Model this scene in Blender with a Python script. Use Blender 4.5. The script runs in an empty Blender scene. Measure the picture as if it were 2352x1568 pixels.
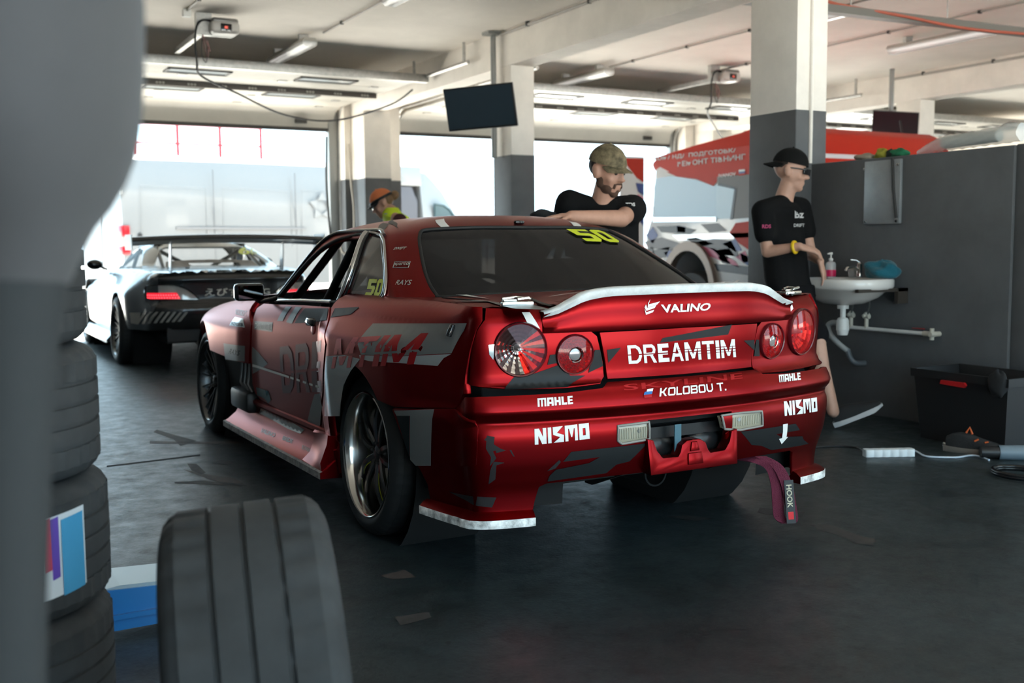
import bpy, bmesh, math, random
from math import sin, cos, pi, sqrt, atan2, radians, exp
from mathutils import Vector, Matrix, Quaternion
from mathutils.bvhtree import BVHTree
from mathutils.geometry import delaunay_2d_cdt
random.seed(7)
SC = bpy.context.scene
COL = SC.collection
V = Vector

# ------------------------------------------------------------------ camera
IMG_W, IMG_H, FPX = 2352, 1568, 2442.9
CAM_YAW, CAM_PITCH, CAM_ROLL = 0.5054, 0.0917, -0.0085
CAM_P = V((-2.3204, -3.8654, 1.1301))
_fw = V((sin(CAM_YAW) * cos(CAM_PITCH), cos(CAM_YAW) * cos(CAM_PITCH), -sin(CAM_PITCH)))
_r0 = V((cos(CAM_YAW), -sin(CAM_YAW), 0)); _u0 = _r0.cross(_fw)
_rt = _r0 * cos(CAM_ROLL) + _u0 * sin(CAM_ROLL); _up = -_r0 * sin(CAM_ROLL) + _u0 * cos(CAM_ROLL)
cam_data = bpy.data.cameras.new('camera'); cam = bpy.data.objects.new('camera', cam_data); COL.objects.link(cam)
cam_data.sensor_width = 36.0; cam_data.lens = FPX * 36.0 / IMG_W
cam_data.clip_start = 0.05; cam_data.clip_end = 300
cam.matrix_world = Matrix(((_rt.x, _up.x, -_fw.x, CAM_P.x), (_rt.y, _up.y, -_fw.y, CAM_P.y), (_rt.z, _up.z, -_fw.z, CAM_P.z), (0, 0, 0, 1)))
cam_data.dof.use_dof = True; cam_data.dof.focus_distance = 3.75; cam_data.dof.aperture_fstop = 3.2
SC.camera = cam

# ------------------------------------------------------------------ light and exposure
world = bpy.data.worlds.new('sky'); SC.world = world; world.use_nodes = True
_bg = world.node_tree.nodes['Background']; _bg.inputs['Color'].default_value = (0.58, 0.84, 1.0, 1); _bg.inputs['Strength'].default_value = 2.5
sun_d = bpy.data.lights.new('sun', 'SUN'); sun_d.energy = 26.0; sun_d.angle = 0.02; sun_d.color = (1.0, 0.95, 0.86)
sun = bpy.data.objects.new('sun', sun_d); COL.objects.link(sun)
sun.rotation_euler = (radians(-26), radians(8), 0)
SC.view_settings.view_transform = 'Standard'; SC.view_settings.look = 'None'
SC.view_settings.exposure = 1.02; SC.view_settings.gamma = 1.0; SC.view_settings.use_curve_mapping = False
SC.cycles.use_denoising = True; SC.cycles.max_bounces = 12; SC.cycles.diffuse_bounces = 6; SC.cycles.glossy_bounces = 5
SC.cycles.transparent_max_bounces = 12; SC.cycles.sample_clamp_indirect = 6.0; SC.cycles.caustics_reflective = False; SC.cycles.caustics_refractive = False

# ------------------------------------------------------------------ pixel -> ray helpers (pixels of the 2352x1568 photograph)
def ray(px, py):
    return (_fw + _rt * ((px - IMG_W / 2) / FPX) - _up * ((py - IMG_H / 2) / FPX)).normalized()
def on_z(px, py, z):
    d = ray(px, py); return CAM_P + d * ((z - CAM_P.z) / d.z)
def on_x(px, py, x):
    d = ray(px, py); return CAM_P + d * ((x - CAM_P.x) / d.x)
def on_y(px, py, y):
    d = ray(px, py); return CAM_P + d * ((y - CAM_P.y) / d.y)

# ------------------------------------------------------------------ materials
MATS = {}
def mat(name, col, rough=0.5, metal=0.0, var=0.0, vscale=8.0, bump=0.0, bscale=40.0, coat=0.0, trans=0.0, alpha=1.0, emit=None, estr=0.0, spec=0.5, sheen=0.0, rvar=0.0, ior=1.45, coat_rough=0.05, aniso=0.0, col2=None):
    if name in MATS: return MATS[name]
    m = bpy.data.materials.new(name); m.use_nodes = True; nt = m.node_tree; b = nt.nodes['Principled BSDF']
    c = (col[0], col[1], col[2], 1)
    b.inputs['Base Color'].default_value = c; b.inputs['Roughness'].default_value = rough; b.inputs['Metallic'].default_value = metal
    b.inputs['Coat Weight'].default_value = coat; b.inputs['Coat Roughness'].default_value = coat_rough; b.inputs['Transmission Weight'].default_value = trans
    b.inputs['Alpha'].default_value = alpha; b.inputs['Specular IOR Level'].default_value = spec; b.inputs['IOR'].default_value = ior
    b.inputs['Sheen Weight'].default_value = sheen
    if emit: b.inputs['Emission Color'].default_value = (emit[0], emit[1], emit[2], 1); b.inputs['Emission Strength'].default_value = estr
    L = nt.links
    if var > 0 or bump > 0 or rvar > 0:
        tc = nt.nodes.new('ShaderNodeTexCoord')
        if var > 0 or rvar > 0:
            n = nt.nodes.new('ShaderNodeTexNoise'); n.inputs['Scale'].default_value = vscale; n.inputs['Detail'].default_value = 6; n.inputs['Roughness'].default_value = 0.65
            L.new(tc.outputs['Object'], n.inputs['Vector'])
        if var > 0:
            mx = nt.nodes.new('ShaderNodeMix'); mx.data_type = 'RGBA'
            lo = col2 if col2 else [max(0, k * (1 - var)) for k in col]; hi = col if col2 else [min(1, k * (1 + var)) for k in col]
            mr = nt.nodes.new('ShaderNodeMapRange'); mr.inputs['From Min'].default_value = 0.35; mr.inputs['From Max'].default_value = 0.65
            L.new(n.outputs['Fac'], mr.inputs['Value']); L.new(mr.outputs['Result'], mx.inputs['Factor'])
            mx.inputs['A'].default_value = (*lo, 1); mx.inputs['B'].default_value = (*hi, 1)
            L.new(mx.outputs['Result'], b.inputs['Base Color'])
        if rvar > 0:
            mr2 = nt.nodes.new('ShaderNodeMapRange'); mr2.inputs['From Min'].default_value = 0.3; mr2.inputs['From Max'].default_value = 0.7
            mr2.inputs['To Min'].default_value = max(0.02, rough - rvar); mr2.inputs['To Max'].default_value = min(1, rough + rvar)
            L.new(n.outputs['Fac'], mr2.inputs['Value']); L.new(mr2.outputs['Result'], b.inputs['Roughness'])
        if bump > 0:
            n2 = nt.nodes.new('ShaderNodeTexNoise'); n2.inputs['Scale'].default_value = bscale; n2.inputs['Detail'].default_value = 4
            L.new(tc.outputs['Object'], n2.inputs['Vector'])
            bp = nt.nodes.new('ShaderNodeBump'); bp.inputs['Strength'].default_value = bump; bp.inputs['Distance'].default_value = 0.01
            L.new(n2.outputs['Fac'], bp.inputs['Height']); L.new(bp.outputs['Normal'], b.inputs['Normal'])
    MATS[name] = m; return m

# ------------------------------------------------------------------ object helpers
def tag(o, label=None, cat=None, group=None, kind=None):
    if label: o['label'] = label
    if cat: o['category'] = cat
    if group: o['group'] = group
    if kind: o['kind'] = kind
    return o
def empty(name, loc=(0, 0, 0), rz=0.0, label=None, cat=None, group=None):
    o = bpy.data.objects.new(name, None); COL.objects.link(o); o.location = loc; o.rotation_euler = (0, 0, rz); o.empty_display_size = 0.1
    return tag(o, label, cat, group)
def obj_from_mesh(name, me, m=None, parent=None, world_space=False):
    o = bpy.data.objects.new(name, me); COL.objects.link(o)
    if m is not None:
        for k in (m if isinstance(m, (list, tuple)) else [m]): me.materials.append(k)
    if parent is not None:
        o.parent = parent
        if world_space: o.matrix_parent_inverse = (Matrix.Translation(parent.location) @ parent.rotation_euler.to_matrix().to_4x4()).inverted()
    return o
def raw(name, verts, faces, m, parent=None, smooth=None, ws=False, normals=None, mids=None):
    me = bpy.data.meshes.new(name); me.from_pydata([tuple(v) for v in verts], [], [tuple(f) for f in faces]); me.update()
    o = obj_from_mesh(name, me, m, parent, ws)
    if mids: me.polygons.foreach_set('material_index', mids)
    if normals is not None:
        me.polygons.foreach_set('use_smooth', [True] * len(me.polygons)); me.normals_split_custom_set_from_vertices([tuple(n) for n in normals])
    elif smooth is not None:
        me.polygons.foreach_set('use_smooth', [True] * len(me.polygons))
        if smooth < 180: me.set_sharp_from_angle(angle=radians(smooth))
    return o

class MB:
    """collects shapes; build() links them as one mesh object"""
    def __init__(s): s.v = []; s.f = []; s.mi = []; s.cur = 0
    def add(s, vs, fs, M=None):
        n = len(s.v); s.v += [(M @ V(v)) if M is not None else V(v) for v in vs]; s.f += [tuple(i + n for i in f) for f in fs]; s.mi += [s.cur] * len(fs); return s
    def box(s, x0, x1, y0, y1, z0, z1, M=None, bev=0.0):
        if bev <= 0:
            vs = [(x, y, z) for x in (x0, x1) for y in (y0, y1) for z in (z0, z1)]
            return s.add(vs, [(0, 1, 3, 2), (4, 6, 7, 5), (0, 4, 5, 1), (2, 3, 7, 6), (0, 2, 6, 4), (1, 5, 7, 3)], M)
        bm = bmesh.new(); bmesh.ops.create_cube(bm, size=1)
        for v in bm.verts: v.co = V((x0 + (v.co.x + .5) * (x1 - x0), y0 + (v.co.y + .5) * (y1 - y0), z0 + (v.co.z + .5) * (z1 - z0)))
        bmesh.ops.bevel(bm, geom=list(bm.edges), offset=bev, segments=2, affect='EDGES', profile=0.5)
        return s.addbm(bm, M)
    def addbm(s, bm, M=None):
        bm.verts.index_update(); s.add([v.co.copy() for v in bm.verts], [[v.index for v in f.verts] for f in bm.faces], M); bm.free(); return s
    def tube(s, pts, r, seg=10, caps=True, M=None, closed=False):
        pts = [V(p) for p in pts]; n = len(pts); rr = r if isinstance(r, (list, tuple)) else [r] * n
        T = []
        for i in range(n):
            a = pts[(i - 1) % n] if (closed or i > 0) else pts[0]; b = pts[(i + 1) % n] if (closed or i < n - 1) else pts[-1]
            t = (b - a); T.append(t.normalized() if t.length > 1e-9 else V((0, 0, 1)))
        up = V((0, 0, 1)) if abs(T[0].z) < .9 else V((1, 0, 0)); nrm = (up - T[0] * up.dot(T[0])).normalized(); vs = []; fs = []
        for i in range(n):
            nrm = (nrm - T[i] * nrm.dot(T[i])); nrm = nrm.normalized() if nrm.length > 1e-6 else T[i].orthogonal().normalized(); bn = T[i].cross(nrm)
            for k in range(seg):
                a = 2 * pi * k / seg; vs.append(pts[i] + (nrm * cos(a) + bn * sin(a)) * rr[i])
        for i in range(n if closed else n - 1):
            j = (i + 1) % n
            for k in range(seg): fs.append((i * seg + k, i * seg + (k + 1) % seg, j * seg + (k + 1) % seg, j * seg + k))
        if caps and not closed: fs.append(tuple(reversed(range(seg)))); fs.append(tuple(range((n - 1) * seg, n * seg)))
        return s.add(vs, fs, M)
    def lathe(s, prof, seg=32, M=None, close=False):
        """prof: (r, z) pairs turned around z"""
        n = len(prof); vs = []; fs = []
        for i in range(seg):
            a = 2 * pi * i / seg
            for r, z in prof: vs.append((r * cos(a), r * sin(a), z))
        m = n if close else n - 1
        for i in range(seg):
            j = (i + 1) % seg
            for k in range(m):
                k2 = (k + 1) % n; fs.append((i * n + k, j * n + k, j * n + k2, i * n + k2))
        return s.add(vs, fs, M)
    def prism(s, poly, d0, d1, M=None):
        """poly in xy, extruded d0..d1 along z (poly counter-clockwise)"""
        n = len(poly); vs = [(p[0], p[1], d0) for p in poly] + [(p[0], p[1], d1) for p in poly]
        fs = [tuple(reversed(range(n))), tuple(range(n, 2 * n))] + [(i, (i + 1) % n, n + (i + 1) % n, n + i) for i in range(n)]
        return s.add(vs, fs, M)
    def ball(s, c, r, seg=16, rings=10, M=None):
        c = V(c); r = r if isinstance(r, (list, tuple)) else (r, r, r); vs = []; fs = []
        for i in range(rings + 1):
            t = pi * i / rings
            for k in range(seg): a = 2 * pi * k / seg; vs.append((c.x + r[0] * sin(t) * cos(a), c.y + r[1] * sin(t) * sin(a), c.z + r[2] * cos(t)))
        for i in range(rings):
            for k in range(seg): fs.append((i * seg + k, (i + 1) * seg + k, (i + 1) * seg + (k + 1) % seg, i * seg + (k + 1) % seg))
        return s.add(vs, fs, M)
    def loft(s, rings, caps=True, closed=True, M=None):
        n = len(rings[0]); vs = [p for r in rings for p in r]; fs = []
        for i in range(len(rings) - 1):
            for k in range(n if closed else n - 1): fs.append((i * n + k, i * n + (k + 1) % n, (i + 1) * n + (k + 1) % n, (i + 1) * n + k))
        if caps and closed: fs.append(tuple(reversed(range(n)))); fs.append(tuple(range((len(rings) - 1) * n, len(rings) * n)))
        return s.add(vs, fs, M)
    def build(s, name, m, parent=None, smooth=None, ws=False, bev=0.0, weld=True, fixn=True):
        me = bpy.data.meshes.new(name); me.from_pydata([tuple(v) for v in s.v], [], s.f)
        me.polygons.foreach_set('material_index', s.mi)
        bm = bmesh.new(); bm.from_mesh(me)
        if weld: bmesh.ops.remove_doubles(bm, verts=bm.verts, dist=1e-5)
        if fixn: bmesh.ops.recalc_face_normals(bm, faces=bm.faces)
        if bev > 0:
            ed = [e for e in bm.edges if len(e.link_faces) == 2 and e.calc_face_angle(0) > radians(30)]
            bmesh.ops.bevel(bm, geom=ed, offset=bev, segments=2, affect='EDGES', profile=0.5, clamp_overlap=True)
        bm.to_mesh(me); bm.free(); me.update()
        o = obj_from_mesh(name, me, m, parent, ws)
        if smooth is not None:
            me.polygons.foreach_set('use_smooth', [True] * len(me.polygons))
            if smooth < 180: me.set_sharp_from_angle(angle=radians(smooth))
        return o
def boxo(name, x0, x1, y0, y1, z0, z1, m, parent=None, bev=0.0, ws=False, smooth=None):
    return MB().box(x0, x1, y0, y1, z0, z1, bev=bev).build(name, m, parent, smooth if smooth is not None else (40 if bev else None), ws)
def tubeo(name, pts, r, m, parent=None, seg=10, ws=False, closed=False):
    return MB().tube(pts, r, seg, closed=closed).build(name, m, parent, 60, ws)
def catmull(pts, n=8, closed=False):
    pts = [V(p) for p in pts]; out = []; N = len(pts)
    for i in range(N if closed else N - 1):
        if closed: p0, p1, p2, p3 = pts[(i - 1) % N], pts[i], pts[(i + 1) % N], pts[(i + 2) % N]
        else: p0, p1, p2, p3 = pts[max(i - 1, 0)], pts[i], pts[i + 1], pts[min(i + 2, N - 1)]
        for k in range(n):
            t = k / n; out.append(0.5 * ((2 * p1) + (p2 - p0) * t + (2 * p0 - 5 * p1 + 4 * p2 - p3) * t * t + (3 * p1 - p0 - 3 * p2 + p3) * t ** 3))
    if not closed: out.append(pts[-1].copy())
    return out
def lerp(a, b, t): return a + (b - a) * t
def sstep(a, b, x):
    if a == b: return 1.0 if x >= a else 0.0
    t = min(1, max(0, (x - a) / (b - a))); return t * t * (3 - 2 * t)
def interp(tab, x):
    """smooth piecewise (monotone-ish cubic) table lookup"""
    if x <= tab[0][0]: return tab[0][1]
    if x >= tab[-1][0]: return tab[-1][1]
    n = len(tab)
    for i in range(n - 1):
        if x <= tab[i + 1][0]:
            x0, y0 = tab[i]; x1, y1 = tab[i + 1]; h = x1 - x0; d = (y1 - y0) / h
            m0 = d if i == 0 else _lim((y0 - tab[i - 1][1]) / (x0 - tab[i - 1][0]), d)
            m1 = d if i == n - 2 else _lim(d, (tab[i + 2][1] - y1) / (tab[i + 2][0] - x1))
            t = (x - x0) / h; t2 = t * t; t3 = t2 * t
            return (2 * t3 - 3 * t2 + 1) * y0 + (t3 - 2 * t2 + t) * h * m0 + (-2 * t3 + 3 * t2) * y1 + (t3 - t2) * h * m1
def _lim(a, b): return 0.0 if a * b <= 0 else 2 * a * b / (a + b)
def axisM(o, z, x=None):
    """matrix with its z axis along z (and x roughly along x), origin o"""
    z = V(z).normalized(); x = V(x) if x is not None else (V((1, 0, 0)) if abs(z.x) < .9 else V((0, 1, 0)))
    x = (x - z * x.dot(z)).normalized(); y = z.cross(x)
    return Matrix(((x.x, y.x, z.x, o[0]), (x.y, y.y, z.y, o[1]), (x.z, y.z, z.z, o[2]), (0, 0, 0, 1)))
def copy_tree(o, parent=None):
    c = o.copy(); COL.objects.link(c); c.parent = parent
    for ch in list(o.children): copy_tree(ch, c)
    return c

# ------------------------------------------------------------------ 2D shapes and lettering
def inside(x, y, loops):
    r = False
    for lp in loops:
        n = len(lp); j = n - 1
        for i in range(n):
            xi, yi = lp[i][0], lp[i][1]; xj, yj = lp[j][0], lp[j][1]
            if (yi > y) != (yj > y) and x < (xj - xi) * (y - yi) / (yj - yi) + xi: r = not r
            j = i
    return r
def resample(lp, step):
    out = []; n = len(lp)
    for i in range(n):
        a, b = lp[i], lp[(i + 1) % n]; L = math.hypot(b[0] - a[0], b[1] - a[1]); k = max(1, int(math.ceil(L / step)))
        for q in range(k): out.append((a[0] + (b[0] - a[0]) * q / k, a[1] + (b[1] - a[1]) * q / k))
    return out
def cdt(loops, step):
    """even-odd fill of closed loops, meshed with edge length near step -> verts2d, tris"""
    rl = [resample(l, step) for l in loops]; pts = []; eds = []
    for l in rl:
        n0 = len(pts); pts += l; eds += [(n0 + i, n0 + (i + 1) % len(l)) for i in range(len(l))]
    xs = [p[0] for p in pts]; ys = [p[1] for p in pts]; x0, x1, y0, y1 = min(xs), max(xs), min(ys), max(ys)
    nx = int((x1 - x0) / step); ny = int((y1 - y0) / step)
    cell = {}
    for p in pts: cell.setdefault((int(p[0] // step), int(p[1] // step)), []).append(p)
    for i in range(nx + 1):
        for j in range(ny + 1):
            x = x0 + (i + .5) * step; y = y0 + (j + .5 if i % 2 else j + .0) * step
            if y < y0 or y > y1: continue
            cx, cy = int(x // step), int(y // step); ok = True
            for a in (-1, 0, 1):
                for b in (-1, 0, 1):
                    for p in cell.get((cx + a, cy + b), ()):
                        if (p[0] - x) ** 2 + (p[1] - y) ** 2 < (0.45 * step) ** 2: ok = False; break
            if ok and inside(x, y, rl): pts.append((x, y))
    vs, es, fs, _, _, _ = delaunay_2d_cdt([V((p[0], p[1])) for p in pts], eds, [], 0, 1e-7)
    out = []
    for f in fs:
        cx = sum(vs[i].x for i in f) / 3; cy = sum(vs[i].y for i in f) / 3
        if inside(cx, cy, rl):
            a, b, c = (vs[i] for i in f)
            if (b.x - a.x) * (c.y - a.y) - (b.y - a.y) * (c.x - a.x) < 0: f = list(reversed(f))
            out.append(tuple(f))
    return [(v.x, v.y) for v in vs], out
_tc = {}
def text_loops(s, bold=0.0, shear=0.0, space=1.0):
    """outlines of a word in the built-in font, scaled so that capitals are 1 high, starting at x=0; returns loops, width"""
    key = (s, bold, shear, space)
    if key in _tc: return _tc[key]
    cu = bpy.data.curves.new('t', 'FONT'); cu.body = s; cu.size = 1.0; cu.shear = shear; cu.offset = bold; cu.resolution_u = 3; cu.space_character = space; cu.fill_mode = 'FRONT'
    o = bpy.data.objects.new('t', cu); COL.objects.link(o); dg = bpy.context.evaluated_depsgraph_get(); me = bpy.data.meshes.new_from_object(o.evaluated_get(dg))
    bm = bmesh.new(); bm.from_mesh(me); bmesh.ops.remove_doubles(bm, verts=bm.verts, dist=1e-5)
    nxt = {}
    for e in bm.edges:
        if len(e.link_faces) == 1:
            l = e.link_loops[0]; nxt.setdefault(l.vert.index, []).append(l.link_loop_next.vert.index)
    co = [v.co.copy() for v in bm.verts]; loops = []
    while nxt:
        st = next(iter(nxt)); cur = st; lp = []
        while cur in nxt:
            lp.append((co[cur].x, co[cur].y)); l = nxt[cur]; n = l.pop()
            if not l: del nxt[cur]
            cur = n
        if len(lp) > 2: loops.append(lp)
    bm.free(); bpy.data.objects.remove(o); bpy.data.curves.remove(cu); bpy.data.meshes.remove(me)
    if not loops: return [], 0
    xs = [p[0] for l in loops for p in l]; x0 = min(xs); k = 1 / 0.729
    loops = [[((p[0] - x0) * k, p[1] * k) for p in l] for l in loops]; r = (loops, (max(xs) - x0) * k); _tc[key] = r; return r
def fit_loops(loops, x0, y0, w, h):
    xs = [p[0] for l in loops for p in l]; ys = [p[1] for l in loops for p in l]; a, b, c, d = min(xs), max(xs), min(ys), max(ys)
    return [[(x0 + (p[0] - a) / (b - a) * w, y0 + (p[1] - c) / (d - c) * h) for p in l] for l in loops]
def quad_map(loops, q):
    """unit-square loops -> quad q = (bottom-left, bottom-right, top-right, top-left), bilinear"""
    out = []
    for l in loops:
        o = []
        for x, y in l: o.append(tuple((1 - x) * (1 - y) * q[0][k] + x * (1 - y) * q[1][k] + x * y * q[2][k] + (1 - x) * y * q[3][k] for k in (0, 1)))
        out.append(o)
    return out
def flat_text(name, s, M, h, m, parent=None, bold=0.0, shear=0.0, w=None, ws=False, depth=0.0, align='l'):
    """flat lettering lying in the xy plane of matrix M, capital height h"""
    lp, tw = text_loops(s, bold, shear)
    if not lp: return None
    k = h if w is None else w / tw; ox = -tw * k / 2 if align == 'c' else 0
    vs, fs = cdt([[(p[0] * k + ox, p[1] * h) for p in l] for l in lp], 9)
    return raw(name, [M @ V((a, b, 0)) for a, b in vs], fs, m, parent, ws=ws)
# ================================================================== the garage
def floor_material():
    m = bpy.data.materials.new('painted_concrete'); m.use_nodes = True; nt = m.node_tree; b = nt.nodes['Principled BSDF']; L = nt.links
    tc = nt.nodes.new('ShaderNodeTexCoord')
    def noise(sc, det=6, ro=.6, dist=0):
        n = nt.nodes.new('ShaderNodeTexNoise'); n.inputs['Scale'].default_value = sc; n.inputs['Detail'].default_value = det; n.inputs['Roughness'].default_value = ro; n.inputs['Distortion'].default_value = dist
        L.new(tc.outputs['Object'], n.inputs['Vector']); return n
    def ramp(src, a, b_):
        r = nt.nodes.new('ShaderNodeMapRange'); r.inputs['From Min'].default_value = a; r.inputs['From Max'].default_value = b_; L.new(src, r.inputs['Value']); return r.outputs['Result']
    n1 = noise(1.3, 8, .7, .4); n2 = noise(9, 8, .75); n3 = noise(60, 3, .6); n4 = noise(3.2, 10, .8, 1.5)
    mx = nt.nodes.new('ShaderNodeMix'); mx.data_type = 'RGBA'; mx.inputs['A'].default_value = (.010, .0165, .0185, 1); mx.inputs['B'].default_value = (.024, .036, .040, 1)
    L.new(ramp(n1.outputs['Fac'], .35, .66), mx.inputs['Factor'])
    mx2 = nt.nodes.new('ShaderNodeMix'); mx2.data_type = 'RGBA'; mx2.blend_type = 'MULTIPLY'; L.new(mx.outputs['Result'], mx2.inputs['A']); mx2.inputs['B'].default_value = (.32, .29, .27, 1)
    L.new(ramp(n4.outputs['Fac'], .52, .70), mx2.inputs['Factor'])
    mx3 = nt.nodes.new('ShaderNodeMix'); mx3.data_type = 'RGBA'; mx3.blend_type = 'MULTIPLY'; L.new(mx2.outputs['Result'], mx3.inputs['A']); mx3.inputs['B'].default_value = (.55, .55, .55, 1)
    L.new(ramp(n2.outputs['Fac'], .55, .68), mx3.inputs['Factor'])
    n5 = noise(38, 4, .6, .6); n6 = noise(14, 9, .85, 2.5)
    mx4 = nt.nodes.new('ShaderNodeMix'); mx4.data_type = 'RGBA'; mx4.blend_type = 'MULTIPLY'; L.new(mx3.outputs['Result'], mx4.inputs['A']); mx4.inputs['B'].default_value = (.25, .24, .23, 1); L.new(ramp(n5.outputs['Fac'], .64, .70), mx4.inputs['Factor'])
    mx5 = nt.nodes.new('ShaderNodeMix'); mx5.data_type = 'RGBA'; L.new(mx4.outputs['Result'], mx5.inputs['A']); mx5.inputs['B'].default_value = (.055, .068, .070, 1); L.new(ramp(n6.outputs['Fac'], .655, .70), mx5.inputs['Factor'])
    L.new(mx5.outputs['Result'], b.inputs['Base Color'])
    rr = nt.nodes.new('ShaderNodeMapRange'); rr.inputs['From Min'].default_value = .3; rr.inputs['From Max'].default_value = .7; rr.inputs['To Min'].default_value = .30; rr.inputs['To Max'].default_value = .55
    L.new(n2.outputs['Fac'], rr.inputs['Value']); L.new(rr.outputs['Result'], b.inputs['Roughness'])
    bp = nt.nodes.new('ShaderNodeBump'); bp.inputs['Strength'].default_value = .25; bp.inputs['Distance'].default_value = .004
    L.new(n3.outputs['Fac'], bp.inputs['Height']); L.new(bp.outputs['Normal'], b.inputs['Normal'])
    return m
M_floor = floor_material()
M_cream = mat('cream_paint', (.86, .80, .73), .75, var=.06, vscale=2.5, bump=.05, bscale=60)
M_ceil = mat('ceiling_paint', (.90, .84, .77), .8, var=.05, vscale=1.2)
M_grey = mat('grey_wall_paint', (.098, .101, .105), .55, var=.12, vscale=3, bump=.08, bscale=30)
M_ground = mat('outside_concrete', (.62, .60, .56), .9, var=.08, vscale=1)
M_white = mat('white_enamel', (.80, .79, .76), .4)
M_leaf = mat('door_leaf_paint', (.50, .475, .43), .45, var=.04, vscale=4)
M_steel = mat('galvanised_steel', (.45, .44, .42), .45, .8, var=.15, vscale=20)
M_dark = mat('dark_steel', (.035, .032, .03), .5, .4)
M_black = mat('black_plastic', (.012, .012, .013), .45)
M_tube = mat('light_tube', (.9, .9, .9), .3, emit=(1, .97, .92), estr=.6)
M_glass = mat('window_glass', (.9, .95, .95), .05, trans=1.0)
M_rubber = mat('black_rubber', (.016, .017, .018), .75, bump=.1, bscale=80)
CEIL, BEAM, WALL_Y, BACK_Y = 3.25, 2.90, 10.30, -5.3
XL, XR = -3.05, 14.7
def struct(o): o['kind'] = 'structure'; return o
struct(boxo('floor', XL - .3, XR + .3, BACK_Y, WALL_Y, -.10, 0, M_floor))
struct(boxo('ground_outside', -40, 60, WALL_Y, 70, -.14, -.012, M_ground))
struct(boxo('ground_behind', -40, 60, -40, BACK_Y, -.14, -.012, M_ground))
struct(boxo('ceiling', XL - .3, XR + .3, BACK_Y - .2, WALL_Y + .5, CEIL, CEIL + .2, M_ceil))
struct(boxo('wall_left', XL - .2, XL, BACK_Y, WALL_Y + .2, 0, CEIL, M_grey))
struct(boxo('wall_right', XR, XR + .2, BACK_Y, WALL_Y + .2, 0, CEIL, M_cream))
# beams along the bays, and the columns below them
for i, bx in enumerate((2.90, 8.80)):
    struct(boxo('beam_%d' % (i + 1), bx, bx + .27, BACK_Y, WALL_Y, BEAM, CEIL, M_cream))
def column(n, x0, x1, y0, y1, top=BEAM):
    c = struct(boxo('column_%d' % n, x0, x1, y0, y1, 2.0, top, M_cream, bev=.008))
    g = struct(boxo('column_base_%d' % n, x0 - .002, x1 + .002, y0 - .002, y1 + .002, 0, 2.02, M_grey, bev=.008))
    return c
column(1, 2.90, 3.18, 1.58, 2.04); column(2, 2.90, 3.17, 5.55, 5.93); column(3, 2.90, 3.28, 9.57, 10.05)
column(4, 8.80, 9.08, 1.58, 2.04); column(5, 8.80, 9.07, 5.55, 5.93); column(6, 8.80, 9.18, 9.57, 10.05)
column(7, 2.90, 3.18, -3.2, -2.75); column(8, 8.80, 9.08, -3.2, -2.75)
# front wall: piers between the doors and the lintel
def pier(n, x0, x1):
    struct(boxo('wall_front_%d' % n, x0, x1, WALL_Y - .25, WALL_Y + .15, 2.0, CEIL, M_cream)); struct(boxo('wall_front_base_%d' % n, x0 - .002, x1 + .002, WALL_Y - .252, WALL_Y + .152, 0, 2.02, M_grey))
pier(1, XL, -2.35); pier(2, 2.80, 3.62); pier(3, 8.62, 9.5); pier(4, 14.2, XR)
struct(boxo('wall_front_lintel', XL, XR, WALL_Y, WALL_Y + .15, 2.95, CEIL, M_cream))
# rear wall towards the pit lane: wide openings under a deep lintel
for i, (a, b) in enumerate(((XL, -2.5), (2.5, 3.5), (8.4, 9.4), (14.0, XR))): struct(boxo('wall_back_%d' % (i + 1), a, b, BACK_Y - .15, BACK_Y, 0, CEIL, M_cream))
struct(boxo('wall_back_lintel', XL, XR, BACK_Y - .15, BACK_Y, 3.02, CEIL, M_cream))
# low partition wall with the basin
wp = struct(boxo('wall_partition', 3.05, 3.17, .03, 1.60, 0, 1.655, M_grey, bev=.006))
struct(boxo('wall_partition_end', 3.07, 3.55, -.16, .03, 0, 1.66, M_grey, bev=.006))
# floor joints and the scraps of tape stuck on the floor
M_joint = mat('floor_joint', (.012, .013, .014), .8)
M_tape = mat('old_floor_tape', (.030, .028, .027), .65, var=.3, vscale=30)
M_tape2 = mat('brown_floor_tape', (.060, .045, .040), .6, var=.25, vscale=25)
def floor_patch(name, pix, m, z=.0012):
    pts = [on_z(px, py, z) for px, py in pix]
    if sum(pts[i].x * pts[(i + 1) % len(pts)].y - pts[(i + 1) % len(pts)].x * pts[i].y for i in range(len(pts))) < 0: pts.reverse()
    o = raw(name, pts, [tuple(range(len(pts)))], m); o['kind'] = 'structure'; return o
FLOOR = bpy.data.objects['floor']
def scrap(pix, m, name='tape_strip', z=.0012):
    o = floor_patch(name, pix, m, z); del o['kind']; o.parent = FLOOR; return o
scrap([(245, 1069), (460, 1043), (460, 1046), (245, 1072)], M_joint, 'floor_joint')
scrap([(344, 1012), (460, 1014), (560, 1013), (560, 1018), (460, 1019), (344, 1018)], M_tape2)
scrap([(360, 986), (400, 998), (452, 1012), (415, 1024), (398, 1008), (352, 992)], M_tape)
scrap([(430, 1064), (452, 1065), (473, 1085), (462, 1089), (440, 1080)], M_tape, z=.0016)
scrap([(420, 1077), (470, 1088), (540, 1098), (560, 1112), (500, 1106), (440, 1086)], M_tape2)
scrap([(400, 1106), (470, 1103), (500, 1108), (580, 1116), (500, 1113), (402, 1109)], M_tape)
scrap([(484, 1062), (510, 1056), (540, 1060), (530, 1066), (505, 1064)], M_tape, z=.0016)
scrap([(872, 1322), (930, 1308), (955, 1325), (905, 1330)], M_tape2)
scrap([(1745, 1165), (1850, 1175), (1842, 1188), (1790, 1186), (1740, 1176)], M_tape)
scrap([(1860, 1205), (1900, 1203), (2014, 1243), (1995, 1250), (1950, 1236), (1880, 1216)], M_tape)
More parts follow.
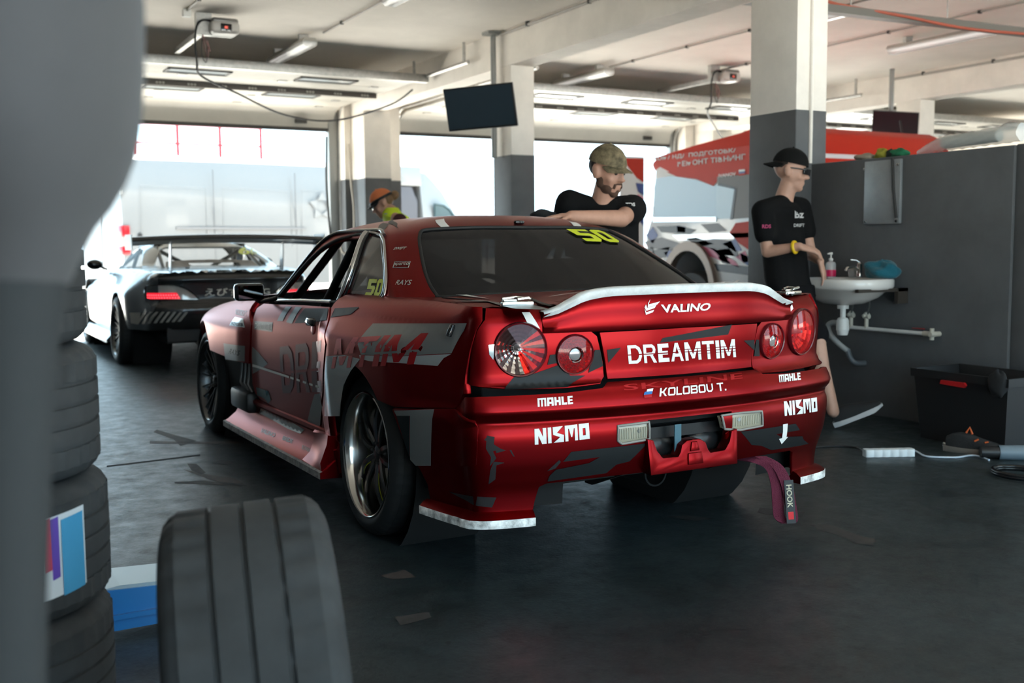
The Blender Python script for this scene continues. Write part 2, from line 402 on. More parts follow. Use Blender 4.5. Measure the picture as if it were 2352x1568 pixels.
scrap([(1940, 1230), (2010, 1236), (2004, 1252), (1960, 1247)], M_tape, z=.0016)
scrap([(905, 1416), (985, 1405), (990, 1418), (920, 1436)], M_tape)
scrap([(1530, 1185), (1580, 1183), (1640, 1190), (1600, 1196)], M_tape)

# ------------------------------------------------------------------ sectional doors, raised under the ceiling
def sectional_door(x0, x1, label, zl=2.98, y0=7.40, y1=10.02, wx=None):
    r = empty('sectional_door', ((x0 + x1) / 2, y1, zl), label=label, cat='garage door')
    n = 4; L = (y1 - y0) / n; M_frame = M_dark
    for k in range(n + 1):
        if k < n:
            a = y0 + k * L; mb = MB().box(x0, x1, a + .006, a + L - .006, zl, zl + .04, bev=.006); o = mb.build('door_panel', M_leaf, r, 40, True)
        else:      # the lowest panel follows the bend of the track
            P = [(y1 + .004, zl), (y1 + .16, zl - .03), (y1 + .25, zl - .10), (y1 + .29, zl - .26)]
            ring = [[(x, y, z) for (y, z) in P] + [(x, y + .02, z + .035) for (y, z) in reversed(P)] for x in (x0, x1)]
            o = MB().loft(ring).build('door_panel', M_leaf, r, 40, True)
            boxo('bottom_seal', x0, x1, y1 + .272, y1 + .315, zl - .302, zl - .255, M_dark, o, ws=True)
            hx = x1 - .55
            hm = MB().box(hx, hx + .16, y1 + .225, y1 + .27, zl - .205, zl - .145, bev=.005); hm.box(hx + .03, hx + .13, y1 + .218, y1 + .23, zl - .19, zl - .16); hm.build('door_handle', M_dark, o, 40, True)
        # windows in the second and third sections
        if k in (0, 2) and wx:
            for w in wx:
                yc = y0 + k * L + L * .62 if k == 0 else y0 + k * L + L * .60
                f = MB()
                for (p, q, s_, t_) in ((w, w + .67, yc - .14, yc - .11), (w, w + .67, yc + .11, yc + .14), (w, w + .03, yc - .14, yc + .14), (w + .64, w + .67, yc - .14, yc + .14)): f.box(p, q, s_, t_, zl - .014, zl + .004)
                fo = f.build('window_frame', M_frame, o, None, True)
                boxo('window_pane', w + .02, w + .65, yc - .12, yc + .12, zl - .006, zl - .002, mat('door_window', (.55, .60, .62), .12, spec=.8), o, ws=True)
        if k < n:      # hinges along the seam
            hb = MB()
            for q in range(5):
                hx = x0 + .3 + q * (x1 - x0 - .6) / 4; hb.box(hx - .05, hx + .05, y0 + (k + 1) * L - .04, y0 + (k + 1) * L + .04, zl - .012, zl + .002)
            hb.build('hinge_row', M_steel, o, None, True)
    # stiffening rail at the inner edge and the pierced bar across the leaf
    boxo('edge_rail', x0 - .05, x1 + .10, y0 - .05, y0 + .03, zl - .02, zl + .07, M_steel, r, bev=.008, ws=True)
    yb = y0 + L * 2 - .14; M_bar = mat('brown_bar', (.10, .085, .075), .55, .3)
    bb = boxo('pierced_bar', x0 + .02, x1 - .06, yb - .02, yb + .02, zl - .060, zl - .004, M_bar, r, ws=True)
    hm = MB()
    for q in range(14):
        for j in range(3):
            cx = x0 + .25 + q * (x1 - x0 - .5) / 13 + j * .035; hm.lathe([(0, 0), (.013, 0), (.015, .002)], 8, axisM((cx, yb - .021, zl - .032), (0, -1, 0)))
    hm.build('hole_row', mat('bar_hole', (.45, .42, .38), .6), bb, None, True)
    # tracks at both sides, turning down beside the opening
    for sx in (x0 - .07, x1 + .07):
        pts = [(sx, y0 - 1.1, zl + .05), (sx, y1 - .05, zl + .05)] + [(sx, y1 - .05 + .30 * sin(a), zl - .25 + .30 * cos(a)) for a in [radians(d) for d in range(10, 91, 16)]] + [(sx, y1 + .25, .02)]
        tr = MB().tube(pts, .022, 6).build('track', M_steel, r, 60, True)
        tm = MB()
        for yy in (y0 - 1.0, y0 + .3, y1 - .6): tm.box(sx - .012, sx + .012, yy - .012, yy + .012, zl + .05, CEIL - .002)
        tm.build('hanger_strap', M_steel, r, None, True)
    return r
d1 = sectional_door(-2.25, 2.74, 'white sectional garage door raised above the white van', wx=(-1.40, .02, 1.44))
d2 = sectional_door(3.72, 8.50, 'white sectional garage door raised above the man in the camouflage cap', wx=(4.47, 5.89, 7.31))
d3 = sectional_door(9.60, 14.1, 'white sectional garage door raised beyond the low partition wall', wx=(10.3, 11.7, 13.0))
# door jambs
M_jamb = mat('jamb_steel', (.30, .30, .29), .5, .5)
for i, (a, b) in enumerate(((-2.36, -2.28), (2.66, 2.80), (3.62, 3.70), (8.50, 8.62), (9.5, 9.58))):
    struct(boxo('trim_%d' % (i + 1), a, b, WALL_Y - .02, WALL_Y + .10, 0, 2.95, M_jamb, bev=.006))
# ================================================================== curved body surfaces
class Surf:
    """surface given by f(a, b) -> Vector; panels, trims and print are cut from it"""
    def __init__(s, f, a0, a1, b0, b1, na, nb, centre=V((0, 1.2, .55)), trace_a=None):
        s.f = f; s.c = centre; s.r = (a0, a1, b0, b1); ta0, ta1 = trace_a if trace_a else (a0, a1)
        s.ga = [ta0 + (ta1 - ta0) * i / na for i in range(na + 1)]; s.gb = [b0 + (b1 - b0) * j / nb for j in range(nb + 1)]; s.nb = nb
        vs = [f(a, b) for a in s.ga for b in s.gb]; fs = []
        for i in range(na):
            for j in range(nb): fs.append((i * (nb + 1) + j, (i + 1) * (nb + 1) + j, (i + 1) * (nb + 1) + j + 1, i * (nb + 1) + j + 1))
        s.bvh = BVHTree.FromPolygons(vs, fs); s.M = None
    def N(s, a, b):
        h = 2e-3; da = s.f(a + h, b) - s.f(a - h, b); db = s.f(a, b + h) - s.f(a, b - h); n = da.cross(db)
        if n.length < 1e-12: return V((0, 0, 1))
        n.normalize(); p = s.f(a, b); d = p - s.c
        return n if n.dot(d) > 0 else -n
    def hit(s, px, py):
        d = ray(px, py); o = CAM_P.copy()
        if s.M is not None: Mi = s.M.inverted(); o = Mi @ o; d = (Mi.to_3x3() @ d).normalized()
        loc, n, idx, dist = s.bvh.ray_cast(o, d)
        if idx is None:
            loc, n, idx, dist = s.bvh.find_nearest(o + d * ((V((-.6, -.3, .7)) if s.M is None else s.c) - o).dot(d))
        i, j = divmod(idx, s.nb); a = (s.ga[i] + s.ga[i + 1]) / 2; b = (s.gb[j] + s.gb[j + 1]) / 2
        e1 = d.orthogonal().normalized(); e2 = d.cross(e1)
        for _ in range(6):
            p = s.f(a, b) - o; r1, r2 = p.dot(e1), p.dot(e2); h = 1e-3
            pa = (s.f(a + h, b) - s.f(a - h, b)) / (2 * h); pb = (s.f(a, b + h) - s.f(a, b - h)) / (2 * h)
            A, B, C, D = pa.dot(e1), pb.dot(e1), pa.dot(e2), pb.dot(e2); det = A * D - B * C
            if abs(det) < 1e-6: break
            da = -(D * r1 - B * r2) / det; db = -(-C * r1 + A * r2) / det; m = max(abs(da), abs(db), 1e-9); k = min(1, .05 / m); a += da * k; b += db * k
        return (min(max(a, s.r[0]), s.r[1]), min(max(b, s.r[2]), s.r[3]))
    def trace(s, pix): return [s.hit(*p) for p in pix]
    def panel(s, name, loops, m, parent, step=.03, off=0.0, skirt=.018, cuts=(), offf=None):
        al = list(loops) + list(cuts); vs, fs = cdt2(loops, cuts, step)
        used = {}; 
        for f in fs:
            for i in f: used.setdefault(i, len(used))
        P = []; Nn = []
        for i in used:
            a, b = vs[i]; n = s.N(a, b); P.append(s.f(a, b) + n * (off if offf is None else offf(a, b))); Nn.append(n)
        F = []
        for f in fs:
            g = tuple(used[i] for i in f); nn = (P[g[1]] - P[g[0]]).cross(P[g[2]] - P[g[0]])
            if nn.length < 1e-14: continue
            F.append(g if nn.dot(Nn[g[0]]) > 0 else (g[0], g[2], g[1]))
        if skirt > 0:
            cnt = {}
            for f in F:
                for k in range(3): e = (f[k], f[(k + 1) % 3]); cnt[e] = cnt.get(e, 0) + 1
            for e in list(cnt):
                if (e[1], e[0]) not in cnt:
                    p, q = P[e[0]], P[e[1]]; n0, n1 = Nn[e[0]], Nn[e[1]]; on = (q - p).cross(n0)
                    if on.length < 1e-12: continue
                    on.normalize(); k = len(P); P += [p.copy(), q.copy(), q - n1 * skirt, p - n0 * skirt]; Nn += [(on * .6 + n0 * .8).normalized(), (on * .6 + n1 * .8).normalized(), on, on]; F.append((k + 1, k, k + 3, k + 2))
        return raw(name, P, F, m, parent, normals=Nn)
    def decal(s, name, loops, m, parent, off=.0015, step=.03, cuts=()):
        return s.panel(name, loops, m, parent, step, off, 0, cuts)
    def text(s, name, word, quad_px, m, parent, bold=.0, shear=0.0, off=.002, step=.03, loops=None, cuts_u=(), mirror=False):
        """lettering whose box (bottom-left, bottom-right, top-right, top-left) is given in photograph pixels"""
        q = s.trace(quad_px)
        lp = loops if loops else text_loops(word, bold, shear)[0]
        u = fit_loops(lp, 0, 0, 1, 1); L = quad_map(u, q); C = quad_map(list(cuts_u), q) if cuts_u else ()
        if mirror: L = [[(-a, b) for a, b in l] for l in L]
        return s.decal(name, L, m, parent, off, step, C)
def cdt2(loops, cuts, step):
    if not cuts: return cdt(loops, step)
    rl = [resample(l, step) for l in loops]; rc = [resample(l, step) for l in cuts]; pts = []; eds = []
    for l in rl + rc:
        n0 = len(pts); pts += l; eds += [(n0 + i, n0 + (i + 1) % len(l)) for i in range(len(l))]
    xs = [p[0] for l in rl for p in l]; ys = [p[1] for l in rl for p in l]; x0, x1, y0, y1 = min(xs), max(xs), min(ys), max(ys)
    for i in range(int((x1 - x0) / step) + 1):
        for j in range(int((y1 - y0) / step) + 1):
            x = x0 + (i + .5) * step; y = y0 + (j + .37) * step
            if inside(x, y, rl) and not inside(x, y, rc): pts.append((x, y))
    vs, es, fs, _, _, _ = delaunay_2d_cdt([V((p[0], p[1])) for p in pts], eds, [], 0, 1e-7)
    out = []
    for f in fs:
        cx = sum(vs[i].x for i in f) / 3; cy = sum(vs[i].y for i in f) / 3
        if inside(cx, cy, rl) and not inside(cx, cy, rc): out.append(tuple(f))
    return [(v.x, v.y) for v in vs], out
def mir(loops): return [[(-a, b) for a, b in l] for l in loops]
def ellipse(ca, cb, ra, rb, n=40): return [(ca + ra * cos(2 * pi * i / n), cb + rb * sin(2 * pi * i / n)) for i in range(n)]

class PlanCurve:
    def __init__(s, pts, n=24):
        s.p = catmull([V((a, b, 0)) for a, b in pts], n); s.L = [0.0]
        for i in range(1, len(s.p)): s.L.append(s.L[-1] + (s.p[i] - s.p[i - 1]).length)
        s.n = []
        for i in range(len(s.p)):
            t = (s.p[min(i + 1, len(s.p) - 1)] - s.p[max(i - 1, 0)]).normalized(); s.n.append(V((t.y, -t.x, 0)))
    def at(s, d):
        d = min(max(d, 0), s.L[-1] - 1e-6); lo, hi = 0, len(s.L) - 1
        while hi - lo > 1:
            m = (lo + hi) // 2
            if s.L[m] <= d: lo = m
            else: hi = m
        t = (d - s.L[lo]) / (s.L[hi] - s.L[lo]); return s.p[lo].lerp(s.p[hi], t), s.n[lo].lerp(s.n[hi], t).normalized()
    def find_y(s, y, after=0.9):
        for i in range(len(s.p)):
            if s.L[i] > after and s.p[i].y >= y: return s.L[i]
        return s.L[-1]

# ================================================================== the red drift coupe
M_red = mat('satin_red_wrap', (.195, .0018, .0036), .31, .95, coat=.0, spec=.5, var=.0)
M_red.node_tree.nodes['Principled BSDF'].inputs['Coat Weight'].default_value = .12
M_red.node_tree.nodes['Principled BSDF'].inputs['Coat Roughness'].default_value = .22
M_red.node_tree.nodes['Principled BSDF'].inputs['Specular Tint'].default_value = (1.0, .78, .75, 1)
M_vdark = mat('charcoal_vinyl', (.011, .013, .014), .45, spec=.25)
M_vgrey = mat('grey_vinyl', (.16, .165, .165), .30, .2)
M_vsilver = mat('silver_vinyl', (.55, .56, .56), .16, .75)
M_vwhite = mat('white_vinyl', (.82, .82, .80), .35)
M_vyel = mat('yellow_vinyl', (.62, .70, .02), .4)
M_redgloss = mat('red_gloss_vinyl', (.38, .008, .012), .32, .5)
M_chrome = mat('chrome', (.62, .62, .60), .10, 1.0)
M_gloss = mat('gloss_black', (.010, .010, .011), .12, coat=.5)
M_trim = mat('black_rubber_trim', (.010, .010, .010), .6)
M_tint = mat('tinted_glass', (.006, .006, .007), .12, spec=.16, alpha=.996)
M_tint2 = mat('smoked_glass', (.075, .068, .062), .10, spec=.6, alpha=.88)
M_clear = mat('clear_glass', (.9, .95, .95), .02, spec=.5, alpha=.10)
M_inner = mat('bare_black_inside', (.008, .008, .008), .9)

BASE = PlanCurve([(0, -.922), (.15, -.919), (.30, -.906), (.43, -.886), (.55, -.864), (.65, -.838), (.725, -.812), (.768, -.782), (.792, -.735), (.806, -.66), (.822, -.5), (.838, -.25), (.846, 0), (.850, .5), (.852, 1.0), (.850, 1.5), (.846, 2.0), (.832, 2.5), (.795, 2.85), (.70, 3.2), (.56, 3.45), (.36, 3.62), (.18, 3.68), (0, 3.70)])
ZTOP = [(-1.0, .925), (0, .930), (.5, .922), (1.0, .908), (1.5, .882), (2.0, .845), (2.6, .79), (3.2, .72), (3.7, .60)]
D_REAR = [(.05, -.10), (.10, .005), (.14, .015), (.18, .010), (.24, -.005), (.30, .0), (.36, .018), (.42, .034), (.50, .042), (.530, .038), (.545, .030), (.575, .050), (.588, .056), (.61, .050), (.64, .034), (.655, .026), (.668, .006), (.70, .0), (.80, .004), (.86, .002), (.90, -.012), (.922, -.045), (.93, -.075), (1.0, -.2)]
D_SIDE = [(-.05, -.25), (0, -.110), (.012, -.080), (.035, -.050), (.07, -.026), (.12, -.008), (.19, .0), (.30, .002), (.42, -.004), (.52, -.014), (.62, -.028), (.72, -.045), (.85, -.07)]
Y_AX_F = 2.665
S_COR = next(BASE.L[i] for i in range(len(BASE.p)) if BASE.n[i].x > .72)
def flare_rear(y, z):
    up = sstep(.86, .755, z); fw = .22 * sstep(.505, .475, y) + .78 * sstep(.50, .22, y); bk = sstep(-.75, -.30, y); return .052 * up * fw * bk
def flare_front(y, z):
    up = sstep(.80, .68, z); return .035 * up * sstep(1.45, 1.75, y) * sstep(3.05, 2.80, y)
def low_f(s, z):
    p, n = BASE.at(abs(s)); sg = -1 if s >= 0 else 1
    wr = sstep(.30, .80, -n.y); zt = interp(ZTOP, p.y)
    ds = interp(D_SIDE, zt - z) + flare_rear(p.y, z) + flare_front(p.y, z)
    # the bumper wraps round the corner
    if p.y < -.3: ds += sstep(-.30, -.62, p.y) * (.012 * sstep(.605, .55, z) + .018 * sstep(.22, .14, z))
    dr = interp(D_REAR, z)
    D = lerp(ds, dr, wr) if wr > 0 else ds
    if D < -.02 and z > .8: D = -.02 + (D + .02) * (1 - .82 * exp(-((abs(s) - S_COR) / .16) ** 2))
    return V((sg * (p.x + n.x * D), p.y + n.y * D, z))
SIDE_MAX = BASE.find_y(3.3)
low = Surf(low_f, -BASE.L[-1], BASE.L[-1], .06, .945, 300, 74, trace_a=(-.95, BASE.find_y(3.45)))

# greenhouse: rings from the belt to the roof edge, then the roof crown
V1, V2 = .34, .60
def ring_pts(z, w, r, f):
    L = f - r; k = .55 + .45 * L / 2.3
    return [(0, r), (.28 * w, r + .010), (.55 * w, r + .042 * k), (.76 * w, r + .092 * k), (.90 * w, r + .165 * k), (.972 * w, r + .27 * k), (.997 * w, r + .42 * k), (w, r + .52 * L), (.990 * w, f - .25 * L), (.965 * w, f - .16 * L), (.89 * w, f - .09 * L), (.70 * w, f - .042 * L), (.40 * w, f - .012 * L), (0, f)]
_W = [(0, .757), (.4, .712), (.75, .657), (.9, .625), (1, .590)]
_rc = {}
def ring_curve(t):
    k = round(t * 400)
    if k not in _rc:
        z = lerp(.875, 1.185, t); w = interp(_W, t); r = -.33 + 2.05 * (z - .947); f = lerp(2.03, 1.27, ((z - .875) / .31) ** .78)
        P = [V((a, b, 0)) for a, b in ring_pts(z, w, r, f)]; _rc[k] = catmull(P, 20)
    return _rc[k]
def _rc_at(t, q):
    t = min(max(t, 0), 1); k = t * 400; k0 = int(min(k, 399)); fr = k - k0; a, b = ring_curve(k0 / 400), ring_curve((k0 + 1) / 400); x = q * (len(a) - 1); i = int(min(x, len(a) - 2)); g = x - i
    return (a[i].lerp(a[i + 1], g)).lerp(b[i].lerp(b[i + 1], g), fr)
RS = 2.9
def up_f(s, v):
    q = min(abs(s) / RS, 1); sg = -1 if s >= 0 else 1
    if v <= V1:
        t = v / V1; p = _rc_at(t, q); zb = min(.875, interp(ZTOP, _rc_at(0, q).y) - .050); return V((sg * p.x, p.y, lerp(zb, 1.185, t)))
    g = min((v - V1) / V2, 1); p = _rc_at(1, q); c = V((0, .66, 0)); p = c.lerp(p, 1 - g)
    return V((sg * p.x, p.y, 1.185 + .078 * (1 - (1 - g) ** 2.9)))
upp = Surf(up_f, -RS, RS, 0, V1 + V2, 280, 76, centre=V((0, .6, .7)), trace_a=(-1.2, 2.6))

CAR = empty('racing_car', (0, 0, 0), label='red drift coupe with black and silver livery and round tail lamps', cat='car')
def P_(o): return o
zt_edge = lambda s: interp(ZTOP, BASE.at(abs(s))[0].y)
def top_edge(s0, s1, n=30, d=.0005): return [(lerp(s0, s1, i / n), zt_edge(lerp(s0, s1, i / n)) - d) for i in range(n + 1)]
S_AXR, S_AXF = BASE.find_y(0.0), BASE.find_y(Y_AX_F)
WHEEL_Z = .316
# ---- dark inner shell so that gaps and openings look into black
sh = [[(-SIDE_MAX, .24), (SIDE_MAX, .24), (SIDE_MAX, .70)] + [(lerp(SIDE_MAX, 0, i / 40), zt_edge(lerp(SIDE_MAX, 0, i / 40)) - .02) for i in range(41)] + [(-lerp(0, SIDE_MAX, i / 40), zt_edge(lerp(0, SIDE_MAX, i / 40)) - .02) for i in range(1, 41)]]
wh = [ellipse(sg * s_, WHEEL_Z, .36, .36, 30) for sg in (1, -1) for s_ in (S_AXR, S_AXF)]
low.panel('inner_shell', sh, M_inner, CAR, .06, -.075, 0, cuts=wh + [[(-.45, .1), (.45, .1), (.45, .50), (-.45, .50)]])
# ---- door
door_pix = [(636, 699), (700, 701), (757, 705), (752, 740), (747, 790), (743, 830), (740, 900), (737, 955), (732, 985), (716, 981), (655, 948), (598, 917), (586, 903), (580, 880), (577, 830), (579, 760), (590, 708), (606, 697)]
door_l = low.trace(door_pix)
# ---- front fender, cut away behind the wheel
fen_pix = [(573, 712), (577, 745), (574, 790), (571, 835), (541, 828)]
fen = low.trace(fen_pix)
arch_f = [(S_AXF + .352 * cos(a), WHEEL_Z + .018 + .348 * sin(a)) for a in [radians(d) for d in range(146, -1, -6)]]
fen_loop = fen + arch_f + [(SIDE_MAX + .05, WHEEL_Z + .02), (SIDE_MAX + .05, .66)] + [(s, z) for s, z in top_edge(SIDE_MAX + .05, fen[0][0], 24, .004)]
# ---- quarter panel
arch_r = [(S_AXR + .352 * cos(a), WHEEL_Z + .012 + .350 * sin(a)) for a in [radians(d) for d in range(-25, 139, 6)]]
gapl = low.trace([(905, 934), (980, 936), (1046, 936)])
qedge = low.trace([(1054, 925), (1063, 904), (1069, 860), (1079, 805), (1093, 760), (1108, 735)])
q_s0 = qedge[-1][0]
qf = low.trace([(761, 706), (756, 740), (751, 790), (747, 830), (744, 900), (741, 955), (738, 990)])
sk_l = [(qf[-1][0] - .01, .30), (S_AXR + .335, .275)]
quarter_loop = top_edge(q_s0, qf[0][0], 30) + qf + sk_l + arch_r[::1][0:] + [(gapl[0][0], gapl[0][1])] + gapl[1:] + qedge
# ordering: top edge (rear->front), front edge down, lower front, arch (front->rear), gap line to the rear, rear edge up
arch_clip = [p for p in arch_r if not (p[0] < gapl[0][0] + .005)]
arch_clip.sort(key=lambda p: atan2(p[1] - WHEEL_Z, p[0] - S_AXR))
quarter_loop = top_edge(q_s0, qf[0][0], 30) + qf + sk_l + arch_clip + gapl + qedge
# ---- lamp panel (tail corner)
lampp_pix = [(1079, 828), (1077, 884), (1100, 887), (1158, 888), (1299, 886), (1380, 877), (1388, 864), (1386, 834), (1372, 772), (1352, 756), (1282, 727)]
lampp = low.trace(lampp_pix)
lamp_top = low.trace([(1114, 733), (1097, 757), (1085, 793)])
lampp_loop = lampp + [(lampp[-1][0] + .02, zt_edge(.5) - .012)] + top_edge(lampp[-1][0] + .02, lamp_top[0][0] - .005, 10, .001) + lamp_top
LO = (low.hit(1196, 803), .088, .092); LI = (low.hit(1321, 814), .066, .068)
lamp_holes = [ellipse(*LO[0], LO[1], LO[2]), ellipse(*LI[0], LI[1], LI[2])]
# ---- rear bumper
bt = low.trace([(1068, 912), (1100, 911), (1299, 902), (1384, 891), (1392, 880)])
z_lid = .668
bl = low.trace([(1490, 1083), (1400, 1093), (1255, 1110), (1238, 1118), (1228, 1150), (1223, 1175)])
b_lo = bl[-1][1] - .004
bump_half = [(0.0, z_lid - .004), (bt[-1][0] - .01, z_lid - .004), bt[-1], bt[-2], bt[-3], bt[1], bt[0], (gapl[-1][0] + .0, gapl[-1][1] - .006), (gapl[0][0] + .01, gapl[0][1] - .006)]
arch_b = low.trace([(910, 944), (928, 995), (950, 1055), (965, 1078), (982, 1112), (988, 1145), (984, 1168)])
bump_half += arch_b + [(arch_b[-1][0], b_lo + .004), (bl[-1][0] + .0, b_lo)] + list(reversed(bl)) 
bump_half += [(bl[0][0] - .01, .355), (0.0, .355)]
op = low.trace([(1488, 966), (1488, 1006), (1503, 1016)])
open_c = [(-op[0][0], op[0][1] + .002), (op[0][0], op[0][1] + .002), (op[1][0], op[1][1]), (op[2][0], op[2][1]), (.165, .40), (.15, .383), (-.15, .383), (-.165, .40), (-op[2][0], op[2][1]), (-op[1][0], op[1][1])]
refl = low.trace([(1419, 978), (1490, 969), (1491, 1008), (1428, 1019), (1419, 1012)])
refl_r = low.trace([(1657, 954), (1700, 948), (1749, 944), (1751, 977), (1700, 987), (1664, 985)])
bump_loop = bump_half[:] + [(-a, b) for a, b in reversed(bump_half[1:-1])]
BUMP = low.panel('rear_bumper', [bump_loop], M_red, CAR, .018, 0, .012, cuts=[open_c, refl, refl_r])
# ---- trunk lid: lower face and upper lip face
la = low.trace([(1396, 868), (1391, 834), (1378, 772)])
lid_z1 = low.hit(1560, 752)[1]
lid_low = [(0, z_lid + .004), (la[0][0], z_lid + .006), la[1], (la[2][0] + .0, lid_z1 - .004), (0, lid_z1 - .002)]
LID = low.panel('trunk_lid', [lid_low[:] + [(-a, b) for a, b in reversed(lid_low[1:-1])]], M_red, CAR, .015, 0, .012)
DOOR = low.panel('door', [door_l], M_red, CAR, .022, 0, .02); FENDER = low.panel('front_fender', [fen_loop], M_red, CAR, .025, 0, .03)
QUART = low.panel('quarter_panel', [quarter_loop], M_red, CAR, .020, 0, .03); LAMPP = low.panel('tail_lamp_panel', [lampp_loop], M_red, CAR, .014, -.004, .007, cuts=lamp_holes)
for nm, lp, st, of, cu in (('door', door_l, .04, 0, ()), ('front_fender', fen_loop, .04, 0, ()), ('quarter_panel', quarter_loop, .03, 0, ()), ('tail_lamp_panel', lampp_loop, .016, -.004, mir(lamp_holes))):
    if 'lamp' in nm: lp = [(a, b - .011 * sstep(.70, .68, b)) for a, b in lp]
    low.panel(nm, mir([lp]), M_red, CAR, st, of, .007 if 'lamp' in nm else .03, cuts=cu)
# ---- roof, pillars and glass (cut from the greenhouse surface)
rg_pix = [(963, 545), (966, 575), (975, 620), (988, 655), (1002, 676), (1012, 682)]
rg = upp.trace(rg_pix)
rg_top = upp.trace([(963, 545), (966, 532), (976, 527), (1015, 524), (1100, 521)]); vg = upp.hit(1190, 521)[1]
rg_bot_v = max(.02, (0.940 - .875) / .31 * V1 * 1.0)
glass_half = [(0, vg), (rg_top[-1][0], vg)] + list(reversed(rg_top[:-1])) + rg[1:] + [(rg[-1][0] * .7, rg_bot_v), (0, rg_bot_v + .004)]
glass_half = [(0, vg)] + [p for p in reversed(rg_top)] + rg[1:] + [(rg[-1][0] * .72, rg[-1][1] + .006), (rg[-1][0] * .4, rg[-1][1] + .012), (0, rg[-1][1] + .015)]
def sym(half): return half + [(-a, b) for a, b in reversed(half[1:-1])]
GLASS = upp.panel('rear_window', [sym(glass_half)], M_tint, CAR, .04, -.004, .0)
# side windows
dw_pix = [(638, 688), (700, 690), (776, 692), (790, 660), (810, 610), (838, 540), (800, 545), (765, 560), (730, 585), (690, 625), (660, 660)]
qw_pix = [(793, 690), (840, 690), (868, 687), (880, 676), (884, 655), (883, 600), (878, 550), (872, 540), (852, 535), (845, 540), (820, 605), (803, 655)]
K_ = lambda k, t: (k / 13 * RS, t * V1)
dw = upp.trace([(700, 691), (776, 693), (790, 660), (810, 610), (838, 542)]) + [K_(7.1, .945), K_(7.6, .875), K_(8.0, .75), K_(8.35, .54), K_(8.62, .32), K_(8.72, .17), K_(8.6, .10), K_(8.2, .08)]; qw = upp.trace(qw_pix)
# windscreen opening
ws_half = [(RS * .787, .03), (RS * .86, .022), (RS, .018), (RS, V1 * .98), (RS * .87, V1 * .965), (RS * .80, V1 * .92)]
a_out = [(RS - a, b) for a, b in ws_half]
roof_half_top = V1 + V2
cuts = [sym(glass_half), dw, qw] + mir([dw, qw])
ws_l = [K_(9.85, .16), K_(10.6, .14), K_(12.999, .12), K_(12.999, .985), K_(10.9, .975), K_(10.1, .93)]
cuts += [ws_l] + mir([ws_l])
shell = [[(-RS * .9995, .012), (-1.1, .035), (-.66, .050), (0, .066), (.66, .050), (1.1, .035), (RS * .9995, .012), (RS * .9995, V1 + V2 * .985), (-RS * .9995, V1 + V2 * .985)]]
ROOF = upp.panel('roof', shell, M_red, CAR, .03, 0, .016, cuts=cuts)
WS = upp.panel('windscreen', [ws_l], M_clear, CAR, .08, -.006, 0); upp.panel('windscreen', mir([ws_l]), M_clear, CAR, .08, -.006, 0)
QW = upp.panel('quarter_window', [qw], M_tint2, CAR, .05, -.006, 0); upp.panel('quarter_window', mir([qw]), M_tint2, CAR, .05, -.006, 0)
def frame_strip(name, pix_or_ab, r, m, parent, off=.003, ab=False, closed=False, mirror=False, surf=None, sharp=False):
    sf = surf or upp; L = pix_or_ab if ab else sf.trace(pix_or_ab); L = resample(L, .01) if sharp else [(p.x, p.y) for p in catmull([V((a, b, 0)) for a, b in L], 5, closed)]
    if mirror: L = [(-a, b) for a, b in L]
    return MB().tube([sf.f(a, b) + sf.N(a, b) * off for a, b in L], r, 8, closed=closed).build(name, m, parent, 60)
frame_strip('rear_window_seal', sym(glass_half), .0075, M_trim, CAR, -.002, True, True)
for mm in (False, True):
    frame_strip('window_seal', qw, .008, M_gloss, CAR, .0, True, True, mm)
    frame_strip('window_seal', dw, .008, M_trim, CAR, .0, True, True, mm)
    frame_strip('chrome_moulding', [(876, 541), (884, 560), (888, 610), (889, 660), (885, 680), (872, 692)], .007, M_chrome, CAR, .006, mirror=mm)
    frame_strip('window_post', [(843, 537), (815, 607), (797, 655), (782, 691)], .013, M_chrome, CAR, .006, mirror=mm)
    frame_strip('drip_moulding', [K_(9.05, .10), K_(8.98, .3), K_(8.85, .6), K_(8.6, .84), K_(8.1, .97), K_(7.4, 1.03), K_(6.5, 1.04), K_(5.7, 1.02), K_(5.2, .94)], .009, M_gloss, CAR, .004, True, mirror=mm)
    frame_strip('chrome_moulding', [K_(8.75, .07), K_(8.4, .055), K_(7.6, .035), K_(7.0, .03), K_(6.72, .03)], .009, M_chrome, CAR, .010, True, mirror=mm)
    frame_strip('belt_seal', [(778, 699), (820, 697), (868, 693)], .008, M_trim, CAR, .006, mirror=mm)
# ---- rear deck with the lid top, the seams and the shoulders
def deck_edge(n, s0, s1, back=False): return [low_f(lerp(s0, s1, i / n), zt_edge(lerp(s0, s1, i / n)) - .0008) for i in range(n + 1)]
S_C = BASE.find_y(.5)
def deck_z(u, y):
    u = abs(u); e = .9275; return e + .019 * (1 - min(1, (u / .74)) ** 2) - .010 * sstep(-.55, -.88, y)
edge = deck_edge(70, -S_C, S_C)
de = [(p.x, p.y) for p in edge]
vs, fs = cdt([de], .045)
bset = {(round(p[0], 5), round(p[1], 5)): q.z for p, q in zip(de, edge)}
def dz(x, y):
    k = (round(x, 5), round(y, 5)); return bset.get(k, None)
DP = []
for x, y in vs:
    z = dz(x, y); DP.append(V((x, y, z if z is not None else deck_z(x, y))))
DECK = raw('rear_deck', DP, fs, M_red, CAR, smooth=60)
def deck_decal(name, pix, m, off=.004):
    pts = [on_z(px, py, .938) for px, py in pix]
    for _ in range(3): pts = [on_z(px, py, deck_z(p.x, p.y)) for (px, py), p in zip(pix, pts)]
    v2, f2 = cdt([[(p.x, p.y) for p in pts]], .05); return raw(name, [V((x, y, deck_z(x, y) + off)) for x, y in v2], f2, m, DECK, smooth=60)
deck_decal('livery_patch', [(1036, 678), (1068, 678), (1124, 689), (1090, 684)], M_vwhite)
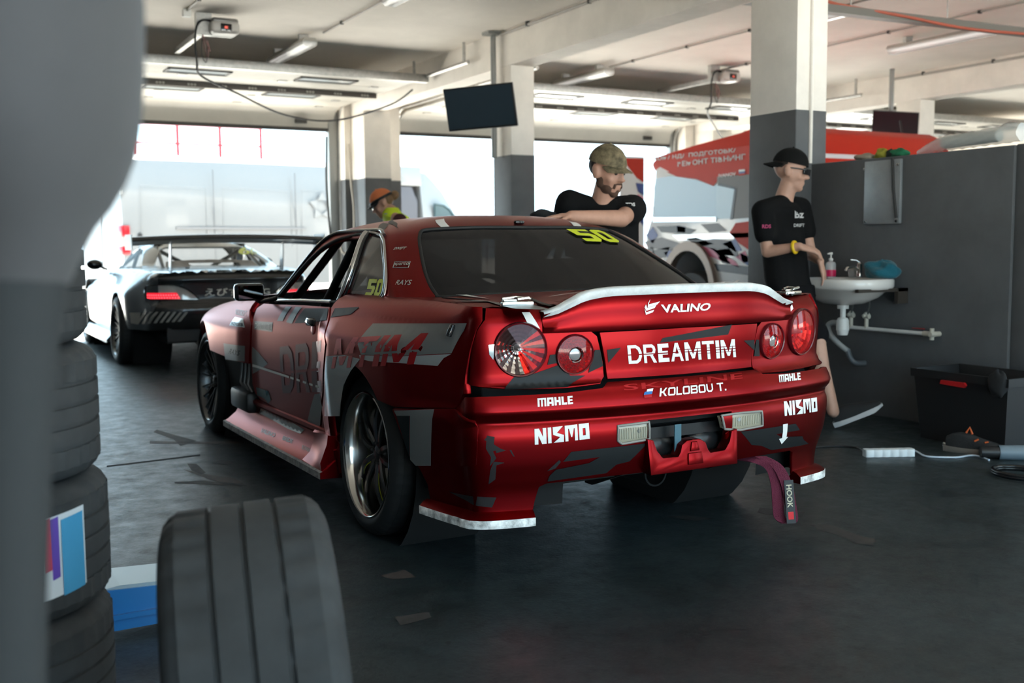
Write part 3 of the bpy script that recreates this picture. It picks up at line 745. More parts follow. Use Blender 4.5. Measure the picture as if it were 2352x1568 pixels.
deck_decal('livery_patch', [(1030, 694), (1060, 699), (1120, 703), (1185, 712), (1240, 714), (1268, 714), (1230, 705), (1170, 696), (1150, 697), (1190, 706), (1110, 701), (1060, 696)], M_vgrey)
deck_decal('livery_patch', [(1217, 691), (1270, 704), (1262, 706), (1225, 698)], M_vdark)
def deck_text(word, quad, m, name='lettering'):
    q = []
    for px, py in quad:
        p = on_z(px, py, .938)
        for _ in range(3): p = on_z(px, py, deck_z(p.x, p.y))
        q.append((p.x, p.y))
    L = quad_map(fit_loops(text_loops(word, .01)[0], 0, 0, 1, 1), q); v2, f2 = cdt(L, .08)
    return raw(name, [V((x, y, deck_z(x, y) + .005)) for x, y in v2], f2, m, DECK)
deck_text('DREAMTIM', [(1258, 684), (1690, 652), (1700, 645), (1290, 678)], M_vwhite)
# seam between lid and quarter
for sg in (-1, 1):
    sp = [(-.64, -.30), (-.635, -.45), (-.63, -.62), (-.615, -.74), (-.585, -.83)]
    MB().tube([(-sg * x * -1 if False else sg * abs(x), y, deck_z(x, y) + .0005) for x, y in sp], .0035, 6).build('lid_seam', M_trim, DECK, 60)
# hood and cowl
hood = [(0, 1.75), (.45, 1.72), (.70, 1.62), (.745, 1.5)] 
HS = BASE.find_y(1.45)
he = [low_f(lerp(HS, BASE.L[-1] - .01, i / 50), zt_edge(lerp(HS, BASE.L[-1] - .01, i / 50)) - .0008) for i in range(51)]
he2 = he + [V((-p.x, p.y, p.z)) for p in reversed(he[:-1])]
vs, fs = cdt([[(p.x, p.y) for p in he2]], .08); hset = {(round(p.x, 5), round(p.y, 5)): p.z for p in he2}
raw('hood', [V((x, y, hset.get((round(x, 5), round(y, 5)), interp(ZTOP, y) + .035 * (1 - (abs(x) / .75) ** 2)))) for x, y in vs], fs, M_red, CAR, smooth=60)
# front bumper closing the nose
nl = [[(-BASE.L[-1] + .01, .14), (-BASE.find_y(3.02), .14), (-BASE.find_y(3.02), .62), (-SIDE_MAX, .68), (-BASE.L[-1] + .01, .60)]]
for q in (nl, mir(nl)): low.panel('front_bumper', q, M_red, CAR, .08, 0, .02)
# ---- boot spoiler
def sp_top(u): return interp([(0, .982), (.28, .979), (.385, .968), (.45, .940), (.50, .915), (.545, .904)], abs(u))
def rear_y(u, z):
    lo, hi = 0.0, 1.0
    for _ in range(30):
        m = (lo + hi) / 2
        if -low_f(m, .80).x < u: lo = m
        else: hi = m
    return low_f(lo, z)
def sp_ring(u):
    s = 1 if u <= 0 else -1; a = abs(u); zt = sp_top(a); yb = rear_y(a, .80).y
    pts = [(yb + .002, lid_z1), (yb - .006, lid_z1 + .02), (yb + .004, lerp(lid_z1, zt, .45)), (yb + .006, lerp(lid_z1, zt, .72)), (yb - .006, zt - .006), (yb - .002, zt), (yb + .022, zt + .003), (yb + .06, zt - .012), (yb + .13, lerp(zt, .93, .75)), (yb + .19, .932), (yb + .19, .90), (yb + .03, lid_z1)]
    return [V((u, y, z)) for y, z in pts]
us = [-.545 + 1.09 * i / 40 for i in range(41)]
SPOIL = MB().loft([sp_ring(u) for u in us]).build('trunk_spoiler', M_red, CAR, 50)
def sp_face(u, k): # point on the rear face of the spoiler, k 0 bottom..1 top
    r = sp_ring(u); c = [r[0], r[1], r[2], r[3], r[4], r[5], r[6], r[7]]; x = k * 7; i = min(int(x), 6); return c[i].lerp(c[i + 1], x - i)
band = MB(); rings = []
for u in us:
    r = sp_ring(u); e = sstep(.30, .50, abs(u)); lowp = r[4].lerp(r[3], .65 * (1 - e) + .9 * e) if True else r[4]
    pts = [lowp, r[4], r[5], r[6], r[7]]; rings.append([p + V((0, -.0015, .0018)) for p in pts])
band.loft(rings, caps=False, closed=False).build('spoiler_edge_band', mat('scuffed_white_vinyl', (.62, .64, .64), .4, var=.18, vscale=14), SPOIL, 60)
class SpSurf:
    pass
def sp_f(a, b):   # a: lateral (left positive), b: height
    u = -a; r = sp_ring(max(-.545, min(.545, u))); c = r[:6]
    for i in range(5):
        if c[i + 1].z >= b or i == 4:
            t = (b - c[i].z) / max(1e-6, c[i + 1].z - c[i].z); p = c[i].lerp(c[i + 1], t); return V((u, p.y, b))
spf = Surf(sp_f, -.54, .54, lid_z1, .975, 60, 16)
# ================================================================== tyres and wheels
M_tyre = mat('tyre_rubber', (.016, .017, .018), .62, bump=.05, bscale=120)
M_rimd = mat('dark_rim_paint', (.11, .115, .12), .24, .85)
M_lip = mat('polished_lip', (.55, .54, .52), .14, 1.0)
M_yel = mat('acid_yellow_paint', (.45, .50, .01), .4)
def tyre_mesh(R=.318, rb=.241, w=.265, seg=144, grooves=3, notch=.004, gd=.007, blocks=3):
    """turned around local z, outer face at z=0, width w towards -z"""
    prof = []   # r, z, flag(1: shoulder block that is notched)
    prof += [(rb - .004, -.030, 0), (rb, -.006, 0), (rb + .006, .002, 0), (rb + .024, .010, 0), (R - .045, .009, 0), (R - .022, -.001, 0), (R - .010, -.012, 1), (R - .003, -.026, 1)]
    a, b = -.026, -(w - .026); n = grooves + 1; tw = (a - b) / n
    for k in range(n):
        z0 = a - k * tw; z1 = a - (k + 1) * tw; fl = 1 if k in (0, n - 1) else 0
        g0 = .0 if k == 0 else .005; g1 = 0 if k == n - 1 else .005
        if k > 0: prof += [(R - gd, z0 - g0 + .0012, 0)]
        prof += [(R - .0005 * abs(k - (n - 1) / 2), z0 - g0, fl), (R - .0005 * abs(k - (n - 1) / 2), z1 + g1, fl)]
        if k < n - 1: prof += [(R - gd, z1 + g1 - .0012, 0)]
    prof += [(R - .003, -(w - .026), 1), (R - .010, -(w - .012), 1), (R - .022, -(w - .001), 0), (R - .045, -(w + .006), 0), (rb + .024, -(w + .006), 0), (rb + .006, -w, 0), (rb - .004, -(w - .03), 0)]
    vs = []; fs = []; m = len(prof)
    for i in range(seg):
        an = 2 * pi * i / seg; lo = (i % blocks == 0)
        for r, z, fl in prof:
            rr = r - (notch if (fl and lo) else 0); vs.append((rr * cos(an), rr * sin(an), z))
    for i in range(seg):
        j = (i + 1) % seg
        for k in range(m - 1): fs.append((i * m + k, j * m + k, j * m + k + 1, i * m + k + 1))
    return vs, fs
def sweep_bar(mb, pts, wid, thk, M, side):
    """bar along pts (local), width vector per point from side fn, thickness along local z"""
    rings = []
    for i, p in enumerate(pts):
        p = V(p); t = V(pts[min(i + 1, len(pts) - 1)]) - V(pts[max(i - 1, 0)]); t.normalize(); w = V((0, 0, 1)).cross(t).normalized(); n = t.cross(w)
        a, b = wid[i] / 2, thk[i]
        rings.append([p + w * a * .6 , p + w * a + n * -b * .35, p + w * a * .8 + n * -b, p - w * a * .8 + n * -b, p - w * a + n * -b * .35, p - w * a * .6])
    mb.loft(rings, M=M)
def make_wheel(car, c, out, R, style, rb=.241, w=.265):
    M = axisM(c, out, (0, 0, 1)); vs, fs = tyre_mesh(R, rb, w)
    ty = MB().add(vs, fs, M).build('tyre', M_tyre, car, 50)
    rim = MB()
    if style == 'dish': rim.lathe([(.246, -.002), (.2465, .004), (.243, .007), (.238, .004), (.235, -.004), (.232, -.010), (.224, -.030), (.221, -.095), (.216, -.115), (.214, -.23), (.220, -.25)], 72, M)
    else: rim.lathe([(.244, -.002), (.2445, .003), (.241, .005), (.236, -.001), (.233, -.008), (.229, -.025), (.222, -.05), (.214, -.20)], 72, M)
    rim.build('rim', M_lip if style == 'dish' else M_rimd, ty, 40)
    n = 10 if style == 'dish' else 10
    for k in range(n):
        a0 = 2 * pi * k / n + .1; mb = MB()
        if style == 'dish':
            pts = []; wd = []; th = []
            for i in range(9):
                t = i / 8; r = lerp(.030, .2215, t); a = a0 + .28 * (t ** 1.6) * (1 if k % 2 else -1) * .55; z = lerp(-.045, -.052, t) + .014 * sin(pi * t)
                pts.append((r * cos(a), r * sin(a), z)); wd.append(lerp(.026, .022, t) if t < .8 else lerp(.022, .034, (t - .8) / .2)); th.append(lerp(.022, .016, t))
            sweep_bar(mb, pts, wd, th, M, 1)
            so = mb.build('spoke', M_rimd, ty, 35)
            if k in (3, 5):
                mb2 = MB(); sweep_bar(mb2, [(p[0] * 1.0, p[1] * 1.0, p[2] - .008) for p in pts[2:8]], [x + .006 for x in wd[2:8]], [.004] * 6, M, 1); mb2.build('yellow_edge', M_yel, so, 35) if False else mb2.build('spoke_yellow_edge', M_yel, ty, 35)
        else:
            for br in (-1, 1):
                pts = []; wd = []; th = []
                for i in range(7):
                    t = i / 6; r = lerp(.030, .2345, t); a = a0 + br * (.02 + .115 * sstep(.15, .6, t)); z = lerp(-.050, -.012, t ** 1.3)
                    pts.append((r * cos(a), r * sin(a), z)); wd.append(lerp(.014, .010, t)); th.append(lerp(.022, .018, t))
                sweep_bar(mb, pts, wd, th, M, 1)
            mb.build('spoke', M_rimd, ty, 35)
    hz = -.050 if style == 'dish' else -.040
    MB().lathe([(0, hz + .010), (.022, hz + .010), (.030, hz + .004), (.052, hz - .004), (.060, hz - .020), (.060, hz - .06)], 32, M).build('hub', M_rimd, ty, 40)
    for k in range(5):
        a = 2 * pi * k / 5; MB().lathe([(0, hz + .016), (.006, hz + .016), (.0085, hz + .012), (.0095, hz - .01)], 6, M @ Matrix.Translation((.041 * cos(a), .041 * sin(a), 0))).build('lug_nut', M_dark, ty)
    MB().lathe([(.06, -.13), (.165, -.13), (.165, -.15), (.06, -.15)], 40, M, True).build('brake_disc', M_steel, ty, 40)
    MB().box(-.05, .05, -.19, -.12, -.165, -.115, M, bev=.01).build('brake_caliper', M_yel, ty, 40)
    return ty
for sg in (-1, 1):
    make_wheel(CAR, (sg * .8387, 0, WHEEL_Z), (sg, 0, .035), .318, 'dish'); make_wheel(CAR, (sg * .8247, Y_AX_F, WHEEL_Z), (sg, 0, .03), .318, 'thin', w=.24)
# wheel wells
for sg in (-1, 1):
    for yy in (0, Y_AX_F):
        MB().lathe([(.40, 0), (.40, -.32), (.0, -.32)], 28, axisM((sg * .80, yy, WHEEL_Z + .01), (sg, 0, 0))).build('wheel_well', M_inner, CAR, 60, fixn=False)
# ---- side skirts
SK_PROF = [(-.030, .345), (-.012, .335), (-.012, .318), (-.030, .300), (-.028, .268), (-.006, .232), (.040, .196), (.064, .186), (.064, .160), (.0, .158), (-.12, .158)]
def skirt_f(k, y, sg):
    u0 = BASE.at(BASE.find_y(y))[0].x; e = sstep(2.05, 1.9, y)
    i = min(int(k), len(SK_PROF) - 2); t = k - i; d = lerp(SK_PROF[i][0], SK_PROF[i + 1][0], t); z = lerp(SK_PROF[i][1], SK_PROF[i + 1][1], t); zz = z - .012 * sstep(.5, 2, y)
    return V((sg * (u0 + d), y, zz))
for sg in (-1, 1):
    ys = [.335 + (1.97 - .335) * i / 24 for i in range(25)]
    SK = MB().loft([[skirt_f(k, y, sg) for k in range(len(SK_PROF))] for y in ys], caps=True).build('side_skirt', M_red, CAR, 35)
    ed = MB().loft([[skirt_f(6.55, y, sg) + V((sg * .0015, 0, .001)), skirt_f(7, y, sg) + V((sg * .002, 0, .001)), skirt_f(8, y, sg) + V((sg * .002, 0, -.001))] for y in ys], caps=False, closed=False)
    ed.build('skirt_edge', mat('scuffed_edge', (.32, .31, .30), .5, var=.5, vscale=40), SK, 60)
    if sg < 0: SKL = SK
# fairing between skirt and rear flare
for sg in (-1, 1):
    r = []
    for i in range(9):
        t = i / 8; y = lerp(.62, .345, t); ub = BASE.at(BASE.find_y(y))[0].x
        r.append([V((sg * (ub - .02), y, .33)), V((sg * (ub - .004 + .028 * t * t), y, lerp(.31, .34, t))), V((sg * (ub - .010 + .040 * t * t), y, lerp(.285, .30, t))), V((sg * (ub + .012 + .048 * t), y, .225)), V((sg * (ub + .055), y, .186)), V((sg * (ub - .05), y, .18))])
    MB().loft(r).build('skirt_fairing', M_red, CAR, 50)
# ---- vent behind the front wheel: duct, tubes
for sg in (-1, 1):
    yv = 1.74; ub = .822
    MB().box(-.05, .035, -.17, .17, -.06, .05, Matrix.Translation((sg * (ub), yv + .05, .315)), bev=.02).build('air_duct', M_black, CAR, 40)
    for k in range(3):
        yy = yv - .05 + k * .075; MB().tube([(sg * (ub + .0), yy, .60), (sg * (ub + .012), yy, .45), (sg * (ub + .022), yy - .005, .40), (sg * (ub + .002), yy - .045, .35)], .008, 8).build('vent_bar', mat('grey_tube', (.16, .16, .16), .35, .6), CAR, 60)
# ================================================================== tail lamps
M_redlens = mat('red_lens', (.40, .004, .006), .06, coat=.5, alpha=.55)
M_clrlens = mat('smoky_lens', (.22, .08, .12), .04, coat=.5, alpha=.28)
M_redchrome = mat('red_reflector', (.75, .02, .02), .16, .9)
M_redglint = mat('glint_red_reflector', (.9, .05, .03), .2, .6, emit=(1, .03, .02), estr=.25)  # light caught by the facets, put in as brighter red and faint emission
M_chromed = mat('reflector_chrome', (.78, .76, .74), .16, 1.0)
M_darkchr = mat('dark_reflector', (.12, .09, .09), .3, .9)
M_bezel = mat('lamp_bezel', (.10, .006, .010), .25, coat=.4)
def lamp(s, z, r, kind, parent, sgn=1):
    p = low.f(s, z); n = low.N(s, z); M = axisM(p - n * .004, n, (0, 0, 1)); r *= 1.0
    base = MB().lathe([(r * 1.035, -.012), (r * 1.04, .004), (r * 1.0, .010), (r * .955, .008), (r * .945, -.004), (r * .94, -.03)], 56, M).build('tail_lamp', M_bezel, parent, 40)
    # reflector bowl of radial facets
    R0 = r * .945; n_seg = 32; rings = 9; mb = MB(); mats_ = [M_chromed, M_darkchr, M_redchrome, M_redglint]
    for i in range(n_seg):
        a0, a1 = 2 * pi * i / n_seg, 2 * pi * (i + 1) / n_seg
        for k in range(rings):
            r0, r1 = lerp(.17, 1, k / rings) * R0, lerp(.17, 1, (k + 1) / rings) * R0
            zf = lambda q: -.046 + .040 * (q / R0) ** 1.6
            am = (a0 + a1) / 2; up = cos(am); lf = sin(am) * sgn
            if kind == 'broken':
                x = lf
                if up > .35 and lf > -.6: mb.cur = 1
                else: mb.cur = 0 if i % 2 == 0 else 1
                if (lf < -.15 and up < .75): mb.cur = 2 if i % 2 == 0 else 3
                if -.75 < up < -.2 and lf < .3 and k < rings - 3 and i % 2 == 0: mb.cur = 0
            elif kind == 'outer':
                mb.cur = 3 if (up < .5 and i % 4 != 0 and k in (3, 4, 5, 6) and lf < .35) else 2
            else: mb.cur = 2 if (i + k) % 3 else 1
            st = .003 if k % 2 else 0.0; q = []
            for (rr, aa, dz_) in ((r0, a0, st), (r0, a1, -st), (r1, a1, -st), (r1, a0, st)): q.append((rr * cos(aa), rr * sin(aa), zf(rr) + dz_ * .5))
            mb.add(q, [(0, 1, 2, 3)], M)
    mb.build('reflector', mats_, base, None, weld=False, fixn=False)
    if kind == 'inner':
        MB().lathe([(0, .006), (r * .16, .007), (r * .30, .004), (r * .34, -.002), (r * .36, -.012), (r * .30, -.03)], 28, M).build('clear_lens', mat('clear_plastic', (.42, .40, .38), .10, .5, spec=.7, alpha=.8), base, 40)
        MB().lathe([(r * .36, .010), (r * .39, .012), (r * .41, .006)], 28, M).build('lens_ring', M_chrome, base, 40)
    else:
        MB().lathe([(0, .004), (r * .06, .002), (r * .09, -.01), (r * .10, -.028), (r * .16, -.036), (r * .17, -.045)], 20, M).build('bulb', mat('bulb_glass', (.55, .5, .5), .1, .3), base, 40)
    # lens dome
    lens = MB(); vs = []; fs = []; nr, ns = 7, 44
    for i in range(nr + 1):
        q = i / nr * r * .95
        for k in range(ns): a = 2 * pi * k / ns; vs.append((q * cos(a), q * sin(a), .014 - .010 * (q / r) ** 2))
    for i in range(nr):
        for k in range(ns):
            am = 2 * pi * (k + .5) / ns; up = cos(am); lf = sin(am) * sgn
            if kind == 'broken' and (lf * .85 - up * .45) > .12: continue
            if kind == 'inner' and i < 3: continue
            fs.append((i * ns + k, (i + 1) * ns + k, (i + 1) * ns + (k + 1) % ns, i * ns + (k + 1) % ns))
    lens.add(vs, fs, M).build('lens', M_clrlens if kind == 'broken' else M_redlens, base, 60)
    return base
lamp(*LO[0], LO[1], 'broken', CAR); lamp(*LI[0], LI[1], 'inner', CAR)
lamp(-LO[0][0], LO[0][1], LO[1], 'outer', CAR); lamp(-LI[0][0], LI[0][1], LI[1], 'inner', CAR)
# chrome tab left of the broken lamp, latches on the deck
lp_ = low.trace([(1122, 792), (1135, 790), (1133, 826), (1124, 814)]); low.panel('chrome_clip', [lp_], M_chrome, CAR, .02, .004, .01)
for sg in (-1, 1):
    p = V((sg * .605, -.80, .936)); mb = MB(); M = axisM(p, (0, 0, 1), (1, .25 * sg, 0))
    mb.box(-.055, .055, -.016, .016, -.012, .004, M, bev=.004); mb.box(-.05, .0, -.011, .011, .004, .012, M, bev=.004); mb.tube([(-.05, .0, .014), (0, .012, .018), (.05, 0, .012)], .004, 6, M=M); mb.tube([(0, -.012, .012), (.04, -.010, .016)], .005, 6, M=M)
    mb.build('bonnet_latch', M_chrome, CAR, 40)
# ---- reversing lamps in the bumper
for q in (refl, refl_r):
    ro = low.panel('reversing_lamp', [q], mat('ribbed_lens', (.30, .28, .21), .18, spec=.7), CAR, .02, -.004, .02)
    frame_strip('lamp_frame', q, .0045, mat('lamp_rim', (.25, .24, .22), .3), ro, .001, True, True, False, low, True)
    xs = [a for a, b in q]; a0, a1 = min(xs), max(xs); z0, z1 = min(b for a, b in q), max(b for a, b in q); rb = MB()
    for i in range(16):
        a = lerp(a0 + .012, a1 - .010, i / 15); rb.tube([low.f(a, z0 + .014) - low.N(a, z0) * .003, low.f(a, z1 - .014) - low.N(a, z1) * .003], .0022, 5)
    tag(rb.build('lens_ribs', mat('lens_rib', (.42, .40, .32), .15, spec=.8), ro, 60), kind='stuff')
# ---- behind the number-plate opening
MB().box(-.42, .42, -.84, -.80, .36, .60).build('crash_bar', M_inner, CAR)
for sg in (-1, 1):
    MB().box(sg * .235 - .03, sg * .235 + .03, -.945, -.93, .475, .515, bev=.004).build('lamp_bracket', M_black, CAR, 40)
    MB().lathe([(0, .008), (.008, .008), (.010, 0)], 6, axisM((sg * .22, -.946, .495), (0, -1, 0))).build('bolt', M_chrome, CAR)
MB().ball((-.105, -.885, .420), (.080, .030, .045)).ball((.105, -.885, .420), (.080, .030, .045)).box(-.19, .19, -.905, -.87, .45, .49).build('muffler_shield', mat('moulded_black', (.010, .011, .012), .3), CAR, 60)
MB().box(-.062, -.034, -.946, -.942, .40, .50).build('blue_strap', mat('blue_tape', (.05, .13, .17), .5), CAR)
zt_ = op[1][1]; ph = [(0, .342), (.19, .342), (.197, zt_), (.172, zt_ - .006), (.160, .425), (.142, .402), (.135, .396), (.070, .394), (.060, .408), (.052, .432), (.03, .445), (0, .447)]
pl = ph + [(-a, b) for a, b in reversed(ph[1:-1])]
PM_ = Matrix(((1, 0, 0, 0), (0, .10, 1, -1.018), (0, 1, 0, 0), (0, 0, 0, 1)))   # (x, z, depth), leaning slightly forward
PLATE = MB().prism(pl, 0, .05, PM_).build('plate_mount', M_red, CAR, 30, bev=.003)
for q in ([(-.033, .362), (.033, .362), (.030, .402), (-.030, .402)], [(-.020, .408), (.020, .408), (.013, .440), (-.013, .440)]): MB().prism(q, -.006, .02, PM_).build('plate_knob', M_red, PLATE, 30, bev=.003)
# ---- diffuser and floor pan
MB().box(-.60, .60, -.66, -.35, .27, .31).build('floor_pan', M_inner, CAR)
MB().box(-.70, .70, -.3, 2.9, .20, .26).build('floor_pan', M_inner, CAR)
df = MB()
for u in (-.42, -.14, .14, .42): df.prism([(-.84, .33), (-.55, .22), (-.50, .22), (-.50, .30), (-.82, .36)], u - .006, u + .006, Matrix(((0, 0, 1, 0), (1, 0, 0, 0), (0, 1, 0, 0), (0, 0, 0, 1))))
df.box(-.46, .46, -.70, -.68, .28, .37); df.build('diffuser', M_inner, CAR)
MB().lathe([(.045, 0), (.052, 0), (.052, -.5), (.045, -.5)], 24, axisM((.10, -.62, .25), (0, -1, 0))).build('exhaust_pipe', M_inner, CAR, 40)
# ---- bumper corner spats with a worn white edge
def spat(sg):
    s0 = low.hit(1224, 1185)[0]; s1 = low.hit(985, 1120)[0] + .02; rr = []; ee = []
    for i in range(25):
        s = lerp(s0, s1, i / 24) * (1 if sg < 0 else -1); zb = b_lo + .012; n = low.N(s, zb); n.z = 0; n.normalize(); p = low.f(s, zb); e = .034 + .010 * sin(pi * i / 24); o = p + n * e; o2 = o.copy(); o.z = zb - .020; o2.z = zb - .046; b2 = p - n * .03; b2.z = zb - .044; m_ = p.lerp(o, .5); m_.z = zb - .006
        rr.append([p, m_, o, o2, b2]); ee.append([o + n * .0005 + V((0, 0, .001)), o + n * .002, o2 + n * .002 - V((0, 0, .001))])
    so = MB().loft(rr).build('bumper_spat', M_red, CAR, 40)
    MB().loft(ee, caps=False, closed=False).build('spat_edge', mat('scuffed_white_edge', (.60, .61, .60), .5, var=.6, vscale=25), so, 60)
spat(-1); spat(1)
# ---- tow strap hanging from the right
M_strap = mat('burgundy_webbing', (.13, .012, .035), .75, bump=.5, bscale=300)
def ribbon(mb, pts, widv, th=.003):
    rings = []
    for i, p in enumerate(pts):
        p = V(p); t = (V(pts[min(i + 1, len(pts) - 1)]) - V(pts[max(i - 1, 0)])).normalized(); w = V(widv[i] if isinstance(widv, list) else widv); n = t.cross(w).normalized() * th
        rings.append([p - w + n, p + w + n, p + w - n, p - w - n])
    mb.loft(rings); return mb
sx, sy = .335, -.90
_wv = _r0 * .021
path = catmull([(sx - .02, sy + .08, .33), (sx + .01, sy - .01, .325), (sx + .06, sy - .03, .295), (sx + .085, sy - .035, .23), (sx + .09, sy - .04, .15), (sx + .095, sy - .045, .105), (sx + .112, sy - .065, .088), (sx + .128, sy - .075, .10), (sx + .120, sy - .070, .17), (sx + .108, sy - .060, .24), (sx + .075, sy - .045, .305), (sx + .02, sy - .02, .34)], 6)
STR = ribbon(MB(), path, [V((.018, -.012, .012)).lerp(_wv, min(1, i / 14)) for i in range(len(path))]).build('tow_strap', M_strap, CAR, 50)
# ================================================================== livery print on the coupe
def poly(surf, pix, m, parent, off=.0015, name='livery_patch', step=.03): return surf.decal(name, [surf.trace(pix)], m, parent, off, step)
# block letters drawn as outlines in a unit box
def block(word):
    G = {'N': [[(0, 0), (.30, 0), (.30, .55), (.62, 0), (1, 0), (1, 1), (.70, 1), (.70, .45), (.38, 1), (0, 1)]], 'I': [[(0, 0), (1, 0), (1, 1), (0, 1)]],
         'S': [[(0, 1), (.95, 1), (.35, .62), (1, .45), (1, 0), (.05, 0), (.65, .33), (0, .52)]],
         'M': [[(0, 0), (.24, 0), (.24, .8), (.30, .8), (.46, .25), (.54, .25), (.70, .8), (.76, .8), (.76, 0), (1, 0), (1, 1), (0, 1)]],
         'O': [[(0, 0), (1, 0), (1, 1), (0, 1)], [(.34, .27), (.34, .73), (.62, .73), (.62, .27)]],
         'm': [[(0, 0), (.22, 0), (.22, .80), (.40, .80), (.40, 0), (.60, 0), (.60, .80), (.78, .80), (.78, 0), (1, 0), (1, 1), (0, 1)]],
         'A': [[(0, 0), (.32, 0), (.32, .25), (.68, .25), (.68, 0), (1, 0), (1, 1), (0, 1)], [(.34, .48), (.34, .76), (.66, .76), (.66, .48)]],
         'H': [[(0, 0), (.34, 0), (.34, .38), (.66, .38), (.66, 0), (1, 0), (1, 1), (.66, 1), (.66, .64), (.34, .64), (.34, 1), (0, 1)]],
         'L': [[(0, 0), (1, 0), (1, .27), (.40, .27), (.40, 1), (0, 1)]],
         'E': [[(0, 0), (1, 0), (1, .22), (.40, .22), (.40, .40), (.9, .40), (.9, .60), (.40, .60), (.40, .78), (1, .78), (1, 1), (0, 1)]],
         'D': [[(0, 0), (.62, 0), (.88, .14), (1, .38), (1, .62), (.88, .86), (.62, 1), (0, 1)], [(.22, .17), (.22, .83), (.58, .83), (.73, .72), (.79, .58), (.79, .42), (.73, .28), (.58, .17)]],
         'R': [[(0, 0), (.22, 0), (.22, .38), (.50, .38), (.74, 0), (1, 0), (.72, .42), (.90, .52), (.96, .70), (.90, .88), (.70, 1), (0, 1)], [(.22, .55), (.22, .83), (.64, .83), (.73, .76), (.74, .66), (.66, .56)]],
         'a': [[(0, 0), (.22, 0), (.31, .25), (.69, .25), (.78, 0), (1, 0), (.62, 1), (.38, 1)], [(.37, .42), (.5, .80), (.63, .42)]],
         'W': [[(0, 0), (.19, 0), (.19, .68), (.42, .10), (.58, .10), (.81, .68), (.81, 0), (1, 0), (1, 1), (.78, 1), (.5, .32), (.22, 1), (0, 1)]],
         'T': [[(.38, 0), (.62, 0), (.62, .83), (1, .83), (1, 1), (0, 1), (0, .83), (.38, .83)]],
         'k': [[(0, 0), (.22, 0), (.22, .40), (.40, .40), (.74, 0), (1, 0), (.58, .50), (1, 1), (.74, 1), (.40, .60), (.22, .60), (.22, 1), (0, 1)]],
         'o': [[(.14, 0), (.86, 0), (1, .14), (1, .86), (.86, 1), (.14, 1), (0, .86), (0, .14)], [(.21, .19), (.21, .81), (.79, .81), (.79, .19)]],
         'l': [[(0, 0), (1, 0), (1, .19), (.24, .19), (.24, 1), (0, 1)]],
         'b': [[(0, 0), (.86, 0), (1, .14), (1, .42), (.90, .51), (1, .60), (1, .86), (.86, 1), (0, 1)], [(.21, .19), (.21, .42), (.79, .42), (.79, .19)], [(.21, .60), (.21, .81), (.79, .81), (.79, .60)]],
         'v': [[(.26, 0), (.74, 0), (1, .30), (1, 1), (.79, 1), (.79, .36), (.66, .19), (.34, .19), (.21, .36), (.21, 1), (0, 1), (0, .30)]],
         '.': [[(0, 0), (1, 0), (1, .2), (0, .2)]], ' ': [],
         '5': [[(0, 0), (.78, 0), (1, .18), (1, .50), (.82, .62), (.36, .62), (.36, .78), (1, .78), (1, 1), (0, 1), (0, .42), (.64, .42), (.64, .22), (0, .22)]],
         '0': [[(.2, 0), (.8, 0), (1, .14), (1, .86), (.8, 1), (.2, 1), (0, .86), (0, .14)], [(.34, .22), (.34, .78), (.66, .78), (.66, .22)]]}
    W = {' ': .35, '.': .22, 'l': .75, 'o': 1.0, 'W': 1.25, 'R': .9, 'I': .30, 'M': 1.15, 'm': 1.25, 'N': 1.0, 'L': .8, 'E': .8}; x = 0; out = []
    for ch in word:
        w = W.get(ch, .95)
        for l in G[ch]: out.append([(x + p[0] * w, p[1]) for p in l])
        x += w + .13
    return [[(p[0] / (x - .13), p[1]) for p in l] for l in out]
def words(surf, nm, word, quad, m, parent, bold=.012, shear=0, off=.0015, blk=False, cuts=(), step=.06):
    return surf.text('lettering', word, quad, m, parent, bold, shear, off, step, loops=block(word) if blk else None, cuts_u=cuts)
# rear face
words(low, '', 'NISMO', [(1228, 1020.6), (1354, 1006.8), (1351.5, 971.6), (1227, 985)], M_vwhite, BUMP, blk=True, off=.003)
words(low, '', 'NISMO', [(1801, 954.6), (1876, 944), (1874.5, 912.5), (1799, 922.4)], M_vwhite, BUMP, blk=True, off=.003)
words(low, '', 'mAHLE', [(1235, 934.3), (1316, 927.5), (1314.6, 909), (1234, 915)], M_vwhite, BUMP, blk=True)
words(low, '', 'mAHLE', [(1789.6, 878), (1839, 872), (1837, 855.5), (1788, 861)], M_vwhite, BUMP, blk=True)
words(low, '', 'kolobov T.', [(1514, 910.6), (1668, 896.4), (1665, 878), (1516, 891.5)], M_vwhite, BUMP, blk=True)
words(low, '', 'SKYLINE', [(1433, 897), (1705, 869), (1703, 856), (1431, 883)], M_redgloss, BUMP, bold=.01)
rc = lambda a, b, c, d: [(a, c), (b, c), (b, d), (a, d)]
words(low, '', 'DREaWTIW', [(1444, 835.5), (1690, 819.5), (1687, 778.5), (1440, 793)], M_vwhite, LID, blk=True, cuts=[rc(-.1, .47, .455, .51), rc(.44, 1.1, .60, .635), rc(.44, 1.1, .455, .50), rc(.60, 1.1, .32, .35)])
words(spf, '', 'VALINO', [(1526, 718.5), (1630, 713), (1633, 695.5), (1517, 699)], M_vwhite, SPOIL, bold=.03, shear=.2)
for pix in ([(1493, 687), (1489, 699), (1515, 692), (1509, 699), (1487, 706), (1488, 696)], [(1483, 699), (1486, 707), (1507, 700), (1503, 707), (1484, 714), (1480, 706)], [(1480, 709), (1484, 717), (1502, 711), (1499, 717), (1483, 723)]): poly(spf, pix, M_vwhite, SPOIL, .002, 'logo_chevron')
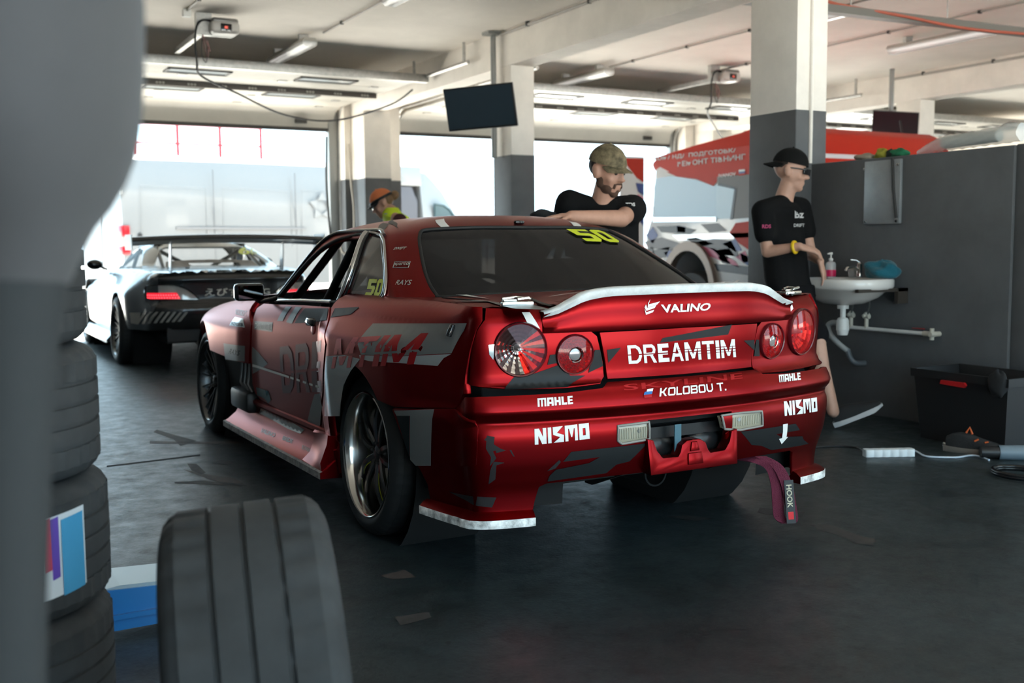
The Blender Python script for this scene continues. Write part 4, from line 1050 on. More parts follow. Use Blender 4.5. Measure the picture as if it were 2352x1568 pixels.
poly(low, [(1486, 894), (1500, 892), (1498, 900), (1484, 902)], M_vwhite, BUMP, .002, 'flag_stripe'); poly(low, [(1480, 900.5), (1498, 898), (1497, 905), (1478, 907)], mat('flag_blue', (.02, .16, .45), .4), BUMP, .0025, 'flag_stripe'); poly(low, [(1478, 907), (1497, 905), (1496, 912), (1480, 914)], M_redgloss, BUMP, .002, 'flag_stripe')
poly(low, [(1312, 1037), (1487, 1017), (1445, 1059), (1416, 1066), (1392, 1086), (1257, 1105), (1262, 1092), (1277, 1078), (1352, 1063), (1378, 1049), (1293, 1060)], M_vdark, BUMP)
poly(low, [(1701, 991), (1827, 972.6), (1837, 987), (1782, 996.5), (1794, 1003), (1842, 1001), (1846, 1010), (1857, 1018.5), (1771, 1033), (1748, 1023), (1726, 1021.4)], M_vdark, BUMP)
poly(low, [(1797, 974), (1808, 972), (1805, 1003), (1809, 1002), (1794, 1019), (1788, 1007), (1795, 1005), (1797, 990)], M_vwhite, BUMP, .003, 'arrow_sticker')
poly(low, [(1159, 893), (1181, 866), (1215, 862), (1262, 846), (1290, 836), (1310, 862), (1345, 862), (1304, 888)], M_vdark, LAMPP, -.0015, step=.014)
poly(low, [(1264, 815), (1286, 813), (1284, 833), (1258, 838)], M_vdark, LAMPP, -.0015, step=.014); poly(low, [(1367, 804), (1379, 803), (1386, 840), (1352, 856)], M_vdark, LAMPP, -.0015, step=.014)
poly(low, [(1394, 803), (1426, 798), (1397, 833)], M_vdark, LID); poly(low, [(1515, 787), (1522, 776), (1681, 745), (1672, 768), (1600, 777)], M_vdark, LID, .001)
rp = [o for o in CAR.children if o.name.startswith('tail_lamp_panel')][-1]
poly(low, [(1738, 780), (1744, 780), (1746, 818), (1733, 818)], M_vdark, rp, -.0015, step=.016); poly(low, [(1708, 782), (1732, 780), (1733, 805)], M_vdark, LID)
poly(low, [(1199, 716), (1217, 716), (1241, 755), (1211, 740)], M_vwhite, LAMPP, -.0015, step=.014); poly(low, [(1808, 692), (1817, 692), (1823, 708), (1810, 722)], M_vwhite, rp, -.0015, step=.016)
# scuffs on the bumper corner
M_scuff = mat('black_scuff', (.010, .008, .009), .7)
for pix in ([(1142, 976), (1145, 971), (1122, 1000), (1130, 1018), (1112, 1010)], [(1118, 1000), (1136, 1003), (1134, 1020), (1150, 1030), (1132, 1036), (1140, 1052), (1125, 1070), (1128, 1050), (1116, 1030)], [(1135, 1025), (1162, 1034), (1140, 1040)], [(1134, 1060), (1160, 1062), (1140, 1068), (1138, 1100), (1122, 1112), (1126, 1080)], [(1055, 990), (1075, 1000), (1085, 1018), (1070, 1015)], [(1030, 1128), (1060, 1135), (1100, 1140), (1140, 1142), (1130, 1165), (1085, 1158)], [(1170, 1033), (1174, 1033), (1182, 1048), (1179, 1048)], [(1256, 1082), (1284, 1056), (1288, 1060), (1276, 1075)]): poly(low, pix, M_scuff, BUMP, .001, 'scuff_mark')
# loose rear end of the overfender
flap = low.trace([(907, 939), (1046, 939), (1092, 966), (1099, 985), (1096, 1040), (1094, 1067), (1030, 1070), (975, 1070), (952, 1056), (928, 995)])
FLAP = low.panel('overfender_end', [flap], M_red, CAR, .025, .012, .014)
poly(low, [(912, 941), (1004, 941), (997, 1067), (962, 1067), (949, 1053), (949, 953), (918, 953)], M_vgrey, FLAP, .0135); poly(low, [(918, 953), (948, 953), (948, 1050), (930, 995)], M_vdark, FLAP, .0135)
# left side
poly(low, [(857, 743), (1073, 742), (1038, 811), (920, 817), (830, 814), (822, 790)], M_vgrey, QUART)
poly(low, [(826, 815), (920, 818), (1037, 813), (1020, 822), (1006, 840), (915, 833), (850, 829), (828, 824)], mat('light_silver_vinyl', (.42, .44, .45), .3, .5), QUART)
poly(low, [(750, 818), (790, 815), (828, 824), (806, 852), (790, 884), (783, 925), (781, 955), (746, 955), (747, 900)], M_vsilver, QUART)
words(low, '', 'WTIW', [(762, 846), (952, 836), (986, 765), (775, 778)], M_redgloss, QUART, blk=True, off=.003, cuts=[rc(-.1, 1.1, .40, .48)])
words(low, '', 'DRE', [(650, 903), (739, 900), (738, 781), (643, 797)], mat('dark_red_vinyl', (.085, .0015, .003), .34, .95), DOOR, blk=True, cuts=[rc(-.1, 1.1, .42, .47)])
poly(low, [(637, 737), (657, 704), (670, 704), (650, 737)], M_vgrey, DOOR); poly(low, [(658, 740), (680, 705), (694, 705), (671, 743)], mat('mid_silver_vinyl', (.36, .37, .37), .25, .5), DOOR); poly(low, [(677, 742), (701, 708), (754, 708), (750, 735), (720, 740)], M_vdark, DOOR)
poly(low, [(760, 729), (770, 708), (826, 705), (806, 722)], M_vdark, QUART)
poly(low, [(585, 737), (627, 740), (625, 762), (584, 756)], M_vgrey, DOOR, .001, 'sponsor_sticker'); words(low, '', 'DriftschoolPRO', [(586, 753), (624, 759), (626, 744), (587, 741)], M_vwhite, DOOR, bold=.01)
poly(low, [(580, 796), (616, 835), (581, 858)], M_vgrey, DOOR); poly(low, [(581, 836), (665, 863), (665, 868), (581, 842)], M_vwhite, DOOR, .003, 'door_stripe')
for i in range(5):
    a = 668 + i * 14.5; t = lambda x: 863 + (x - 665) * .335; poly(low, [(a, t(a)), (a + 8, t(a + 8)), (a + 8, t(a + 8) + 5), (a, t(a) + 5)], M_vwhite, DOOR, .003, 'door_stripe')
poly(low, [(723, 905), (737, 903), (736, 975), (731, 983), (706, 972), (714, 936)], M_vgrey, DOOR)
poly(low, [(589, 889), (617, 898), (623, 918), (617, 926), (608, 915), (592, 908)], mat('teal_sticker', (.03, .09, .11), .35), DOOR, .002, 'sponsor_sticker')
poly(low, [(514, 788), (563, 794), (563, 830), (518, 825)], M_vgrey, FENDER)
words(low, '', 'KOLOBOV T', [(541, 722), (567, 727), (567, 714), (543, 709)], M_vwhite, FENDER); poly(low, [(530, 742), (540, 728), (560, 732), (563, 752), (527, 747)], M_vsilver, FENDER, .0015, 'sponsor_sticker')
words(low, '', 'POWER', [(531, 746), (561, 750), (560, 742), (533, 739)], M_vdark, FENDER, off=.003); words(low, '', 'RAYS', [(525, 812), (551, 817), (553, 805), (529, 800)], M_vdark, FENDER, bold=.02, shear=.2)
words(upp, '', '50', [(838, 680), (872, 680), (881, 641), (849, 641)], M_vyel, QW, blk=True, off=.002)
words(upp, '', '50', [(1347, 555), (1427, 558), (1381, 530), (1300, 527)], M_vyel, GLASS, blk=True, off=.003)
words(upp, '', 'SWIFT', [(903, 574), (932, 573), (935, 567), (907, 568)], M_vsilver, ROOF, bold=.03, shear=.2); words(upp, '', 'sparco', [(905, 612), (938, 611), (941, 603), (907, 604)], M_vsilver, ROOF, bold=.01); words(upp, '', 'RAYS', [(908, 654), (944, 655), (947, 643), (912, 643)], M_vsilver, ROOF, bold=.01, shear=.2)
frame_strip('sticker_outline', [(903, 615), (938, 615), (942.5, 601), (907, 601.5)], .0016, M_vsilver, ROOF, .001, closed=True, sharp=True)
poly(upp, [(1000, 506), (1020, 503), (1033, 521), (1013, 522)], M_vwhite, ROOF, .002); poly(upp, [(1305, 509), (1324, 512), (1336, 521), (1318, 520)], M_vwhite, ROOF, .002)
poly(upp, [(868, 526), (880, 512), (899, 504), (914, 504), (893, 515), (883, 528)], M_vdark, ROOF, .002)
# skirt print
def skirt_surf():
    f = lambda a, b: skirt_f(b / .05, a, -1)
    s = Surf(f, .34, 1.96, .0, .05 * (len(SK_PROF) - 4.001), 60, 24, centre=V((0, 1.2, .25))); return s
sks = skirt_surf()
for wd, q in (('VALINO', [(598, 992), (630, 1005), (634, 995), (603, 983)]), ('BRIDE', [(648, 1010), (672, 1019), (674, 1009), (651, 1000)]), ('ROWEN', [(693, 1031), (712, 1039), (714, 1030), (695, 1021)]), ('VERTEX', [(731, 1053), (763, 1070), (765, 1059), (733, 1042)])): words(sks, '', wd, q, M_vgrey, SKL, bold=.02, shear=.15)
poly(sks, [(596, 934), (700, 986), (690, 996), (662, 985), (596, 948)], M_vsilver, SKL)
# shark antenna on the roof, door handle, fuel catch, mirror
p = upp.f(.02, V1 + .10); MB().box(-.022, .022, -.012, .012, 0, .014, axisM(p, (0, 0, 1), (1, 0, 0)), bev=.005).build('roof_aerial', M_gloss, CAR, 40)
for mm in (1, -1):
    a, b = low.hit(721, 742); a *= mm; n = low.N(a, b); M = axisM(low.f(a, b) + n * .012, n, (0, 1, 0))
    hd = MB().box(-.055, .055, -.022, .014, -.006, .014, M, bev=.013).build('door_handle', M_gloss, CAR, 60)
    MB().ball((0, .022, -.014), (.036, .028, .005), M=M).build('handle_recess', M_redgloss, hd, 60)
    a, b = low.hit(1040, 761); a *= mm; n = low.N(a, b); M = axisM(low.f(a, b) + n * .004, n, (0, 1, 0))
    MB().box(-.010, .010, -.022, .022, -.002, .012, M, bev=.004).box(-.016, .004, -.012, .016, .004, .016, M, bev=.003).build('boot_pin', M_gloss, CAR, 40)
for sg in (-1, 1):
    c = V((sg * .925, 1.30, .905)); M = axisM(c, (0, -1, 0), (1, 0, 0))
    mi = MB().box(-.070, .070, -.042, .042, -.045, .02, M, bev=.016).build('door_mirror', M_gloss, CAR, 50)
    MB().box(-.060, .060, -.033, .033, .0205, .023, M, bev=.001).build('mirror_glass', mat('mirror_glass', (.10, .105, .11), .03, 1.0), mi)
    tubeo('mirror_arm', [(sg * .90, 1.31, .875), (sg * .87, 1.32, .855), (sg * .82, 1.33, .862), (sg * .78, 1.34, .87)], .011, M_gloss, mi)
# HOOK tag on the strap
q = V((sx + .1245, sy - .062, .095)); M = Matrix(((.25, 0, -.97, 0), (-.97, 0, -.25, 0), (0, 1, 0, 0), (0, 0, 0, 1)))
hook_M = Matrix.Translation((sx + .113, sy - .0685, .245)) @ axisM((0, 0, 0), (-.484, -.875, .12), (.06, 0, -1))
MB().box(-.005, .155, -.017, .017, .0015, .0030, hook_M).build('strap_label', M_black, STR)
flat_text('lettering', 'HOOK', hook_M @ Matrix.Translation((.012, -.010, .0036)), .020, mat('cream_thread', (.60, .55, .40), .7), STR, bold=.02, w=.085)
MB().box(.112, .140, -.010, .010, .0031, .0038, hook_M).build('label_heart', M_redgloss, STR)
# ---- inside
boxo('cabin_floor', -.70, .70, -.1, 1.75, .27, .30, M_inner, CAR); boxo('rear_bulkhead', -.70, .70, -.16, -.12, .3, .93, M_inner, CAR)
M_seat = mat('seat_fabric', (.020, .020, .022), .85)
for sx_ in (-.36, .36):
    st = MB(); st.loft([[V((sx_ + dx * w, lerp(.62, .34, t) + dy, lerp(.42, 1.06, t))) for dx, dy in ((-.25, .12), (-.22, -.02), (-.1, -.06), (.1, -.06), (.22, -.02), (.25, .12), (.2, .05), (-.2, .05))] for t, w in ((0, .9), (.3, 1), (.65, 1.02), (.8, .75), (1, .55))])
    st.box(sx_ - .24, sx_ + .24, .55, 1.05, .34, .46, bev=.04); st.build('bucket_seat', M_seat, CAR, 60)
MB().loft([[V((x, y, z)) for y, z in ((1.42, .80), (1.48, .88), (1.75, .87), (1.75, .60), (1.45, .62))] for x in (-.70, -.3, .3, .70)]).build('dashboard', M_seat, CAR, 40)
ml = axisM((.36, 1.22, .80), (0, -.9, .35), (1, 0, 0)); MB().tube([ml @ V((.17 * cos(a), .17 * sin(a), 0)) for a in [2 * pi * i / 28 for i in range(28)]], .015, 8, closed=True).build('steering_wheel', M_seat, CAR, 60)
M_cage = mat('cage_tube', (.014, .015, .016), .35, .3)
for sg in (-1, 1):
    for pts in ([(sg * .66, 1.62, .35), (sg * .66, 1.55, .80), (sg * .545, 1.02, 1.165), (sg * .53, .40, 1.175)], [(sg * .66, .38, .32), (sg * .63, .38, .85), (sg * .53, .36, 1.17), (0, .36, 1.19)], [(sg * .55, .42, 1.15), (sg * .665, 1.40, .55)], [(sg * .56, .80, 1.14), (sg * .665, 1.28, .62)], [(sg * .53, .36, 1.14), (sg * .58, -.10, .90)]): tubeo('roll_cage_tube', pts, .021, M_cage, CAR, 10)
tubeo('roll_cage_tube', [(-.55, 1.03, 1.175), (.55, 1.03, 1.175)], .021, M_cage, CAR); tubeo('roll_cage_tube', [(-.53, .37, 1.15), (.60, .38, .60)], .021, M_cage, CAR)
words(upp, '', '50', [(838, 680), (872, 680), (881, 641), (849, 641)], M_vyel, [o for o in CAR.children if o.name.startswith('quarter_window')][-1], blk=True) if False else None
# ================================================================== the silver coupe with the big wing, parked in front
def body_surfs(base_pts, ZT, DR, DS, flare, T, ring, zroof, hroof, zb, V1_, V2_, RSs, ctr):
    B = PlanCurve(base_pts, 16)
    def lf(s, z):
        p, n = B.at(abs(s)); sg = -1 if s >= 0 else 1; wr = sstep(.30, .80, -n.y)
        D = lerp(interp(DS, interp(ZT, p.y) - z) + flare(p.y, z), interp(DR, z), wr); return V((sg * (p.x + n.x * D), p.y + n.y * D, z))
    cache = {}
    def rc(t):
        k = round(t * 100)
        if k not in cache: cache[k] = catmull([V((a, b, 0)) for a, b in ring(k / 100)], 10)
        return cache[k]
    def uf(s, v):
        q = min(abs(s) / RSs, 1); sg = -1 if s >= 0 else 1; t = min(v / V1_, 1); c = rc(t); x = q * (len(c) - 1); i = int(min(x, len(c) - 2)); p = c[i].lerp(c[i + 1], x - i)
        if v <= V1_: return V((sg * p.x, p.y, lerp(zb, zroof, t)))
        g = min((v - V1_) / V2_, 1); p = V((0, ctr, 0)).lerp(p, 1 - g); return V((sg * p.x, p.y, zroof + hroof * (1 - (1 - g) ** 2.8)))
    L = Surf(lf, -B.L[-1], B.L[-1], .08, .94, 150, 40, trace_a=(-.95, B.find_y(2.9))); U = Surf(uf, -RSs, RSs, 0, V1_ + V2_, 150, 40, centre=V((0, ctr, .7)), trace_a=(-1.2, RSs * .9))
    L.M = U.M = Matrix.Translation(T); L.B = B; L.zt = lambda s: interp(ZT, B.at(abs(s))[0].y)
    return L, U
SV_T = V((.24, 7.05, 0))
def sv_ring(t):
    w = interp([(0, .735), (.5, .66), (.85, .58), (1, .52)], t); r = lerp(-.38, .28, t); f = lerp(1.75, 1.05, t); L = f - r
    return [(0, r), (.3 * w, r + .012), (.6 * w, r + .05), (.8 * w, r + .10), (.93 * w, r + .18), (.985 * w, r + .30), (w, r + .5 * L), (.985 * w, f - .27 * L), (.94 * w, f - .15 * L), (.80 * w, f - .06 * L), (.45 * w, f - .015 * L), (0, f)]
sv_fl = lambda y, z: .065 * sstep(.84, .66, z) * sstep(.62, .30, y) * sstep(-.70, -.35, y) + .05 * sstep(.78, .62, z) * sstep(1.6, 2.1, y) * sstep(3.2, 2.8, y)
SL, SU = body_surfs([(0, -.96), (.3, -.952), (.5, -.925), (.65, -.875), (.745, -.79), (.80, -.66), (.835, -.4), (.855, 0), (.86, .6), (.86, 1.3), (.85, 2.0), (.82, 2.55), (.74, 3.0), (.5, 3.35), (.2, 3.45), (0, 3.46)],
    [(-1, .885), (0, .915), (.6, .91), (1.3, .88), (2.0, .81), (2.6, .75), (3.4, .6)],
    [(.05, -.10), (.36, -.02), (.40, .015), (.46, .035), (.54, .04), (.575, .035), (.60, .020), (.62, .0), (.70, -.005), (.78, -.004), (.83, .004), (.86, -.02), (.885, -.07), (1, -.2)],
    [(-.05, -.25), (0, -.12), (.012, -.085), (.04, -.05), (.09, -.022), (.16, -.004), (.26, .004), (.45, -.004), (.6, -.02), (.8, -.05)], sv_fl, SV_T, sv_ring, 1.135, .065, .86, .34, .55, 2.9, .62)
M_sv = mat('silver_blue_paint', (.115, .128, .138), .24, .65, coat=.3); M_svd = mat('graphite_paint', (.035, .036, .038), .2, .5, coat=.5); M_carbon = mat('carbon_fibre', (.020, .021, .022), .3, coat=.3)
SV = empty('racing_car', SV_T, label='silver and black coupe with a tall rear wing parked in front of the red car', cat='car')
sA = SL.B.find_y(0); sF = SL.B.find_y(2.525); smax = SL.B.find_y(3.0)
te = lambda a, b, n=20, d=.001: [(lerp(a, b, i / n), SL.zt(lerp(a, b, i / n)) - d) for i in range(n + 1)]
arc = lambda c, a0, a1, st, r=.365: [(c + r * cos(radians(d)), .33 + r * sin(radians(d))) for d in range(a0, a1, st)]
q_low = [(.62, .36), (.0, .36)]
s_cor = .70
# silver upper quarter and the black tail
qs = te(s_cor, sA + .55) + [(sA + .55, .25), (sA + .37, .25)] + arc(sA, 10, 171, 8) + [(sA - .40, .36), (s_cor + .12, .36), (s_cor, .60)]
SL.panel('quarter_panel', [qs], M_sv, SV, .04, 0, .02); SL.panel('quarter_panel', mir([qs]), M_sv, SV, .06, 0, .02)
ds = te(sA + .555, sA + 1.55) + [(sA + 1.55, .22), (sA + .555, .22)]
dr = SL.panel('door', [ds], M_sv, SV, .06, 0, .02); SL.panel('door', mir([ds]), M_sv, SV, .08, 0, .02)
fs_ = te(sA + 1.555, smax) + [(smax, .3)] + arc(sF, 0, 181, 10)[0:] + [(sA + 1.555, .25)]
SL.panel('front_fender', [fs_], M_sv, SV, .08, 0, .02); SL.panel('front_fender', mir([fs_]), M_sv, SV, .08, 0, .02)
tl = [(0, .62), (s_cor - .003, .60), (s_cor - .003, SL.zt(s_cor) - .03), (s_cor - .06, SL.zt(.6) - .003), (.3, SL.zt(.3) - .001), (0, SL.zt(0) - .001)]
lampq = SL.trace([(334, 660), (350, 655), (400, 655), (432, 666), (457, 687), (440, 689), (380, 688), (336, 685)])
TAIL = SL.panel('tail_panel', [sym(tl)], M_svd, SV, .04, 0, .02, cuts=[lampq] + mir([lampq]))
bl_ = [(0, .38), (s_cor - .02, .37), (s_cor + .118, .365), (s_cor + .0, .60), (s_cor - .003, .597), (0, .615)]
SBUMP = SL.panel('rear_bumper', [sym(bl_)], M_svd, SV, .04, .004, .02)
for q in (lampq, mir([lampq])[0]):
    lo = SL.panel('tail_lamp', [q], mat('clear_lamp_lens', (.55, .53, .5), .1, .3, coat=.5), SV, .03, -.006, .02)
    a0, a1 = min(p[0] for p in q), max(p[0] for p in q); z0, z1 = min(p[1] for p in q), max(p[1] for p in q); sg = 1 if a1 > 0 else -1
    L0 = [(lerp(a1, a0, .06), lerp(z0, z1, .10)), (lerp(a1, a0, .68), lerp(z0, z1, .10)), (lerp(a1, a0, .62), lerp(z0, z1, .50)), (lerp(a1, a0, .05), lerp(z0, z1, .50))] if sg > 0 else [(lerp(a0, a1, .06), lerp(z0, z1, .10)), (lerp(a0, a1, .68), lerp(z0, z1, .10)), (lerp(a0, a1, .62), lerp(z0, z1, .50)), (lerp(a0, a1, .05), lerp(z0, z1, .50))]
    SL.panel('led_strip', [L0], mat('red_led_lens', (.55, .01, .02), .15, coat=.4, emit=(1, .02, .04), estr=.5), lo, .03, .001, .004)
    dots = MB(); u_ = quad_map([[((i + .5) / 13, (j + .5) / 2.4) for i in range(13)] for j in range(2)], L0)
    for row in u_:
        for a, b in row: dots.lathe([(0, .002), (.006, .001), (.007, 0)], 6, axisM(SL.f(a, b) + SL.N(a, b) * .002, SL.N(a, b)))
    tag(dots.build('led_dots', mat('led_dot', (.9, .1, .1), .2, emit=(1, .08, .10), estr=1.4), lo, None), kind='stuff')
    MB().tube([SL.f(a, b) + SL.N(a, b) * .001 for a, b in [(p.x, p.y) for p in catmull([V((a, b, 0)) for a, b in q], 3, True)]], .006, 6, closed=True).build('lamp_rim', M_gloss, lo, 60)
cut_words = [(470, 680), (620, 676), (620, 660), (471, 662)]
SL.text('lettering', 'えびす KING', cut_words, mat('cream_vinyl', (.80, .78, .70), .4), TAIL, .01)
for i in range(9):
    x = 298 + i * 13.5; y = 745 - i * .9
    if i == 0: SL.decal('livery_patch', [SL.trace([(300, 718), (326, 717), (318, 744), (303, 742)])], mat('pale_vinyl', (.36, .35, .32), .35), SBUMP, .007)
    else: SL.decal('livery_stripe', [SL.trace([(x + 20, 716), (x + 26, 716), (x + 8, y), (x + 2, y)])], mat('pale_vinyl', (.36, .35, .32), .35), SBUMP, .007)
# greenhouse
kk = lambda k, t: (k / 11 * 2.9, t * .34)
rgl = [(0, .325), kk(2.4, .955), kk(2.75, .88), kk(3.05, .35), kk(2.7, .17), (0, .055)]
swl = [kk(4.3, .25), kk(4.45, .55), kk(4.9, .90), kk(6.2, .93), kk(7.1, .75), kk(8.0, .25), kk(7.8, .14), kk(5.2, .12)]
wsl = [kk(8.6, .2), kk(10.99, .16), kk(10.99, .96), kk(9.3, .94)]
RO = SU.panel('roof', [[(-2.895, .02), (0, .02), (2.895, .02), (2.895, .875), (-2.895, .875)]], M_sv, SV, .05, 0, .015, cuts=[sym(rgl), swl, wsl] + mir([swl, wsl]))
bh = kk(0, .50)[1]
SU.panel('rear_bulkhead_plate', [[(-.62, .03), (.62, .03), (.60, bh), (.3, bh + .018), (0, bh + .022), (-.3, bh + .018), (-.60, bh)]], mat('plate_grey', (.16, .15, .145), .45, .4), SV, .05, -.02, .004, cuts=[[(-.36, .055), (.30, .055), (.30, bh - .015), (-.36, bh - .015)]])
SU.text('lettering', '66', [(545, 584), (592, 584), (590, 566), (544, 566)], M_vyel, RO, .03, 0, .0)
SU.panel('rear_window', [sym(rgl)], mat('light_tint', (.25, .28, .28), .03, alpha=.16), SV, .08, -.004, 0)
for mm in (1, -1): SU.panel('side_window', [[(mm * a, b) for a, b in swl]], mat('light_tint', (.25, .28, .28), .03, alpha=.16), SV, .08, -.004, 0)
for sg in (-1, 1):
    for pts in ([(sg * .60, .42, .32), (sg * .56, .42, .90), (sg * .44, .42, 1.14), (0, .42, 1.16)], [(sg * .44, .42, 1.13), (sg * .50, -.25, .86)], [(sg * .56, .42, .55), (-sg * .44, .42, 1.10)], [(sg * .62, 1.45, .6), (sg * .50, .98, 1.13), (sg * .45, .42, 1.14)]): tubeo('roll_cage_tube', pts, .02, M_cage, SV)
boxo('cabin_floor', -.7, .7, -.3, 2.6, .30, .33, M_inner, SV); MB().box(-.7, .7, 1.3, 1.55, .6, .85, bev=.03).build('dashboard', M_seat, SV, 40)
# deck and bonnet
def top_sheet(name, s0, s1, crown, m, step=.07):
    e = [SL.f(lerp(s0, s1, i / 50), SL.zt(lerp(s0, s1, i / 50)) - .001) for i in range(51)]
    if s0 * s1 > 0: e = e + [V((-p.x, p.y, p.z)) for p in reversed(e)]
    v2, f2 = cdt([[(p.x, p.y) for p in e]], step); hs = {(round(p.x, 5), round(p.y, 5)): p.z for p in e}
    return raw(name, [V((x, y, hs.get((round(x, 5), round(y, 5)), interp([(-1, .885), (0, .915), (.6, .91), (1.3, .88), (2.0, .81), (2.6, .75), (3.4, .6)], y) + crown * (1 - min(1, abs(x) / .73) ** 2)))) for x, y in v2], f2, m, SV, smooth=60)
SDECK = top_sheet('trunk_lid', -SL.B.find_y(.5), SL.B.find_y(.5), .02, M_sv); top_sheet('hood', SL.B.find_y(1.3), SL.B.L[-1] - .02, .03, M_sv)
for x, y in ((-.52, -.62), (-.40, -.80), (.52, -.62)): MB().lathe([(0, .012), (.022, .010), (.026, 0)], 16, Matrix.Translation((x, y, .925))).build('bonnet_pin', M_gloss, SV, 40)
# wing
prof = [(0, .0), (.03, .022), (.10, .034), (.18, .030), (.25, .012), (.26, .004), (.18, .010), (.10, .008), (.03, -.006)]
wr = []
for i in range(21):
    x = lerp(-.90, .90, i / 20); e = .025 * (1 - (abs(x) / .9) ** 2); wr.append([V((x, -.86 + a, 1.13 + e + b * 1.6 + .055 * (1 - a / .26))) for a, b in prof])
WING = MB().loft(wr).build('rear_wing', M_carbon, SV, 50)
for sg in (-1, 1):
    MB().prism([(-.90, 1.10), (-.56, 1.10), (-.54, 1.16), (-.58, 1.24), (-.90, 1.24)], sg * .90 - .004, sg * .90 + .004, Matrix(((0, 0, 1, 0), (1, 0, 0, 0), (0, 1, 0, 0), (0, 0, 0, 1)))).build('end_plate', mat('white_plate', (.7, .7, .7), .35), WING)
    MB().prism([(-.72, .90), (-.62, .90), (-.64, 1.0), (-.70, 1.17), (-.76, 1.18), (-.735, 1.0)], sg * .53 - .005, sg * .53 + .005, Matrix(((0, 0, 1, 0), (1, 0, 0, 0), (0, 1, 0, 0), (0, 0, 0, 1)))).build('wing_strut', mat('brushed_plate', (.38, .38, .38), .35, .8), WING)
# wheels, wells, underside, skirt, mirror
for sg in (-1, 1):
    make_wheel(SV, (sg * .935, 0, .325), (sg, 0, .03), .328, 'thin', w=.27); make_wheel(SV, (sg * .90, 2.525, .32), (sg, 0, 0), .32, 'thin', w=.25)
    for yy in (0, 2.525): MB().lathe([(.42, 0), (.42, -.36), (0, -.36)], 24, axisM((sg * .84, yy, .34), (sg, 0, 0))).build('wheel_well', M_inner, SV, 60, fixn=False)
    MB().loft([[V((sg * .80, y, .30)), V((sg * .90, y, .27)), V((sg * .965, y, .20)), V((sg * .965, y, .17)), V((sg * .80, y, .17))] for y in (.42, 1.0, 1.6, 2.12)]).build('side_skirt', M_sv, SV, 30)
    c = V((sg * .93, 1.28, .945)); mi = MB().ball(c, (.085, .05, .055)).build('door_mirror', M_gloss, SV, 60); tubeo('mirror_arm', [c, (sg * .80, 1.30, .89)], .012, M_gloss, mi)
boxo('floor_pan', -.62, .62, -.88, 2.6, .24, .30, M_inner, SV); MB().box(-.62, .62, -.90, -.86, .26, .40).build('diffuser', M_black, SV)
for x in (-.25, -.32): MB().lathe([(.030, 0), (.036, 0), (.036, -.4), (.030, -.4)], 18, axisM((x, -.93, .23), (0, -1, -.1))).build('exhaust_pipe', M_steel, SV, 40)
# ================================================================== loose tyres in front
def lying_tyre(c, R, w, label, tilt=(0, 0), rot=0, m=None, gr=4, nt=.006):
    o = empty('tyre', (c[0], c[1], c[2]), label=label, cat='tyre', group=None)
    vs, fs = tyre_mesh(R, .235, w, 132, gr, nt, .008, 3)
    M = Matrix.Rotation(tilt[0], 4, 'X') @ Matrix.Rotation(tilt[1], 4, 'Y') @ Matrix.Rotation(rot, 4, 'Z') @ Matrix.Translation((0, 0, w))
    MB().add(vs, fs, M).build('tread', m or M_tyre, o, 50)
    MB().lathe([(.229, -.03), (.232, -.02), (.232, -(w - .02)), (.229, -(w - .03))], 40, M).build('bead_liner', M_black, o, 60, fixn=False)
    return o
M_tyreb = mat('dusty_tyre_rubber', (.030, .033, .035), .8, var=.25, vscale=6)
p = CAM_P + ray(243, 900) * (2.42 / ray(243, 900).dot(_fw)); st_c = V((p.x, p.y, 0)) - _r0 * .345 + V((0, .03, 0))
ST_H = .3035
names = ('tyre lying lowest in the stack on the floor', 'tyre with a paper label, second from the floor in the stack', 'tyre third from the floor in the stack', 'tyre on top of the stack under the grey cover')
for i in range(4):
    off = (.0, .0, -.012, -.030)[i]
    ty = lying_tyre((st_c.x + off, st_c.y, ST_H * i + .006), .322, .285, names[i], rot=i * .7, m=M_tyreb)
    if i == 1: LAB_T = ty
# paper label on the second tyre (curved with the tread)
def on_tread(a, z, off=.003): return V(((.322 + off) * cos(a), (.322 + off) * sin(a), z))
ac = atan2(CAM_P.y - st_c.y, CAM_P.x - st_c.x) + .30
M_lab = mat('label_paper', (.55, .60, .64), .4); labs = []
def tread_patch(nm, a0, a1, z0, z1, m, off, slant=0, parent=None):
    n = 8; vs = []; fs = []
    for i in range(n + 1):
        a = lerp(a0, a1, i / n)
        for z in (z0, z1): vs.append(on_tread(a, z + slant * (i / n - .5), off))
    for i in range(n): fs.append((2 * i, 2 * i + 2, 2 * i + 3, 2 * i + 1))
    return raw(nm, vs, fs, m, parent or LAB_T, smooth=60)
ac += .13
LB = tread_patch('paper_label', ac - .40, ac + .42, .055, .235, M_lab, .0035, .02)
tread_patch('label_band', ac + .20, ac + .40, .06, .23, mat('label_blue', (.05, .28, .50), .4), .005, .006); tread_patch('label_band', ac + .12, ac + .18, .10, .235, mat('label_purple', (.10, .05, .35), .4), .0048, .004); tread_patch('label_band', ac + .07, ac + .12, .12, .235, mat('label_red', (.45, .03, .08), .4), .0048, .004)
def tread_text(word, a_c, z0, hgt, wid, m):
    lp, tw = text_loops(word, .015); u = fit_loops(lp, 0, 0, 1, 1); v2, f2 = cdt(u, .12)
    return raw('lettering', [on_tread(a_c + y * hgt / .322, z0 + (1 - x) * wid, .006) for x, y in v2], [tuple(reversed(f)) for f in f2], m, LAB_T)
M_ink = mat('black_ink', (.015, .015, .02), .6)
tread_text('99W XL', ac - .17, .09, .030, .12, M_ink); tread_text('225/40ZR18', ac - .04, .075, .022, .14, M_ink)
tread_patch('label_band', ac - .27, ac - .22, .07, .12, mat('label_cyan', (.03, .16, .22), .4), .0048, .0)
